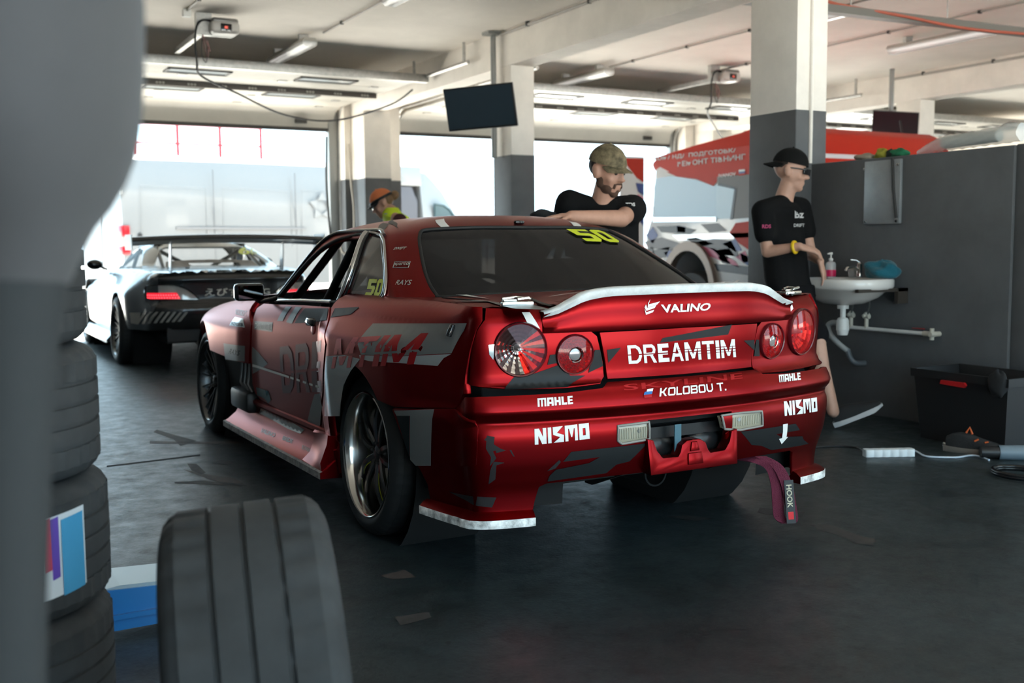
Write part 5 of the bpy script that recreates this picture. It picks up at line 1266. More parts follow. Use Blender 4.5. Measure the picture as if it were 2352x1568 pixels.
# upright tyre nearest the camera
fc = CAM_P + ray(590, 1420) * (1.98 / ray(590, 1420).dot(_fw)); fc.z = .327
ax = (_r0 * cos(.26) + V((sin(CAM_YAW), cos(CAM_YAW), 0)) * sin(.26)); ax.z = .07; ax.normalize()
FT = empty('tyre', (fc.x, fc.y, 0), label='worn tyre standing upright on its tread in front of the blue jack', cat='tyre')
vs, fs = tyre_mesh(.326, .235, .285, 132, 3, .007, .010, 4); MF = axisM((fc + ax * .1425) - V((fc.x, fc.y, 0)), ax, (0, 0, 1))
MB().add(vs, fs, MF).build('tread', M_tyreb, FT, 50); MB().lathe([(.229, -.03), (.232, -.02), (.232, -.265), (.229, -.255)], 40, MF).build('bead_liner', M_black, FT, 60, fixn=False)
# blue trolley jack between the tyres
M_jack = mat('blue_enamel', (.012, .13, .36), .3, coat=.4); jc = on_z(268, 1440, 0); jd = (on_z(345, 1400, .05) - on_z(200, 1425, .05)); jd.z = 0; jd.normalize(); JM = axisM((0, 0, 0), (0, 0, 1), jd)
JK = empty('trolley_jack', (jc.x, jc.y, 0), label='blue steel trolley jack on the floor between the tyre stack and the upright tyre', cat='jack')
for sy in (-.10, .10):
    MB().prism([(-.36, .025), (.36, .025), (.36, .085), (.20, .135), (-.10, .150), (-.36, .095)], sy - .004, sy + .004, JM @ Matrix(((1, 0, 0, 0), (0, 0, 1, 0), (0, 1, 0, 0), (0, 0, 0, 1)))).build('side_plate', M_jack, JK, None)
    MB().box(-.36, .36, sy - .016, sy + .016, .060, .074, JM).build('plate_rib', M_jack, JK)
MB().box(-.30, .34, -.075, .075, .09, .125, JM, bev=.01).build('lifting_arm', M_jack, JK, 40); MB().loft([[JM @ V((x, y, z)) for y, z in ((-.095, .14 - .02 * k), (.095, .14 - .02 * k), (.095, .155 - .02 * k), (-.095, .155 - .02 * k))] for x, k in ((-.30, 1.5), (.0, 0), (.32, .8))]).build('top_plate', mat('highlit_blue_steel', (.30, .38, .42), .3, .3), JK)  # top plate paler than the jack: the highlight is painted into its colour
for sx_ in (-.30, .30):
    for sy in (-.125, .125): MB().lathe([(0, -.015), (.040, -.015), (.043, -.01), (.043, .01), (.040, .015), (0, .015)], 20, JM @ axisM((sx_, sy, .043), (0, 1, 0))).build('caster', M_black, JK, 40)
# large grey cover on a post, right beside the camera
M_cov = mat('grey_cover_cloth', (.055, .055, .058), .9, sheen=.1, var=.06, vscale=5)
dcv = .86
def cv(px, py, d=dcv): return CAM_P + ray(px, py) * (d / ray(px, py).dot(_fw))
prof = [(-60, .115), (120, .117), (250, .115), (330, .110), (400, .098), (460, .084), (510, .070), (560, .055), (650, .042), (760, .036), (900, .033), (1100, .032), (1400, .031), (1700, .031)]
edge_px = [(-60, 322), (120, 320), (250, 312), (330, 300), (400, 281), (460, 256), (510, 226), (560, 196), (650, 160), (760, 142), (900, 132), (1100, 124), (1400, 116), (1700, 112)]
base0 = cv(-80, 700); GC = empty('cloth_cover', (base0.x, base0.y, 0), label='large grey cloth cover hanging over a post beside the tyre stack', cat='cover')
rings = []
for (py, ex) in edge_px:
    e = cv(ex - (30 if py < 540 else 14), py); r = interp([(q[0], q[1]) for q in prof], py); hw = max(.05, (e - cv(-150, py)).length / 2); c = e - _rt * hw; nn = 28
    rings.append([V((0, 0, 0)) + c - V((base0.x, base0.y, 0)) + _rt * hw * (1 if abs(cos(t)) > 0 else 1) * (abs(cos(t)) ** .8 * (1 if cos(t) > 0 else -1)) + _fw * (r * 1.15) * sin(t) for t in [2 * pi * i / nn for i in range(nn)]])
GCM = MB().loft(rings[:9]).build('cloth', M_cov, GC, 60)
MB().loft(rings[8:]).build('shaded_post_sleeve', mat('shaded_sleeve_cloth', (.022, .025, .027), .9), GC, 60)  # lower part of the cover, its shade put in as a darker colour
tubeo('support_post', [(-.05, .0, 0), (-.05, .0, 1.5)], .03, M_dark, GC)

# ================================================================== by the partition wall
M_ceram = mat('white_ceramic', (.70, .68, .65), .18, coat=.4); M_pvc = mat('white_pipe_plastic', (.66, .66, .64), .4); M_pvcg = mat('grey_pipe_plastic', (.10, .11, .12), .45)
SK0 = V((2.82, 1.02, 0))
SINK = empty('wash_basin', (3.05, 1.02, 0), label='white ceramic wash basin fixed to the grey partition wall', cat='basin')
def ov(z, ax_, ay_, cx=2.80 - .0, n=32, e=2.6): return [V((cx + ax_ * abs(cos(t)) ** (2 / e) * (1 if cos(t) > 0 else -1), 1.03 + ay_ * abs(sin(t)) ** (2 / e) * (1 if sin(t) > 0 else -1), z)) for t in [2 * pi * i / n for i in range(n)]]
MB().loft([ov(.725, .05, .06), ov(.735, .11, .13), ov(.775, .17, .22), ov(.815, .20, .27), ov(.83, .235, .30), ov(.845, .245, .31), ov(.885, .245, .31), ov(.893, .238, .302), ov(.89, .215, .28), ov(.86, .20, .26), ov(.80, .15, .2), ov(.765, .06, .08)], caps=True).build('bowl', M_ceram, SINK, 50, True)
for yb_ in (.735, 1.29): MB().box(2.62, 3.048, yb_, yb_ + .03, .815, .835).box(2.96, 3.048, yb_, yb_ + .03, .74, .835).build('wall_bracket', mat('rusty_bracket', (.035, .028, .022), .7), SINK, None, True)
tr = MB(); tr.lathe([(0, .70), (.035, .70), (.036, .73), (.02, .735)], 20, Matrix.Translation((2.80, 1.03, 0))); tr.lathe([(.017, .64), (.017, .70)], 16, Matrix.Translation((2.80, 1.03, 0))); tr.lathe([(0, .53), (.030, .532), (.036, .55), (.036, .56), (.040, .562), (.040, .60), (.038, .60), (.038, .625), (.030, .64), (.017, .645)], 24, Matrix.Translation((2.80, 1.03, 0))); tr.build('bottle_trap', M_pvc, SINK, 40, True)
tubeo('drain_pipe', catmull([(2.80, 1.06, .605), (2.80, 1.12, .605), (2.80, 1.155, .58), (2.83, 1.16, .52), (2.88, 1.13, .46), (2.92, 1.10, .42)], 5), .018, mat('corrugated_pipe', (.30, .30, .29), .5), SINK, 12, True); tubeo('drain_elbow', catmull([(2.92, 1.10, .43), (2.93, 1.09, .38), (2.96, 1.07, .34), (3.03, 1.05, .335)], 5), .018, M_pvcg, SINK, 14, True)
tubeo('supply_pipe', [(2.99, 1.16, .565), (2.99, .52, .565)], .013, M_pvc, SINK, 12, True)
for yy in (1.14, 1.01): MB().tube([(2.99, yy, .555), (2.99, yy, .655)], .013, 10).tube([(2.99, yy - .022, .645), (2.99, yy + .022, .645)], .016, 10).ball((2.99, yy, .655), .02).tube([(2.955, yy, .65), (2.99, yy, .65)], .009, 8).build('stop_valve', mat('ivory_valve', (.50, .47, .40), .45), SINK, 50, True)
MB().tube([(2.99, .56, .565), (2.99, .48, .565)], .017, 12).tube([(2.99, .50, .53), (2.99, .50, .60)], .014, 10).tube([(3.045, .49, .565), (2.96, .49, .565)], .016, 10).build('end_valve', mat('ivory_valve', (.50, .47, .40), .45), SINK, 50, True)
boxo('valve_lever', 2.975, 2.99, .55, .64, .590, .597, mat('red_lever', (.25, .02, .02), .5), SINK, .002, True)
for yy in (1.13, .99): tubeo('supply_hose', catmull([(2.98, yy, .66), (2.97, yy - .02, .74), (2.93, yy, .80)], 5), .005, mat('steel_hose', (.16, .16, .15), .4, .6), SINK, 8, True)
TAP = empty('tap', (2.94, 1.03, .893), label='chrome mixer tap on the white wash basin', cat='tap')
MB().lathe([(0, 0), (.026, 0), (.026, .006), (.019, .012), (.018, .085), (.020, .09), (.012, .10), (0, .10)], 20).build('tap_body', M_chrome, TAP, 40); tubeo('spout', [(0, 0, .045), (-.06, .0, .070), (-.115, 0, .062), (-.12, 0, .048)], .011, M_chrome, TAP); tubeo('tap_lever', [(0, 0, .098), (-.02, .012, .112), (-.05, .03, .116)], .007, M_chrome, TAP)
SOAP = empty('soap_bottle', (2.86, 1.20, .893), label='clear pump bottle of pink hand soap on the basin rim', cat='bottle')
MB().lathe([(0, 0), (.030, 0), (.033, .006), (.033, .085), (.028, .098), (.012, .105), (.012, .110)], 20).build('bottle', mat('clear_bottle', (.75, .75, .74), .12, alpha=.45), SOAP, 40); MB().lathe([(0, .001), (.0335, .008), (.0338, .050), (0, .050)], 20).build('soap_label', mat('pink_label', (.62, .02, .10), .4), SOAP, 40)
MB().lathe([(.012, .108), (.014, .112), (.014, .124), (.005, .126), (.005, .148), (.011, .150), (.011, .162), (0, .164)], 14).tube([(0, 0, .156), (-.035, -.005, .154)], .005, 8).build('pump', M_pvc, SOAP, 40)
CUP = MB().lathe([(0, 0), (.028, 0), (.032, .07), (.030, .07), (.026, .006), (0, .006)], 20, Matrix.Translation((2.97, 1.115, .894))).build('glass_cup', mat('clear_cup', (.5, .5, .5), .1, alpha=.4), None, 40); tag(CUP, 'small clear cup behind the tap on the basin', 'cup')
def lump(name, c, r, m, n=22, amp=.25, seed=1, parent=None, flat=True):
    rnd = random.Random(seed); ph = [(rnd.uniform(0, 6), rnd.uniform(0, 6), rnd.uniform(1.5, 4.5), rnd.uniform(1.5, 4.5)) for _ in range(5)]; vs = []; fs = []; rg, sg = 14, n
    for i in range(rg + 1):
        t = pi * i / rg
        for k in range(sg):
            a = 2 * pi * k / sg; q = 1 + amp * sum(sin(p[2] * a + p[0]) * sin(p[3] * t + p[1]) for p in ph) / 3
            z = c[2] + r[2] * cos(t) * q; z = max(z, c[2] - r[2] * .72) if flat else z
            vs.append((c[0] + r[0] * sin(t) * cos(a) * q, c[1] + r[1] * sin(t) * sin(a) * q, z))
    for i in range(rg):
        for k in range(sg): fs.append((i * sg + k, (i + 1) * sg + k, (i + 1) * sg + (k + 1) % sg, i * sg + (k + 1) % sg))
    return MB().add(vs, fs).build(name, m, parent, 60)
tag(lump('cloth', (2.92, .83, .940), (.10, .115, .062), mat('teal_towel', (.004, .10, .14), .9, sheen=.2, bump=.4, bscale=60), amp=.3, seed=5), 'crumpled teal towel on the end of the wash basin', 'towel')
# steel cover plate on the wall
PL = empty('cover_plate', (3.05, .95, 1.23), label='plain grey steel cover plate screwed to the partition wall', cat='panel')
boxo('plate', 3.028, 3.05, .80, 1.09, 1.235, 1.635, mat('grey_sheet', (.33, .35, .36), .45, .5, var=.1, vscale=6), PL, .003, True)
for yy, zz in ((.82, 1.25), (1.07, 1.25), (.82, 1.60), (1.105, 1.59)): MB().lathe([(0, .010), (.008, .009), (.011, 0)], 10, axisM((3.028 if yy < 1.1 else 3.049, yy, zz), (-1, 0, 0))).build('screw', M_chrome, PL, 40, True)
tubeo('dark_cable', [(3.022, .86, 1.64), (3.022, .845, 1.45), (3.024, .82, 1.27)], .009, M_dark, PL, 8, True)
tag(tubeo('conduit_pipe', [(3.03, 1.575, 1.66), (3.03, 1.575, 2.9)], .014, M_cream), 'thin cream conduit running down the near column onto the partition wall', 'conduit')
# things on top of the partition wall
M_wrapm = mat('clear_wrap', (.62, .63, .62), .18, spec=.9, alpha=.45)
WR = empty('wrap_roll', (3.1, .38, 1.656), label='long roll of clear plastic wrap lying on top of the partition wall', cat='wrap')
rr = []
for i in range(30):
    t = i / 29; y = lerp(.74, .03, t); r = interp([(0, .012), (.12, .030), (.2, .040), (.3, .046), (.7, .048), (.80, .050), (.9, .058), (1, .050)], t); rr.append([V((3.11 + r * cos(a) * (1 + .10 * sin(5 * a + i)), y, 1.658 + r * 1.0 + .02 * t + r * sin(a) * (1 + .08 * sin(4 * a + 2 * i)))) for a in [2 * pi * k / 18 for k in range(18)]])
MB().loft(rr).build('wrap', M_wrapm, WR, 60, True); MB().tube([(3.11, .55, 1.712), (3.11, .17, 1.722)], .036, 18).build('inner_roll', mat('pale_film', (.50, .52, .48), .35), WR, 60, True)
for i, (yy, rad, col, nm, lb) in enumerate(((1.16, (.05, .075, .024), (.30, .26, .20), 'cloth_rag', 'beige rag lying on top of the partition wall'), (1.02, (.04, .05, .034), (.28, .26, .03), 'glove', 'yellow and green work glove heaped on top of the partition wall'), (.945, (.03, .035, .030), (.02, .03, .02), 'glove', 'dark green work glove beside the yellow one on the wall'), (.88, (.045, .062, .028), (.01, .14, .06), 'cloth_rag', 'green rag lying on the partition wall beside the plastic wrap'))):
    tag(lump(nm, (3.11, yy, 1.655 + rad[2] * .72), rad, mat(nm + '_cloth_%d' % i, col, .85, bump=.4, bscale=70), amp=.3, seed=11 + i), lb, 'glove' if nm == 'glove' else 'rag')
# storage box with a red clip
BX = empty('storage_box', (2.78, .02, 0), label='open black plastic storage box with a red clip against the wall', cat='box')
def bxr(z, e, x0=2.61, x1=2.99, y0=-.30, y1=.30): return [V((x0 - e, y0 - e, z)), V((x1 + e, y0 - e, z)), V((x1 + e, y1 + e, z)), V((x0 - e, y1 + e, z))]
MB().loft([bxr(.005, -.03), bxr(.36, .0), bxr(.36, .014), bxr(.405, .016), bxr(.405, .004), bxr(.37, -.006), bxr(.02, -.036)]).build('tub', mat('black_tub', (.010, .010, .011), .5), BX, 30, True)
MB().prism([(-.075, 0), (.075, 0), (.085, -.014), (.075, -.028), (-.08, -.022)], -.004, .012, axisM((2.59, .02, .36), (-1, 0, 0), (0, -1, 0))).build('clip', mat('red_clip', (.42, .012, .014), .4), BX, None, True)
tag(lump('glove', (2.60, -.25, .375), (.035, .055, .070), mat('black_glove', (.014, .014, .015), .9), amp=.14, seed=31, flat=False), 'black work glove hanging over the edge of the storage box', 'glove')
# shoe
SH = empty('shoe', (2.52, -.14, 0), label='black sneaker with orange loops standing beside the storage box', cat='shoe')
def shoe_mesh(M, m_up, m_sole, parent, L=.29, tilt=0.0, laces=None):
    sec = [(0, .030, .058), (.03, .042, .075), (.07, .045, .085), (.12, .043, .080), (.16, .044, .066), (.20, .048, .055), (.24, .048, .045), (.27, .040, .036), (.29, .020, .026)]
    up = []
    for x, w, h in sec: up.append([M @ V((x * L / .29, w * .92 * cos(a) * (1 if True else 1), .022 + max(0, sin(a)) * (h) + min(0, sin(a)) * .004)) for a in [2 * pi * k / 18 for k in range(18)]])
    u = MB().loft(up).build('upper', m_up, parent, 60)
    so = []
    for x, w, h in [(-.012, .026, 0)] + sec + [(.298, .012, 0)]:
        zt = .026 + .012 * abs(x / .29 - .4); zb = 0 + .018 * sstep(.22, .30, x); so.append([M @ V((x * L / .29, w * 1.02 * cos(a), lerp(zb, zt, .5) + (zt - zb) / 2 * (1 if sin(a) > 0 else -1) * min(1, abs(sin(a)) * 3))) for a in [2 * pi * k / 18 for k in range(18)]])
    MB().loft(so).build('sole', m_sole, parent, 50)
    return u
shd = (V((2.63, -.23, 0)) - V((2.55, -.04, 0))).normalized(); SM = axisM((-.045, .10, 0), (0, 0, 1), shd)
shoe_mesh(SM, mat('black_mesh', (.012, .013, .014), .8, bump=.3, bscale=150), mat('beige_sole', (.16, .14, .12), .7), SH)
MB().tube([SM @ V((.10, -.01, .105)), SM @ V((.115, 0, .135)), SM @ V((.13, .0, .10))], .006, 8).build('pull_loop', mat('orange_loop', (.55, .10, .02), .6), SH, 60); MB().tube([SM @ V((.15, -.038, .07)), SM @ V((.17, -.030, .082))], .005, 6).build('lace_tab', mat('orange_loop', (.55, .10, .02), .6), SH, 60); MB().tube([SM @ V((.20, -.03, .066)), SM @ V((.215, -.02, .07))], .005, 6).build('lace_tab', mat('orange_loop', (.55, .10, .02), .6), SH, 60)
# power strip and its cables
pa, pb = on_z(1984, 1040, .02), on_z(2098, 1038, .02); pd = (pb - pa); plen = pd.length; pd.normalize(); PM = axisM((pa.x, pa.y, 0), (0, 0, 1), pd)
PS = empty('power_strip', (pa.x, pa.y, 0), label='white six-way power strip lying on the floor beside the red car', cat='power strip'); PMl = axisM((0, 0, 0), (0, 0, 1), pd); body = MB(); rr = []
for i in range(61):
    t = i / 60; x = t * plen; w = .026 + .006 * abs(sin(pi * t * 6)) if 0 < i < 60 else .018; rr.append([PMl @ V((x, y, z)) for y, z in ((-w, .002), (w, .002), (w, .030), (w * .82, .040), (-w * .82, .040), (-w, .030))])
body.loft(rr).build('housing', mat('white_plastic', (.62, .66, .68), .4), PS, 50)
for i in range(6): MB().lathe([(.019, .0005), (.0175, -.004), (0, -.004)], 20, PMl @ Matrix.Translation((plen * (i + .5) / 6, 0, .0405))).build('socket', mat('socket_well', (.40, .43, .45), .5), PS, 50)
wc = [on_z(x, y, .006) for x, y in ((2098, 1034), (2108, 1038), (2122, 1046), (2140, 1049), (2170, 1050), (2200, 1050), (2225, 1046), (2245, 1047), (2272, 1056))]
tag(tubeo('power_cable', catmull(wc, 5), .0052, mat('white_cable', (.55, .63, .72), .45)), 'white cable leading from the power strip towards the shoe', 'cable')
bc = [on_z(x, y, .006) for x, y in ((1870, 1027), (1920, 1024), (1955, 1026), (1975, 1030), (1984, 1037))]
tag(tubeo('power_cable', catmull(bc, 5), .005, M_black), 'thin black cable plugged into the white power strip', 'cable')
rc_ = on_z(2180, 1024, .005); RG = MB().tube([(rc_.x + .032 * cos(a), rc_.y + .032 * sin(a), .006) for a in [2 * pi * i / 24 for i in range(24)]], .0045, 8, closed=True).ball((rc_.x, rc_.y + .03, .013), .010).build('metal_ring', M_chrome, None, 60); tag(RG, 'small shiny metal ring clamp on the floor beside the white cable', 'ring')
vc = on_z(2330, 1055, 0); VAC = empty('air_tool', (vc.x, vc.y, 0), label='grey and black hand tool lying on the floor beside the shoe', cat='tool'); vd = V((.80, -.6, 0)).normalized(); VM = axisM((-.06, .05, .035), vd, (0, 0, 1))
MB().lathe([(0, -.09), (.028, -.088), (.032, -.02), (.032, .0)], 20, VM).build('nozzle', M_black, VAC, 40); MB().lathe([(.036, 0), (.038, .01), (.040, .20), (0, .20)], 20, VM).build('tool_body', mat('grey_blue_plastic', (.16, .21, .25), .45), VAC, 40)
cl = on_z(2345, 1090, .01); tag(MB().tube([(cl.x + .11 * cos(a), cl.y + .13 * sin(a), .014 + .010 * (a > 6.28)) for a in [i * .2 for i in range(62)]], .011, 10).build('air_hose', mat('black_hose', (.010, .011, .012), .25), None, 60), 'coiled glossy black hose lying on the floor', 'hose')
# shelf with boxes seen past the wall end
SF = empty('shelf_rack', (3.75, .0, 0), label='dark shelf rack behind the end of the partition wall', cat='shelf')
for z in (.15, .62, 1.08, 1.5): boxo('shelf_board', 3.58, 4.1, -.45, .45, z, z + .02, M_dark, SF, ws=True)
for x, y in ((3.59, -.44), (4.08, -.44), (3.59, .44), (4.08, .44)): boxo('post', x, x + .02, y - .02, y, 0, 1.55, M_dark, SF, ws=True)
for i, (z, h, c, lb) in enumerate(((.17, .25, (.32, .20, .11), 'brown cardboard box on the lowest board of the shelf rack'), (.64, .2, (.02, .20, .42), 'blue box on the shelf rack'), (1.10, .22, (.35, .33, .30), 'pale grey box on the shelf rack'))): tag(boxo('carton', 3.62, 3.95, -.40, -.05, z, z + h, mat('carton_%d' % i, c, .7), bev=.004), lb, 'box')
# ================================================================== fixtures under the ceiling
def strip_light(x, y0, y1, label, zb=3.10):
    r = empty('strip_light', (x, (y0 + y1) / 2, zb), label=label, cat='ceiling light', group='ceiling strip lights')
    MB().loft([[V((x + a, y, z)) for a, z in ((-.055, zb + .09), (-.075, zb + .055), (.075, zb + .055), (.055, zb + .09))] for y in (y0, y1)]).build('fixture_body', mat('fixture_grey', (.42, .40, .36), .5), r, None, True)
    MB().loft([[V((x + a, y, z)) for a, z in ((-.075, zb + .055), (-.07, zb + .02), (-.045, zb), (.045, zb), (.07, zb + .02), (.075, zb + .055))] for y in (y0 + .01, y1 - .01)]).build('diffuser', mat('clear_diffuser', (.78, .78, .76), .25, alpha=.75), r, 40, True)
    for sx_ in (-.03, .03): tubeo('lamp_tube', [(x + sx_, y0 + .04, zb + .035), (x + sx_, y1 - .04, zb + .035)], .013, M_tube, r, 10, True)
    for yb_ in (y0 + .2, y1 - .24): MB().box(x - .05, x + .05, yb_, yb_ + .04, zb + .09, CEIL - .001).build('ceiling_bracket', M_steel, r, None, True)
    return r
strip_light(1.18, 6.55, 7.85, 'strip light in front of the raised white door above the red car'); strip_light(1.20, 3.35, 4.55, 'strip light above the roof of the red car'); strip_light(4.90, 6.75, 7.95, 'strip light in front of the raised door beside the far column')
strip_light(6.85, 3.05, 4.30, 'strip light above the red truck, beside the cable tray'); strip_light(4.90, 3.10, 4.20, 'strip light above the race truck cab'); strip_light(4.95, -.2, 1.0, 'strip light behind the near column')
# conduits along the ceiling
M_cond = mat('conduit_grey', (.40, .37, .33), .5)
def conduit(pts, label, r=.010):
    o = empty('conduit', pts[0], label=label, cat='conduit'); tubeo('pipe', pts, r, M_cond, o, 8, True)
    for a, b in zip(pts[:-1], pts[1:]):
        a, b = V(a), V(b); L = (b - a).length; n = int(L / 1.0)
        for k in range(n): p = a.lerp(b, (k + .5) / max(1, n)); boxo('pipe_clip', p.x - .016, p.x + .016, p.y - .012, p.y + .012, p.z - .014, min(CEIL - .001, p.z + .03), M_dark, o, ws=True)
conduit([(1.30, 6.5, 3.235), (1.30, -3, 3.235)], 'thin conduit on the ceiling running to the strip light over the red car'); conduit([(-.12, 6.1, 3.235), (-.12, 0, 3.235)], 'thin conduit on the ceiling leading to the door opener')
conduit([(2.885, 5.72, 3.22), (2.885, -4, 3.22)], 'cable bundle along the top of the ceiling beam', .014); conduit([(5.06, 7.0, 3.235), (5.06, -3, 3.235)], 'thin conduit along the ceiling above the race truck'); conduit([(6.4, 6.6, 3.235), (6.4, -3, 3.235)], 'thin conduit on the ceiling beyond the near column')
conduit([(8.78, 6.0, 3.2), (8.78, -3, 3.2)], 'cable bundle along the far ceiling beam', .016)
boxo('junction_box', -.155, -.085, 6.06, 6.13, 3.18, 3.249, M_white, bev=.006); tag(bpy.data.objects['junction_box'], 'small white junction box on the ceiling beside the door opener', 'junction box')
# door openers with rail and hanging cable
def opener(x, y, label, clab):
    r = empty('door_opener', (x, y, 3.0), label=label, cat='motor')
    MB().box(x - .13, x + .13, y - .10, y + .16, 3.06, 3.17, bev=.03).build('housing', mat('opener_white', (.55, .53, .50), .35), r, 50, True); MB().box(x - .12, x + .12, y - .09, y + .14, 3.15, 3.20, bev=.02).build('motor_cover', mat('opener_grey', (.22, .21, .20), .35, .5), r, 50, True)
    boxo('display', x - .05, x + .05, y - .112, y - .100, 3.075, 3.145, M_gloss, r, .004, True); flat_text('lettering', '8E', axisM((x - .015, y - .1128, 3.10), (0, -1, 0), (1, 0, 0)), .022, mat('red_digits', (.8, .1, .08), .4, emit=(1, .15, .1), estr=1.0), r, ws=True)
    MB().box(x - .22, x - .17, y + .05, y + 1.12, 3.05, 3.10).build('rail', M_steel, r, None, True); boxo('rail_bracket', x - .24, x - .10, y + .02, y + .08, 3.05, CEIL - .001, M_steel, r, ws=True)
    for k in range(3): tubeo('control_wire', catmull([(x - .19, y, 3.05), (x - .21 + .03 * k, y - .02, 2.88 + .03 * k), (x - .17 + .02 * k, y - .02, 2.80 + .05 * k), (x - .15, y, 3.0)], 5), .004, mat('pink_wire', (.30, .16, .15), .5) if k else M_black, r, 6, True)
    pts = [(x - .05, y, 3.17), (x - .20, y - .02, 3.17), (x - .26, y - .02, 3.05), (x - .25, y, 2.80), (x - .18, y + .15, 2.70), (x + .25, y + .55, 2.62), (x + .9, y + 1.1, 2.50), (x + 1.6, y + 1.5, 2.52), (x + 2.3, y + 1.6, 2.74), (x + 2.5, y + 1.4, 2.90)]
    tubeo('hanging_cable', catmull(pts, 6), .010, M_black, r, 10, True)
    return r
opener(.22, 6.15, 'garage door opener with a red digit display under the ceiling', 'black cable sagging from the door opener across the raised door'); opener(6.35, 6.35, 'garage door opener above the race truck', 'black cable sagging from the opener above the race truck')
# monitor on a pole at the far column
def monitor(c, nrm, w, h, label, roll=0, m=None):
    r = empty('monitor', c, label=label, cat='monitor'); M = axisM(c, nrm, (1, 0, 0) if abs(V(nrm).x) < .9 else (0, 1, 0)) @ Matrix.Rotation(roll, 4, 'Z')
    MB().box(-w / 2, w / 2, -h / 2, h / 2, -.03, 0, M, bev=.006).build('case', M_black, r, 40, True); MB().box(-w / 2 + .012, w / 2 - .012, -h / 2 + .018, h / 2 - .012, .0005, .002, M).build('screen', m or mat('dark_screen', (.030, .048, .064), .25, spec=.7), r, None, True)
    return r, M
tc_ = CAM_P + ray(1102, 247) * (9.35 / ray(1102, 247).dot(_fw)); tn = (CAM_P - tc_); tn.z = 0; tn.normalize(); tn = (tn + _r0 * -.42 + V((0, 0, -.28))).normalized()
mo, MM = monitor(tc_, tn, .66, .375, 'black monitor hanging from the ceiling pole beside the far column', .33)
MB().tube([(2.84, 5.80, CEIL - .002), (2.84, 5.80, 2.0)], .028, 12).build('pole', M_jamb, mo, 40, True); MB().tube([(2.84, 5.80, tc_.z), tc_ - tn * .04], .018, 8).build('mount_arm', M_dark, mo, 40, True); MB().box(2.75, 2.895, 5.73, 5.87, CEIL - .03, CEIL - .001).build('ceiling_flange', M_jamb, mo, None, True)
t2 = CAM_P + ray(2055, 287) * (13.2 / ray(2055, 287).dot(_fw)); n2 = (CAM_P - t2); n2.z = 0; n2.normalize(); n2 = (n2 - _r0 * .35 + V((0, 0, -.35))).normalized()
mo2, _ = monitor(t2, n2, .56, .33, 'dark monitor hanging above the red truck beyond the wall', .42, mat('purple_screen', (.020, .012, .016), .3)); MB().tube([(t2.x + .02, t2.y + .08, CEIL - .002), (t2.x + .02, t2.y + .08, t2.z)], .03, 12).build('pole', M_jamb, mo2, 40, True)
# cable tray with a red hose, at the upper right
tra, trb = on_z(1900, 30, 2.95), on_z(2400, 88, 2.95); TRY = empty('cable_tray', (5.2, 2.6, 2.95), label='perforated steel cable tray hung from the ceiling beyond the near column', cat='cable tray')
d_ = (trb - tra).normalized(); a_ = tra - d_ * 2.5; b_ = trb + d_ * 1.5; sd = V((-d_.y, d_.x, 0))
MB().loft([[p + sd * u_ + V((0, 0, z)) for u_, z in ((-.05, .06), (-.05, 0), (.05, 0), (.05, .06), (.047, .06), (.047, .003), (-.047, .003), (-.047, .06))] for p in (a_, b_)]).build('tray', mat('tray_steel', (.17, .16, .145), .5, .5), TRY, None, True)
for k in range(6): p = a_.lerp(b_, (k + .5) / 6); tubeo('hanger_rod', [p + V((0, 0, .03)), V((p.x, p.y, CEIL - .001))], .006, M_steel, TRY, 6, True)
hp = [tra + V((0, 0, .20)) - d_ * .3, tra + V((0, 0, .09)), tra.lerp(trb, .3) + sd * -.06 + V((0, 0, .03)), tra.lerp(trb, .6) + sd * -.06 + V((0, 0, -.01)), trb + sd * -.06 + V((0, 0, .012)), trb + d_ * 1.2 + sd * -.06 + V((0, 0, .04))]
tag(tubeo('red_hose', catmull(hp, 6), .012, mat('red_hose', (.42, .09, .05), .5)), 'thin red hose draped along the cable tray', 'hose')
# wiring on the door pier
tag(tubeo('hanging_cable', catmull([(2.84, 10.0, 2.5), (2.845, 9.95, 2.0), (2.86, 9.9, 1.6), (2.83, 9.9, 1.15), (2.72, 9.95, 1.02), (2.66, 9.98, 1.2)], 6), .014, mat('beige_cable', (.45, .40, .34), .6)), 'beige cable hanging in a loop on the door pier', 'cable')
tag(tubeo('hanging_cable', catmull([(2.60, 10.20, 2.6), (2.585, 10.2, 2.0), (2.60, 10.18, 1.5), (2.64, 10.18, 1.0)], 6), .016, M_dark), 'dark cable hanging beside the door jamb', 'cable')
# ================================================================== outside: van, fences
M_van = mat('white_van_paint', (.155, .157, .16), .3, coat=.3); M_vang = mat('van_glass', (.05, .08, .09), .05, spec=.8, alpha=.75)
va = V((.62, 14.6, 0)); vfront = V((7.75, 16.1, 0)); vdir = (vfront - va).normalized(); VL = 7.15; VZ = atan2(vdir.y, vdir.x)
VAN = empty('delivery_van', va, VZ, label='white high-roof delivery van parked outside the open doors', cat='van')
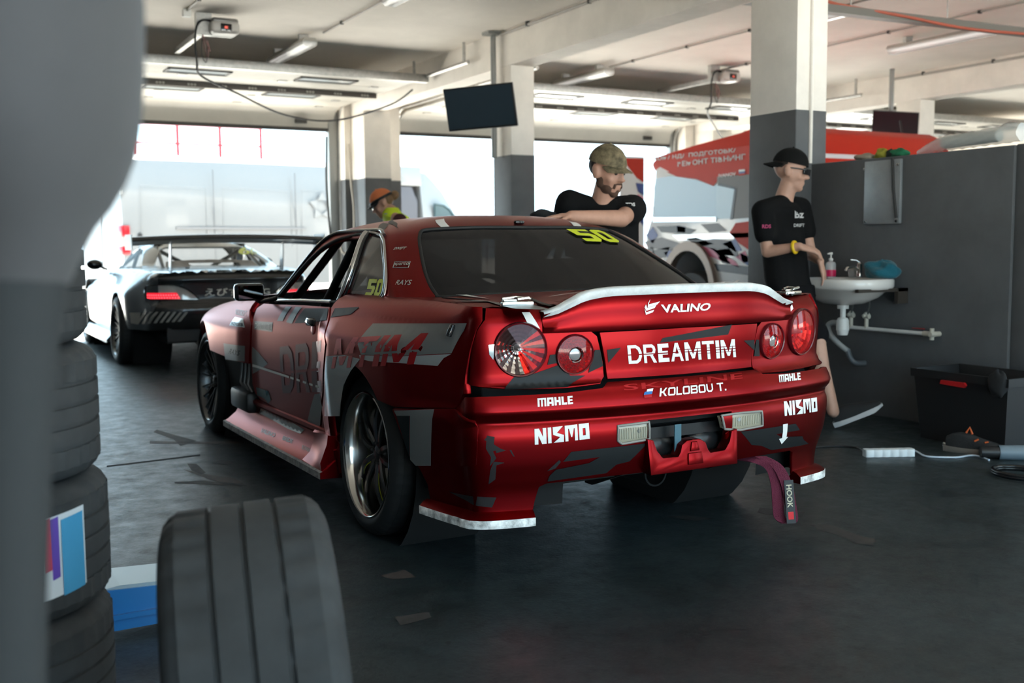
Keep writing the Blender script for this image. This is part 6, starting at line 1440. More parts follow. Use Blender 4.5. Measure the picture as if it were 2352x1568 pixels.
# local x forward, y left (away), near side at y=0
def van_sec(x, h, w0, w1, zb=.42):   # half section shape: near side y=0.. far y=2.0
    W = 2.0; c = W / 2
    return [V((x, c - w0, zb)), V((x, c - w0, 1.15)), V((x, c - w0 * .985, 1.6)), V((x, c - w1 * .97, h - .35)), V((x, c - w1 * .90, h - .10)), V((x, c - w1 * .70, h)), V((x, c + w1 * .70, h)), V((x, c + w1 * .90, h - .10)), V((x, c + w1 * .97, h - .35)), V((x, c + w0 * .985, 1.6)), V((x, c + w0, 1.15)), V((x, c + w0, zb))]
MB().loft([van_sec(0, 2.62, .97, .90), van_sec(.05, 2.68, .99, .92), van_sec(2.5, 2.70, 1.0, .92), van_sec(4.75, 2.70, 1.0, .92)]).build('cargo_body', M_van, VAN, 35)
CB = .55
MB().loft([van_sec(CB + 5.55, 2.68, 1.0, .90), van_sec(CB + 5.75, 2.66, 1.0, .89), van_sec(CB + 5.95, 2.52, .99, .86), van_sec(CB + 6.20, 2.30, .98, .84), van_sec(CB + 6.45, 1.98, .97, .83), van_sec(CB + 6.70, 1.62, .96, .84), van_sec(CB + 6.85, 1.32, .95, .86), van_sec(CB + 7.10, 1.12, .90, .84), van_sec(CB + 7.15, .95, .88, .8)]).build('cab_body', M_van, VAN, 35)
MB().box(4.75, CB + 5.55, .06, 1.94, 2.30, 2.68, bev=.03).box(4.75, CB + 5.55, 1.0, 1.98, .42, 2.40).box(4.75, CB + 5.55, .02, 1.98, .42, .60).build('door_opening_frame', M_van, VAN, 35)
MB().box(4.78, CB + 5.50, .25, 1.0, .6, 2.35).build('dark_interior', mat('van_interior', (.035, .036, .042), .7), VAN)
MB().loft([[V((x, y, z)) for x, y in ((CB + 5.0, .08), (CB + 5.45, .08), (CB + 5.45, .22), (CB + 5.0, .22))] for z in (.62, 1.4, 2.0)] + [[V((x, y, 2.28)) for x, y in ((CB + 5.05, .10), (CB + 5.32, .10), (CB + 5.32, .2), (CB + 5.05, .2))]]).build('partition_seat', mat('dark_seat', (.05, .05, .06), .6), VAN, 40)
def van_panel(nm, poly_, m, off=.006, parent=VAN): return MB().prism([(a, b) for a, b in poly_], 0, off, Matrix(((1, 0, 0, 0), (0, 0, -1, .012), (0, 1, 0, 0), (0, 0, 0, 1)))).build(nm, m, parent)
MB().prism([(CB + 5.83, 1.20), (CB + 6.62, 1.20), (CB + 6.36, 1.66), (CB + 6.20, 1.84), (CB + 6.05, 1.92), (CB + 5.83, 1.95)], 0, .016, Matrix(((1, 0, 0, 0), (0, 0, -1, .030), (0, 1, 0, 0), (0, 0, 0, 1)))).build('door_window', M_vang, VAN)
MB().tube([V((x, .012, z)) for x, z in ((CB + 5.83, 1.20), (CB + 6.62, 1.20), (CB + 6.36, 1.66), (CB + 6.20, 1.84), (CB + 6.05, 1.92), (CB + 5.83, 1.95))], .022, 6, closed=True).build('window_trim', mat('teal_black_trim', (.012, .03, .035), .3), VAN, 50)
tubeo('window_bar', [(CB + 6.33, .012, 1.20), (CB + 6.30, .012, 1.72)], .020, M_black, VAN)
for (x0, x1) in ((.28, 1.45), (1.75, 3.1), (3.3, 4.6)):
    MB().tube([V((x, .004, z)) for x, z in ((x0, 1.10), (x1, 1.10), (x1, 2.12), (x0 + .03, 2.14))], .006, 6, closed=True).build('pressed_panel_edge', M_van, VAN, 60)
for x in (1.60, 3.20): boxo('body_seam', x - .004, x + .004, -.004, .02, .45, 2.45, mat('seam_grey', (.125, .125, .13), .5), VAN)
boxo('slide_rail', .9, 3.4, -.012, .02, 1.42, 1.46, mat('seam_grey', (.125, .125, .13), .5), VAN)
M_vlr = mat('van_lamp_red', (.30, .004, .01), .2)
for z0, z1, m_ in ((1.30, 1.48, M_vlr), (1.14, 1.30, mat('clear_signal', (.22, .21, .2), .2)), (1.00, 1.14, M_vlr)): boxo('tail_lamp', -.035, .10, -.008, .20, z0, z1, m_, VAN, .01)
MB().lathe([(0, .03), (.035, .02), (.04, 0)], 16, axisM((.27, .0, 1.32), (0, -1, 0))).build('side_marker', M_black, VAN, 40)
boxo('rear_door_seam', -.012, .0, .995, 1.005, .5, 2.5, mat('seam_grey', (.125, .125, .13), .5), VAN); boxo('door_hinge', -.03, .01, .02, .08, 2.0, 2.06, M_steel, VAN); boxo('rear_bumper', -.08, .05, .05, 1.95, .38, .55, M_black, VAN, .02)
for yy in (.02, 1.72):
    for xx in (1.35, CB + 6.15): MB().lathe([(0, .13), (.20, .13), (.22, .22), (.33, .24), (.36, .20), (.36, .04), (.33, 0), (0, 0)], 28, axisM((xx, yy + .24, .36), (0, -1, 0))).build('wheel', M_tyre, VAN, 40)
MB().ball((CB + 6.35, -.16, 1.35), (.06, .12, .16)).build('wing_mirror', M_black, VAN, 50)
# faint emblem on the cargo side
for k in range(5):
    a = k * 2 * pi / 5 + .3; c = V((3.75 + .17 * cos(a), 0, 1.85 + .17 * sin(a))); van_panel('emblem_petal', [(c.x + .10 * cos(a + q), c.z + .10 * sin(a + q)) for q in (0, 2.1, 4.2)], mat('pale_grey_emblem', (.175, .177, .18), .35), .014)
# red fence frames in the distance
M_fr = mat('red_fence', (.22, .008, .014), .6)
def fence(x0, x1, y, z0, z1, n, label, m=M_fr, r=.03):
    o = empty('fence', ((x0 + x1) / 2, y, -.012), label=label, cat='fence')
    for z in (z0, z1): tubeo('rail', [(x0, y, z), (x1, y, z)], r * .7, m, o, 6, True)
    for i in range(n + 1): x = lerp(x0, x1, i / n); tubeo('post', [(x, y, -.012), (x, y, z1 + .6 if i % 2 == 0 else z1)], r, m, o, 6, True)
    return o
fence(.5, 6.2, 26, 3.9, 4.4, 5, 'tall red fence frame standing behind the white van', M_fr, .045); fence(13.5, 27, 30, 1.0, 1.9, 14, 'low red fence seen through the middle doorway', M_fr, .022); 
def wire(x0, x1, y, z, label):
    o = empty('catch_fence', ((x0 + x1) / 2, y, -.012), label=label, cat='fence'); m = mat('fence_grey', (.42, .40, .40), .6)
    for zz in (z, z - .9): tubeo('wire', [(x0, y, zz), (x1, y + 4, zz)], .018, m, o, 5, True)
    for i in range(13): x = lerp(x0, x1, i / 12); tubeo('post', [(x, y + 4 * i / 12, -.012), (x, y + 4 * i / 12, z)], .022, m, o, 5, True)
wire(14, 34, 34, 3.4, 'grey catch fence along the far side of the yard')
# ================================================================== race truck in the next bay
M_tred = mat('truck_red', (.52, .030, .014), .5, spec=.3); M_twhite = mat('truck_white', (.72, .72, .74), .3, coat=.3); M_tblue = mat('truck_blue', (.03, .06, .26), .35); M_tblk = mat('truck_black', (.02, .02, .024), .35); M_tpink = mat('truck_pink', (.55, .12, .22), .4); M_tgrey = mat('truck_grey', (.20, .19, .20), .4); M_tbrown = mat('truck_bronze', (.085, .070, .055), .4)
TX, TW = 5.0, 2.35
TRK = empty('race_truck', (TX + TW / 2, 4.4, 0), label='red and white race truck with shard graphics parked in the next bay', cat='truck')
SIDE = Matrix(((0, 0, 1, 0), (1, 0, 0, 0), (0, 1, 0, 0), (0, 0, 0, 1)))   # (y, z, x) -> world
def side_prism(nm, poly_, x0, x1, m, bev=0.0): return MB().prism(poly_, x0, x1, SIDE).build(nm, m, TRK, 30, True, bev=bev)
cab = [(6.12, .62), (6.16, 1.20), (6.05, 1.42), (5.98, 1.95), (5.80, 2.02), (3.95, 2.02), (3.86, 1.98), (3.86, .62), (4.92, .62), (4.97, .82), (5.10, .98), (5.34, 1.05), (5.56, .99), (5.70, .84), (5.76, .62)]
side_prism('cab', cab, TX, TX + TW, M_twhite, .02)
roof = [(6.02, 1.93), (6.08, 2.02), (5.95, 2.10), (5.3, 2.17), (4.6, 2.23), (4.35, 2.27), (4.15, 2.265), (4.0, 2.20), (3.90, 2.06), (3.84, 1.88), (3.82, 1.70), (3.90, 1.70), (3.95, 1.88), (5.60, 1.93)]
side_prism('roof_fairing', roof, TX + .01, TX + TW - .01, M_tred, .03)
side_prism('chassis', [(5.9, .55), (5.9, .75), (1.4, .75), (1.4, .55)], TX + .5, TX + TW - .5, M_tblk)
side_prism('rear_body', [(3.05, .65), (3.05, 1.55), (1.3, 1.45), (1.3, .65)], TX + .15, TX + TW - .15, M_tred, .02)
for yy in (5.34, 2.2):
    for xx, sg in ((TX + .02, -1), (TX + TW - .02, 1)):
        M = axisM((xx, yy, .415), (sg, 0, 0)); MB().lathe([(0, -.06), (.10, -.05), (.12, -.10), (.21, -.10), (.23, .0), (.27, .01), (.38, .01), (.41, -.03), (.41, -.29), (.38, -.32), (0, -.32)], 40, M).build('wheel', M_tyre, TRK, 40, True)
arch = [(5.34 + .46 * cos(a), .60 + .54 * sin(a)) for a in [radians(d) for d in range(0, 181, 12)]]; arch2 = [(5.34 + .38 * cos(a), .60 + .44 * sin(a)) for a in [radians(d) for d in range(180, -1, -12)]]
side_prism('wheel_arch_rim', list(reversed(arch)) + list(reversed(arch2)), TX - .05, TX + .04, mat('arch_bronze', (.22, .17, .14), .4, .3))
def tpoly(pix, m, off=.004, nm='livery_patch'):
    pts = [on_x(px, py, TX) for px, py in pix]; v2, f2 = cdt([[(p.y, p.z) for p in pts]], 5); return raw(nm, [V((TX - off, a, b)) for a, b in v2], [tuple(reversed(f)) for f in f2], m, TRK, ws=True)
tpoly([(1503, 362), (1560, 352), (1722, 334), (1722, 394), (1650, 402), (1545, 398), (1514, 382)], M_tred, .003)
tpoly([(1532, 395), (1722, 378), (1722, 400), (1648, 406), (1647, 418), (1640, 427), (1600, 411), (1555, 405)], M_tred, .006)
M_trw = mat('truck_window', (.42, .47, .50), .06, spec=.8)
tpoly([(1508, 410), (1540, 404), (1600, 413), (1640, 428), (1646, 424), (1646, 496), (1503, 497), (1503, 430)], M_trw, .005, 'door_window'); tpoly([(1646, 424), (1688, 432), (1678, 502), (1646, 502)], mat('truck_window_pale', (.50, .56, .57), .08, spec=.7), .005, 'quarter_light')
tpoly([(1650, 400), (1722, 392), (1722, 500), (1680, 503), (1690, 434), (1650, 422)], M_tbrown, .004, 'rear_window'); tpoly([(1688, 432), (1693, 433), (1684, 504), (1678, 504)], M_tblk, .008, 'window_post'); tpoly([(1650, 420), (1690, 430), (1690, 435), (1650, 426)], M_tblk, .008, 'window_post')
tpoly([(1500, 499), (1646, 498), (1646, 508), (1502, 510)], M_vsilver, .010, 'grab_rail')
for pix, m in (([(1500, 475), (1522, 470), (1560, 480), (1600, 478), (1640, 492), (1640, 497), (1503, 497)], M_tgrey), ([(1508, 520), (1560, 518), (1600, 528), (1585, 537), (1520, 533)], M_tblk), ([(1555, 519), (1575, 520), (1575, 534), (1556, 533)], M_tblue), ([(1545, 540), (1722, 534), (1722, 545), (1560, 552)], M_vsilver), ([(1480, 555), (1520, 545), (1570, 560), (1545, 575), (1490, 570)], M_tgrey), ([(1500, 575), (1540, 566), (1530, 590), (1500, 600)], M_tblk), ([(1580, 560), (1640, 570), (1690, 600), (1700, 615), (1660, 600), (1610, 580)], M_tpink), ([(1600, 555), (1640, 548), (1680, 552), (1700, 590), (1660, 585)], M_tgrey), ([(1660, 560), (1690, 548), (1705, 575), (1690, 578)], M_tblue), ([(1690, 512), (1722, 508), (1722, 575), (1700, 560), (1676, 535)], M_tred), ([(1690, 590), (1712, 575), (1722, 600), (1710, 604)], M_tpink), ([(1640, 605), (1722, 612), (1722, 632), (1648, 622)], M_tblk), ([(1476, 600), (1510, 610), (1540, 630), (1490, 625)], M_tpink), ([(1490, 615), (1520, 600), (1530, 615), (1510, 640)], M_tblue), ([(1484, 540), (1500, 520), (1512, 540), (1500, 560)], M_tblue), ([(1520, 470), (1540, 462), (1552, 490), (1530, 496)], M_tblk), ([(1585, 470), (1600, 474), (1612, 494), (1590, 495)], M_tblk), ([(1505, 480), (1516, 482), (1514, 496), (1504, 496)], M_tblue), ([(1610, 515), (1650, 512), (1670, 530), (1630, 534)], M_tgrey), ([(1575, 548), (1600, 545), (1640, 560), (1610, 566)], M_tblk), ([(1640, 575), (1676, 570), (1690, 590), (1660, 596)], M_twhite), ([(1700, 580), (1722, 590), (1722, 612), (1705, 600)], M_tblue), ([(1525, 580), (1545, 572), (1560, 585), (1540, 600)], M_tblue), ([(1650, 590), (1665, 588), (1680, 606), (1660, 604)], M_tblk), ([(1484, 575), (1500, 566), (1505, 590), (1490, 600)], M_tblk)): tpoly(pix, m)
def tword(word, q, m):
    Q = [on_x(px, py, TX + .01) for px, py in q]; L = quad_map(fit_loops(text_loops(word, .02)[0], 0, 0, 1, 1), [(p.y, p.z) for p in Q]); v2, f2 = cdt(L, 5); return raw('lettering', [V((TX - .012, a, b)) for a, b in v2], [tuple(reversed(f)) for f in f2], m, TRK, ws=True)
M_tw = mat('letter_silver', (.55, .53, .52), .4)
tword('КОМАНДА ПОДГОТОВКА', [(1505, 371), (1697, 351), (1697, 339), (1505, 360)], M_tw); tword('РЕМОНТ ТЮНИНГ', [(1560, 383), (1716, 366), (1716, 353), (1560, 371)], M_tw)
tword('IVANOV', [(1654, 408), (1694, 403), (1694, 395), (1654, 400)], M_vwhite)
for i, m in enumerate((M_vwhite, M_tblue, M_tred)): tpoly([(1699, 390 + i * 4.5), (1713, 388.5 + i * 4.5), (1713, 393 + i * 4.5), (1699, 394.5 + i * 4.5)], m, .012, 'flag_stripe')
MB().box(TX - .10, TX + .3, 4.25, 4.65, .34, .60, bev=.02).build('step', M_steel, TRK, 40, True); MB().box(TX - .05, TX + .25, 3.5, 4.1, .30, .62, bev=.03).build('fuel_tank', M_tblk, TRK, 40, True)
tubeo('roof_aerial', [(TX + 1.9, 4.15, 2.2), (TX + 1.9, 4.2, 2.40)], .01, M_black, TRK, 8, True)
# red and blue trailer panel seen behind the man in the camouflage cap
BN = empty('banner', (5.9, 8.9, 0), label='tall red and blue printed banner standing near the open door', cat='banner')
def bpoly(pix, m, off, nm): 
    pts = [on_y(px, py, 8.9) for px, py in pix]; return MB().prism([(p.x, p.z) for p in reversed(pts)], -off, -off + (.02 if nm == 'board' else .002), Matrix(((1, 0, 0, 0), (0, 0, 1, 8.9), (0, 1, 0, 0), (0, 0, 0, 1)))).build(nm, m, BN, None, True)
b0 = on_y(1480, 360, 8.9); b1 = on_y(1425, 360, 8.9)
boxo('board', b1.x, b0.x, 8.9, 8.93, 0.0, b0.z, M_twhite, BN, .004, True)
for pix, m in (([(1438, 363), (1479, 364), (1479, 420), (1462, 408), (1440, 380)], M_tred), ([(1460, 420), (1479, 422), (1479, 450), (1465, 440)], M_tblue), ([(1464, 445), (1479, 455), (1478, 480), (1466, 470)], M_tpink), ([(1462, 480), (1478, 482), (1478, 520), (1464, 500)], M_tblue)): bpoly(pix, m, .004, 'banner_print')
# ================================================================== people
HR = _r0.copy(); HF = V((sin(CAM_YAW), cos(CAM_YAW), 0)); UZ = V((0, 0, 1))
def at(px, py, d): r_ = ray(px, py); return CAM_P + r_ * (d / r_.dot(_fw))
def capsule(mb, a, b, ra, rb=None, seg=14, flat=1.0, side=None):
    a, b = V(a), V(b); rb = ra if rb is None else rb; d = (b - a); L = d.length; t = d.normalized() if L > 1e-6 else V((0, 0, 1)); n = V(side) if side is not None else t.orthogonal(); n = (n - t * n.dot(t)).normalized(); m = t.cross(n); rings = []
    for k in range(5): q = pi / 2 * (1 - k / 4.0); rings.append((a - t * ra * sin(q), max(ra * cos(q), 1e-4)))
    for k in range(1, 4): rings.append((a.lerp(b, k / 4), lerp(ra, rb, k / 4)))
    for k in range(5): q = pi / 2 * k / 4.0; rings.append((b + t * rb * sin(q), max(rb * cos(q), 1e-4)))
    mb.loft([[c + n * r * cos(2 * pi * i / seg) + m * r * flat * sin(2 * pi * i / seg) for i in range(seg)] for c, r in rings])
def secs(mb, S, seg=20):
    """stack of ellipses: (centre, right vector * half width, front vector * half depth)"""
    mb.loft([[c + r * cos(2 * pi * i / seg) + f * sin(2 * pi * i / seg) for i in range(seg)] for c, r, f in S])
def fuse(mb, name, m, parent=None, voxel=.008, smooth=3, ws=False):
    me = bpy.data.meshes.new('tmp'); me.from_pydata([tuple(v) for v in mb.v], [], mb.f)
    bm = bmesh.new(); bm.from_mesh(me); bmesh.ops.recalc_face_normals(bm, faces=bm.faces); bm.to_mesh(me); bm.free()
    o = bpy.data.objects.new('tmp', me); COL.objects.link(o); md = o.modifiers.new('r', 'REMESH'); md.mode = 'VOXEL'; md.voxel_size = voxel
    if smooth: sm = o.modifiers.new('s', 'SMOOTH'); sm.factor = .5; sm.iterations = smooth
    dg = bpy.context.evaluated_depsgraph_get(); me2 = bpy.data.meshes.new_from_object(o.evaluated_get(dg)); bpy.data.objects.remove(o); bpy.data.meshes.remove(me); me2.name = name
    me2.materials.clear(); r = obj_from_mesh(name, me2, m, parent, ws); me2.polygons.foreach_set('use_smooth', [True] * len(me2.polygons)); return r
def head_parts(mb, c, f, u, s=1.0, female=False):
    """c: centre of the skull, f: facing, u: up"""
    f = V(f).normalized(); u = (V(u) - f * V(u).dot(f)).normalized(); r = f.cross(u).normalized(); K = lambda x, y, z: c + (r * x + f * y + u * z) * s
    E = lambda x, y, z, a, b, d: mb.add([K(x + a * sin(t) * cos(q), y + b * sin(t) * sin(q), z + d * cos(t)) for t in [pi * i / 12 for i in range(13)] for q in [2 * pi * k / 18 for k in range(18)]], [(i * 18 + k, (i + 1) * 18 + k, (i + 1) * 18 + (k + 1) % 18, i * 18 + (k + 1) % 18) for i in range(12) for k in range(18)])
    E(0, -.012, .030, .077, .097, .092); E(0, .018, -.020, .068, .072, .085); E(0, .030, -.070, .052, .058, .052); E(0, .062, -.098, .026, .026, .022)
    E(0, .088, -.014, .013, .018, .030); E(0, .104, -.030, .016, .014, .012); E(-.013, .095, -.034, .009, .010, .008); E(.013, .095, -.034, .009, .010, .008)
    E(0, .080, -.062, .026, .014, .009); E(0, .079, -.073, .023, .013, .009); E(-.030, .070, .016, .026, .016, .010); E(.030, .070, .016, .026, .016, .010); E(-.042, .055, -.035, .024, .022, .022); E(.042, .055, -.035, .024, .022, .022)
    for sx_ in (-1, 1): E(sx_ * .079, -.012, -.012, .012, .022, .034); E(sx_ * .084, -.018, .004, .008, .022, .018)
    return K
def hand(mb, w, d, n, L=.19, curl=.6, spread=.10, side=1):
    """w wrist, d direction, n back-of-hand normal"""
    d = V(d).normalized(); n = (V(n) - d * V(n).dot(d)).normalized(); s = d.cross(n).normalized() * side
    for k in (-.028, -.009, .010, .028): capsule(mb, w + d * .01 + s * k * .7, w + d * L * .50 + s * k, .015, .0125, 10)
    capsule(mb, w, w + d * .05, .024, .028, 12, .7, s)
    for k, (o, ln) in enumerate(((-.030, .40), (-.010, .46), (.011, .44), (.031, .34))):
        a = w + d * L * .50 + s * o; d1 = (d + s * (o * spread * 12) - n * curl * .45).normalized(); b = a + d1 * L * ln * .48; d2 = (d1 - n * curl * .9).normalized(); c = b + d2 * L * ln * .32; d3 = (d2 - n * curl * .8).normalized(); e = c + d3 * L * ln * .22
        capsule(mb, a, b, .0100, .0092, 10); capsule(mb, b, c, .0092, .0084, 10); capsule(mb, c, e, .0084, .0070, 10)
    a = w + d * L * .12 - s * .026; b = a + (d * .7 - s * .6 - n * .25).normalized() * .048; c = b + (d * .9 - s * .25 - n * .35).normalized() * .036; capsule(mb, a, b, .0135, .0115, 10); capsule(mb, b, c, .0112, .0088, 10)
M_skin = mat('skin', (.50, .27, .19), .55, var=.06, vscale=20); M_skin2 = mat('skin_light', (.52, .30, .22), .55, var=.06, vscale=20)
M_tee = mat('black_cotton', (.009, .009, .0095), .95, bump=.3, bscale=35, spec=.12); M_hair = mat('dark_hair', (.020, .013, .009), .7); M_beard = mat('brown_beard', (.10, .052, .034), .85, bump=.6, bscale=300)
def cap(K, parent, m_cap, m_brim, back=False, ctr=.040, lift=.0):
    mb = MB(); n, rg = 28, 9; rings = []
    for i in range(rg + 1):
        t = i / rg * (pi / 2); rings.append([K((.085) * cos(t) * cos(a), -.010 + .108 * cos(t) * sin(a), ctr + lift + .0 + .098 * sin(t) + (-.006 * sin(a) if i == 0 else 0)) for a in [2 * pi * k / n for k in range(n)]])
    inner = [[K(.078 * cos(a), -.010 + .100 * sin(a), ctr + lift + .004) for a in [2 * pi * k / n for k in range(n)]]]
    mb.loft(inner + rings, caps=True); c = mb.build('cap', m_cap, parent, 60)
    sg = -1 if back else 1; vs = []; fs = []; nb = 16
    for layer, dz_ in ((0, 0), (1, -.005)):
        for i in range(nb + 1):
            a = lerp(-1.25, 1.25, i / nb)
            for q in (0, .5, 1):
                x = sin(a) * lerp(.080, .074, q); y = (.085 + .0) * cos(a) + q * (.070) * cos(a) ** .55 if cos(a) > 0 else .0; vs.append(K(x, sg * (y + .004) + (-.012 if not back else -.012), ctr + lift + .004 + dz_ - .022 * q - .03 * abs(sin(a)) ** 2 * .5))
    W3 = 3; N1 = (nb + 1) * W3
    for L_ in (0, 1):
        for i in range(nb):
            for q in range(2): f_ = (L_ * N1 + i * W3 + q, L_ * N1 + (i + 1) * W3 + q, L_ * N1 + (i + 1) * W3 + q + 1, L_ * N1 + i * W3 + q + 1); fs.append(f_ if L_ == 0 else tuple(reversed(f_)))
    rim = [i * W3 + 2 for i in range(nb + 1)]
    for a, b in zip(rim[:-1], rim[1:]): fs.append((a, b, b + N1, a + N1))
    MB().add(vs, fs).build('cap_brim', m_brim, c, 60)
    MB().ball(K(0, -.010, ctr + lift + .098), .007).build('cap_button', m_cap, c, 60)
    return c
def eyes(K, parent, z=.0):
    for sx_ in (-1, 1): MB().ball(K(sx_ * .031, .079, .0 + z), .0095).build('eye', mat('eye_dark', (.05, .04, .035), .2), parent, 60)
# ---------------------------------------------------------------- man leaning on the roof of the red car
hc = at(1396, 392, 5.75); fdir = (HR * .66 - HF * .62 - UZ * .22).normalized(); udir = (UZ + HR * .06 - HF * .10).normalized()
b = MB(); K = head_parts(b, hc, fdir, udir, 1.06)
neck0 = at(1384, 452, 5.80); chest = at(1382, 520, 5.85); hip = V((chest.x + .17, chest.y + .10, .93))
shR = at(1308, 468, 5.82); shL = at(1452, 480, 5.92)
elR = at(1290, 545, 5.70); wrR = V((.47, .87, 1.232)); elL = at(1392, 510, 5.45); wrL = V((.42, .62, 1.248))
elL = at(1428, 502, 5.62); wrL = at(1312, 497, 5.36); wrL.z = max(wrL.z, 1.262)
wrR = at(1290, 512, 5.55)
capsule(b, hc + udir * -.06, neck0 - UZ * .03, .060, .066); secs(b, [(neck0 - UZ * .05, HR * .09, HF * .07), (chest, HR * .15, HF * .10), (hip, HR * .15, HF * .11)])
capsule(b, shR, elR, .050, .043); capsule(b, elR, wrR, .042, .030); hand(b, wrR, (V((.40, .80, 1.23)) - wrR), UZ, .18, .5)
capsule(b, shL, elL, .054, .046); capsule(b, elL, wrL, .047, .031); hand(b, wrL, (-HR * .9 - HF * .25 + UZ * -.02), UZ, .18, .35)
kn = [hip + V((.02, -.10, -.44)), hip + V((.14, .10, -.45))]; an = [V((hip.x + .05, hip.y - .12, .09)), V((hip.x + .16, hip.y + .14, .09))]
for k in (0, 1): capsule(b, hip + V((.0 + .04 * k, -.09 + .18 * k, -.02)), kn[k], .080, .058); capsule(b, kn[k], an[k], .056, .040)
P1 = fuse(b, 'person', M_skin, None, .0075, 4); tag(P1, 'bearded person in a camouflage cap leaning on the roof of the red car', 'person')
t = MB(); sh0 = neck0 - UZ * .075
secs(t, [(sh0 + UZ * .03, HR * .085, HF * .075), (sh0 - UZ * .015, HR * .17, HF * .105), (chest + UZ * .02, HR * .205, HF * .135), (chest - UZ * .16, HR * .205, HF * .145), (hip + UZ * .10, HR * .19, HF * .14), (hip - UZ * .04, HR * .185, HF * .14)])
capsule(t, sh0 - HR * .06, shR, .075, .078); capsule(t, shR, shR.lerp(elR, .62), .080, .072); capsule(t, sh0 + HR * .06, shL, .080, .080); capsule(t, shL, shL.lerp(elL, .50), .084, .076)
TS = fuse(t, 't_shirt', M_tee, P1, .009, 5)
sp_ = shL.lerp(elL, .42); flat_text('lettering', 'TDS', axisM(sp_ - HF * .082 + UZ * .035 - HR * .02, (-HF + UZ * .5), HR), .020, M_vwhite, TS, bold=.03)
t = MB()
for k in (0, 1): capsule(t, hip + V((.0 + .04 * k, -.09 + .18 * k, -.02)), kn[k], .100, .082); capsule(t, kn[k], an[k] + UZ * .02, .080, .062)
secs(t, [(hip + UZ * .06, HR * .17, HF * .13), (hip - UZ * .10, HR * .18, HF * .14)]); fuse(t, 'trousers', mat('dark_trousers', (.014, .014, .017), .9), P1, .011, 3)
for k in (0, 1): shoe_mesh(axisM(V((an[k].x + .08, an[k].y, 0)), UZ, (-1, .1 if k else -.1, 0)), M_black, mat('white_sole', (.5, .5, .5), .6), P1)
camo = mat('camouflage_cloth', (.26, .20, .115), .85, var=.7, vscale=24, col2=(.075, .062, .034)); cap(K, P1, camo, camo, False, .036)
bd = MB(); Eb = lambda x, y, z, a, b_, d: bd.add([K(x + a * sin(t_) * cos(q), y + b_ * sin(t_) * sin(q), z + d * cos(t_)) for t_ in [pi * i / 10 for i in range(11)] for q in [2 * pi * k / 16 for k in range(16)]], [(i * 16 + k, (i + 1) * 16 + k, (i + 1) * 16 + (k + 1) % 16, i * 16 + (k + 1) % 16) for i in range(10) for k in range(16)])
Eb(0, .058, -.102, .030, .029, .026); Eb(-.038, .036, -.084, .022, .036, .028); Eb(.038, .036, -.084, .022, .036, .028); Eb(-.061, .008, -.050, .011, .024, .036); Eb(.061, .008, -.050, .011, .024, .036); Eb(0, .088, -.052, .026, .010, .006); Eb(0, .075, -.088, .014, .016, .012); Eb(-.026, .080, -.066, .007, .010, .016); Eb(.026, .080, -.066, .007, .010, .016)
fuse(bd, 'beard', M_beard, P1, .005, 2); eyes(K, P1)
hb = MB(); hb.add(*(lambda: ([K(.079 * sin(t_) * cos(q), -.020 + .095 * sin(t_) * sin(q) * (1 if sin(q) < .2 else .1), .020 + .070 * cos(t_)) for t_ in [pi * i / 10 for i in range(11)] for q in [2 * pi * k / 16 for k in range(16)]], [(i * 16 + k, (i + 1) * 16 + k, (i + 1) * 16 + (k + 1) % 16, i * 16 + (k + 1) % 16) for i in range(10) for k in range(16)]))()); fuse(hb, 'hair', M_hair, P1, .006, 2)
tag(lump('glove', (at(1246, 493, 5.45).x, at(1246, 493, 5.45).y, 1.275), (.060, .055, .028), mat('black_glove', (.014, .014, .015), .9), amp=.25, seed=41), 'black glove lying on the roof of the red car', 'glove')
# ---------------------------------------------------------------- man by the basin
D0 = 6.72; hc = at(1817, 392, D0); fdir = (HR * .93 - HF * .30 - UZ * .16).normalized(); udir = (UZ + HR * .10).normalized(); b = MB(); K = head_parts(b, hc, fdir, udir, 1.04)
neck0 = at(1800, 448, D0 + .02); chest = at(1797, 530, D0 + .02); waist = at(1808, 640, D0 - .02); hip = at(1822, 690, D0 - .04); SF_ = (HR * .80 - HF * .60); SR_ = (HR * .60 + HF * .80) * -1   # chest front, and his right side direction (towards the camera)
SRn = -HF * .80 - HR * .60; SRn.normalize(); SF_.normalize()
shN = at(1752, 485, D0 - .10); shF = at(1838, 478, D0 + .16); elN = at(1763, 578, D0 - .12); wrN = at(1836, 566, D0 - .26); elF = at(1862, 585, D0 + .12); wrF = at(1884, 600, D0 - .12)
capsule(b, hc - udir * .06, neck0 - UZ * .03, .054, .060); secs(b, [(neck0 - UZ * .05, SRn * .09, SF_ * .07), (chest, SRn * .14, SF_ * .09), (waist, SRn * .13, SF_ * .09), (hip, SRn * .14, SF_ * .10)])
capsule(b, shN, elN, .046, .039); capsule(b, elN, wrN, .039, .027); hand(b, wrN, (HR * .95 - UZ * .25 - HF * .1), UZ * .9 - HF * .4, .18, .75)
capsule(b, shF, elF, .046, .038); capsule(b, elF, wrF, .036, .026); hand(b, wrF, (HR * .25 - UZ * .95), HR * .8 - HF * .4, .18, .35)
knN = at(1876, 780, 6.42); anN = at(1914, 945, 6.36); knF = V((hip.x + .05, hip.y + .08, .48)); anF = V((2.28, 1.22, .09))
capsule(b, hip + SRn * .07 - UZ * .02, knN, .078, .056); capsule(b, knN, knN.lerp(anN, .35) - SF_ * .015, .052, .054); capsule(b, knN.lerp(anN, .35) - SF_ * .015, anN, .052, .036); capsule(b, hip - SRn * .07, knF, .078, .055); capsule(b, knF, anF, .054, .036)
P2 = fuse(b, 'person', M_skin2, None, .0075, 4); tag(P2, 'person in a backwards black cap and black shorts by the wash basin', 'person')
t = MB(); sh0 = neck0 - UZ * .07
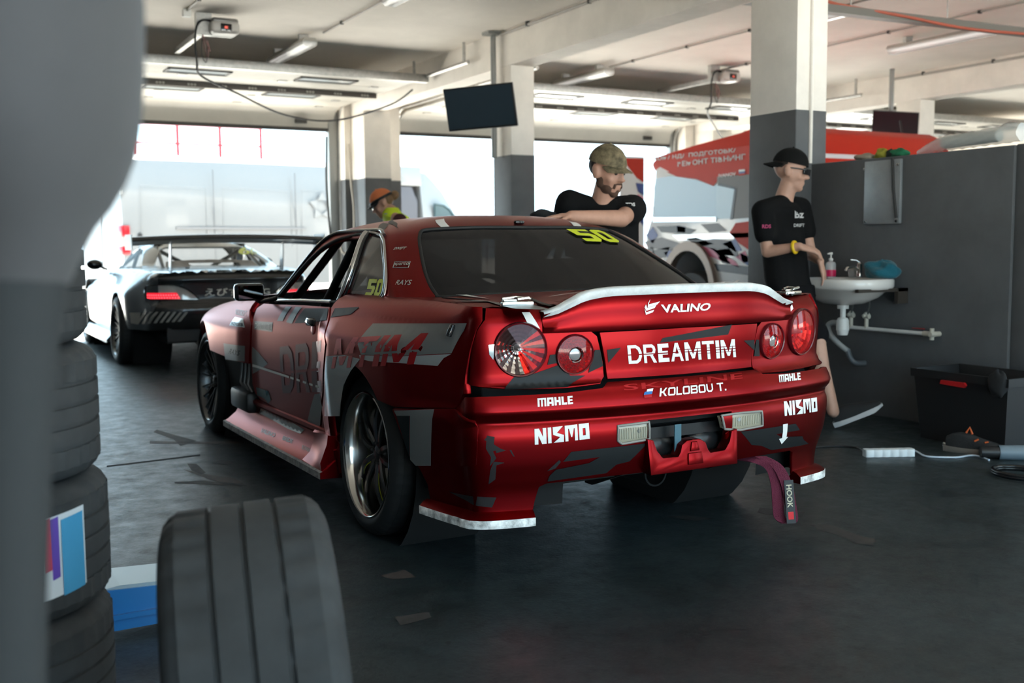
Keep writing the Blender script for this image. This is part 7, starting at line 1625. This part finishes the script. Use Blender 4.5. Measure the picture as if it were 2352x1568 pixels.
secs(t, [(sh0 + UZ * .025, SRn * .08, SF_ * .07), (sh0 - UZ * .02, SRn * .16, SF_ * .10), (chest, SRn * .185, SF_ * .125), (chest.lerp(waist, .6), SRn * .185, SF_ * .13), (waist, SRn * .185, SF_ * .13), (hip + UZ * .02, SRn * .19, SF_ * .135)])
capsule(t, sh0 + SRn * .06, shN, .072, .072); capsule(t, shN, shN.lerp(elN, .55), .072, .070); capsule(t, sh0 - SRn * .06, shF, .072, .072); capsule(t, shF, shF.lerp(elF, .5), .072, .068)
TS = fuse(t, 't_shirt', M_tee, P2, .009, 5)
lg = at(1836, 500, D0 - .17); flat_text('lettering', 'Bz', axisM(lg - HF * .0, (SF_ * .5 - HF * .5 + SRn * .3), HR), .045, mat('grey_print', (.42, .41, .40), .6), TS, bold=.03, align='c'); flat_text('lettering', 'DRIFT', axisM(lg - UZ * .055, (SF_ * .5 - HF * .5 + SRn * .3), HR), .020, mat('grey_print', (.42, .41, .40), .6), TS, bold=.02, align='c')
sl = shN.lerp(elN, .42); flat_text('lettering', 'RDS', axisM(sl - HF * .078 - HR * .035, (-HF - HR * .3), HR), .022, mat('pink_print', (.50, .06, .16), .6), TS, bold=.03)
t = MB(); capsule(t, hip + SRn * .07, knN.lerp(hip, .12), .105, .092); capsule(t, hip - SRn * .07, knF.lerp(hip, .1), .105, .09); secs(t, [(hip + UZ * .10, SRn * .165, SF_ * .125), (hip - UZ * .10, SRn * .18, SF_ * .14)]); fuse(t, 'shorts', mat('black_shorts', (.008, .008, .009), .95, spec=.12), P2, .010, 4)
hl = on_z(1921, 984, .0); td = (at(2016, 935, 6.30) - at(1921, 972, 6.36)); td.normalize(); zz = (UZ - td * UZ.dot(td)).normalized(); shoe_mesh(axisM(hl + UZ * .012, zz, td), mat('black_knit', (.014, .014, .015), .8), mat('white_sole', (.5, .5, .5), .6), P2, .29); shoe_mesh(axisM(V((anF.x - .09, anF.y + .01, 0)), UZ, SF_), mat('black_knit', (.014, .014, .015), .8), mat('white_sole', (.5, .5, .5), .6), P2, .29)
cap(K, P2, mat('black_cap', (.009, .009, .009), .9, spec=.15), mat('black_cap', (.009, .009, .009), .9, spec=.15), True, .040)
for sx_ in (-1, 1):
    g = MB().box(-.030, .030, -.021, .018, -.004, .005, axisM(K(sx_ * .036, .094, .002), (K(sx_ * .75, 1, 0) - K(0, 0, 0)), (K(1, 0, 0) - K(0, 0, 0))), bev=.003).build('sunglass_lens', M_gloss, P2, 50); tubeo('temple_arm', [K(sx_ * .058, .090, .012), K(sx_ * .080, .04, .012), K(sx_ * .084, -.02, .010)], .004, M_gloss, P2)
tubeo('sunglass_bridge', [K(-.012, .108, .010), K(.012, .108, .010)], .004, M_gloss, P2)
wd_ = (wrN - elN).normalized(); MB().tube([wrN - wd_ * .03 + (wd_.orthogonal().normalized() * cos(a) + wd_.cross(wd_.orthogonal().normalized()) * sin(a)) * .033 for a in [2 * pi * i / 24 for i in range(24)]], .010, 8, closed=True).build('wristband', mat('yellow_band', (.75, .48, .01), .5), P2, 60)
hb = MB(); hb.add([K(.078 * sin(t_) * cos(q), -.022 + .092 * sin(t_) * sin(q) * (1 if sin(q) < .2 else .3), .030 + .058 * cos(t_)) for t_ in [pi * i / 10 for i in range(11)] for q in [2 * pi * k / 16 for k in range(16)]], [(i * 16 + k, (i + 1) * 16 + k, (i + 1) * 16 + (k + 1) % 16, i * 16 + (k + 1) % 16) for i in range(10) for k in range(16)]); fuse(hb, 'hair', M_hair, P2, .006, 2)
# ---------------------------------------------------------------- woman in the yellow vest
D1 = 9.1; hc = at(878, 467, D1); fdir = (-HR * .86 - HF * .10 - UZ * .48).normalized(); udir = (UZ - HR * .35).normalized(); b = MB(); K = head_parts(b, hc, fdir, udir, .95, True)
neck0 = at(899, 478, D1); chest = neck0 + HR * .10 - UZ * .22; hip = V((chest.x, chest.y, .90)); SFw = -HR * .9 - HF * .3; SFw.normalize(); SRw = SFw.cross(UZ)
capsule(b, hc - udir * .05, neck0 - UZ * .02, .046, .050); secs(b, [(neck0 - UZ * .04, SRw * .08, SFw * .06), (chest, SRw * .13, SFw * .09), (hip, SRw * .15, SFw * .10)])
for sg in (-1, 1):
    s0 = neck0 - UZ * .08 + SRw * .16 * sg; e0 = s0 - UZ * .27 + SFw * .04; w0 = e0 + SFw * .20 - UZ * .10; capsule(b, s0, e0, .040, .034); capsule(b, e0, w0, .033, .024); hand(b, w0, SFw - UZ * .2, UZ, .165, .4)
    k0 = hip + SRw * .08 * sg - UZ * .43 + SFw * .02; a0 = V((k0.x, k0.y, .08)); capsule(b, hip + SRw * .08 * sg, k0, .078, .052); capsule(b, k0, a0, .050, .034)
    if sg == -1: legs = []
    legs.append((hip + SRw * .08 * sg, k0, a0))
P3 = fuse(b, 'person', M_skin, None, .008, 4); tag(P3, 'person in an orange cap and yellow safety vest looking down', 'person')
t = MB(); secs(t, [(neck0 + UZ * .005, SRw * .062, SFw * .058), (neck0 - UZ * .04, SRw * .13, SFw * .085), (neck0 - UZ * .075 + HR * .03, SRw * .19, SFw * .11), (chest, SRw * .165, SFw * .12), (hip, SRw * .17, SFw * .12)])
VS = fuse(t, 'safety_vest', mat('fluorescent_yellow', (.62, .78, .02), .7), P3, .009, 3)
t = MB()
for sg in (-1, 1): s0 = neck0 - UZ * .11 + SRw * .18 * sg + HR * .03; capsule(t, s0, s0 - UZ * .27 + SFw * .04, .062, .050); capsule(t, s0 - UZ * .27 + SFw * .04, s0 - UZ * .36 + SFw * .22, .050, .036)
fuse(t, 'sleeves', mat('maroon_cloth', (.06, .012, .014), .85), P3, .009, 3)
for sg in (-1, 1): ribbon(MB(), [neck0 - UZ * .05 + SRw * .075 * sg + SFw * .075, neck0 - UZ * .045 + SRw * .10 * sg, neck0 - UZ * .06 + SRw * .11 * sg - SFw * .08, chest + SRw * .11 * sg - SFw * .125], SRw * .022, .003).build('reflective_strip', mat('reflective_grey', (.30, .31, .31), .4), VS, 50)
t = MB(); secs(t, [(hip + UZ * .05, SRw * .155, SFw * .11), (hip - UZ * .1, SRw * .17, SFw * .12)])
for h0, k0, a0 in legs: capsule(t, h0, k0, .095, .07); capsule(t, k0, a0, .068, .05)
fuse(t, 'trousers', mat('dark_trousers', (.014, .014, .017), .9), P3, .011, 3)
for h0, k0, a0 in legs: shoe_mesh(axisM(V((a0.x, a0.y, 0)) - SFw * .08, UZ, SFw), M_black, mat('white_sole', (.5, .5, .5), .6), P3, .25)
cap(K, P3, mat('orange_cap', (.62, .17, .06), .8), M_black, False, .036); MB().tube([K(.084 * cos(a), -.010 + .107 * sin(a), .040) for a in [2 * pi * i / 28 for i in range(28)]], .012, 8, closed=True).build('cap_band', M_black, P3, 60)
M_blond = mat('blonde_hair', (.20, .11, .05), .6, bump=.5, bscale=120); hb = MB(); Eh = lambda x, y, z, a, b_, d: hb.add([K(x + a * sin(t_) * cos(q), y + b_ * sin(t_) * sin(q), z + d * cos(t_)) for t_ in [pi * i / 10 for i in range(11)] for q in [2 * pi * k / 16 for k in range(16)]], [(i * 16 + k, (i + 1) * 16 + k, (i + 1) * 16 + (k + 1) % 16, i * 16 + (k + 1) % 16) for i in range(10) for k in range(16)])
Eh(0, -.055, .010, .074, .062, .060); Eh(0, -.130, .010, .040, .048, .042); fuse(hb, 'hair', M_blond, P3, .006, 2)
for sx_ in (-1, 1): MB().box(-.024, .024, -.016, .016, -.003, .003, axisM(K(sx_ * .032, .094, .004), (K(sx_ * .3, 1, 0) - K(0, 0, 0)), (K(1, 0, 0) - K(0, 0, 0))), bev=.002).build('sunglass_lens', M_gloss, P3, 50)
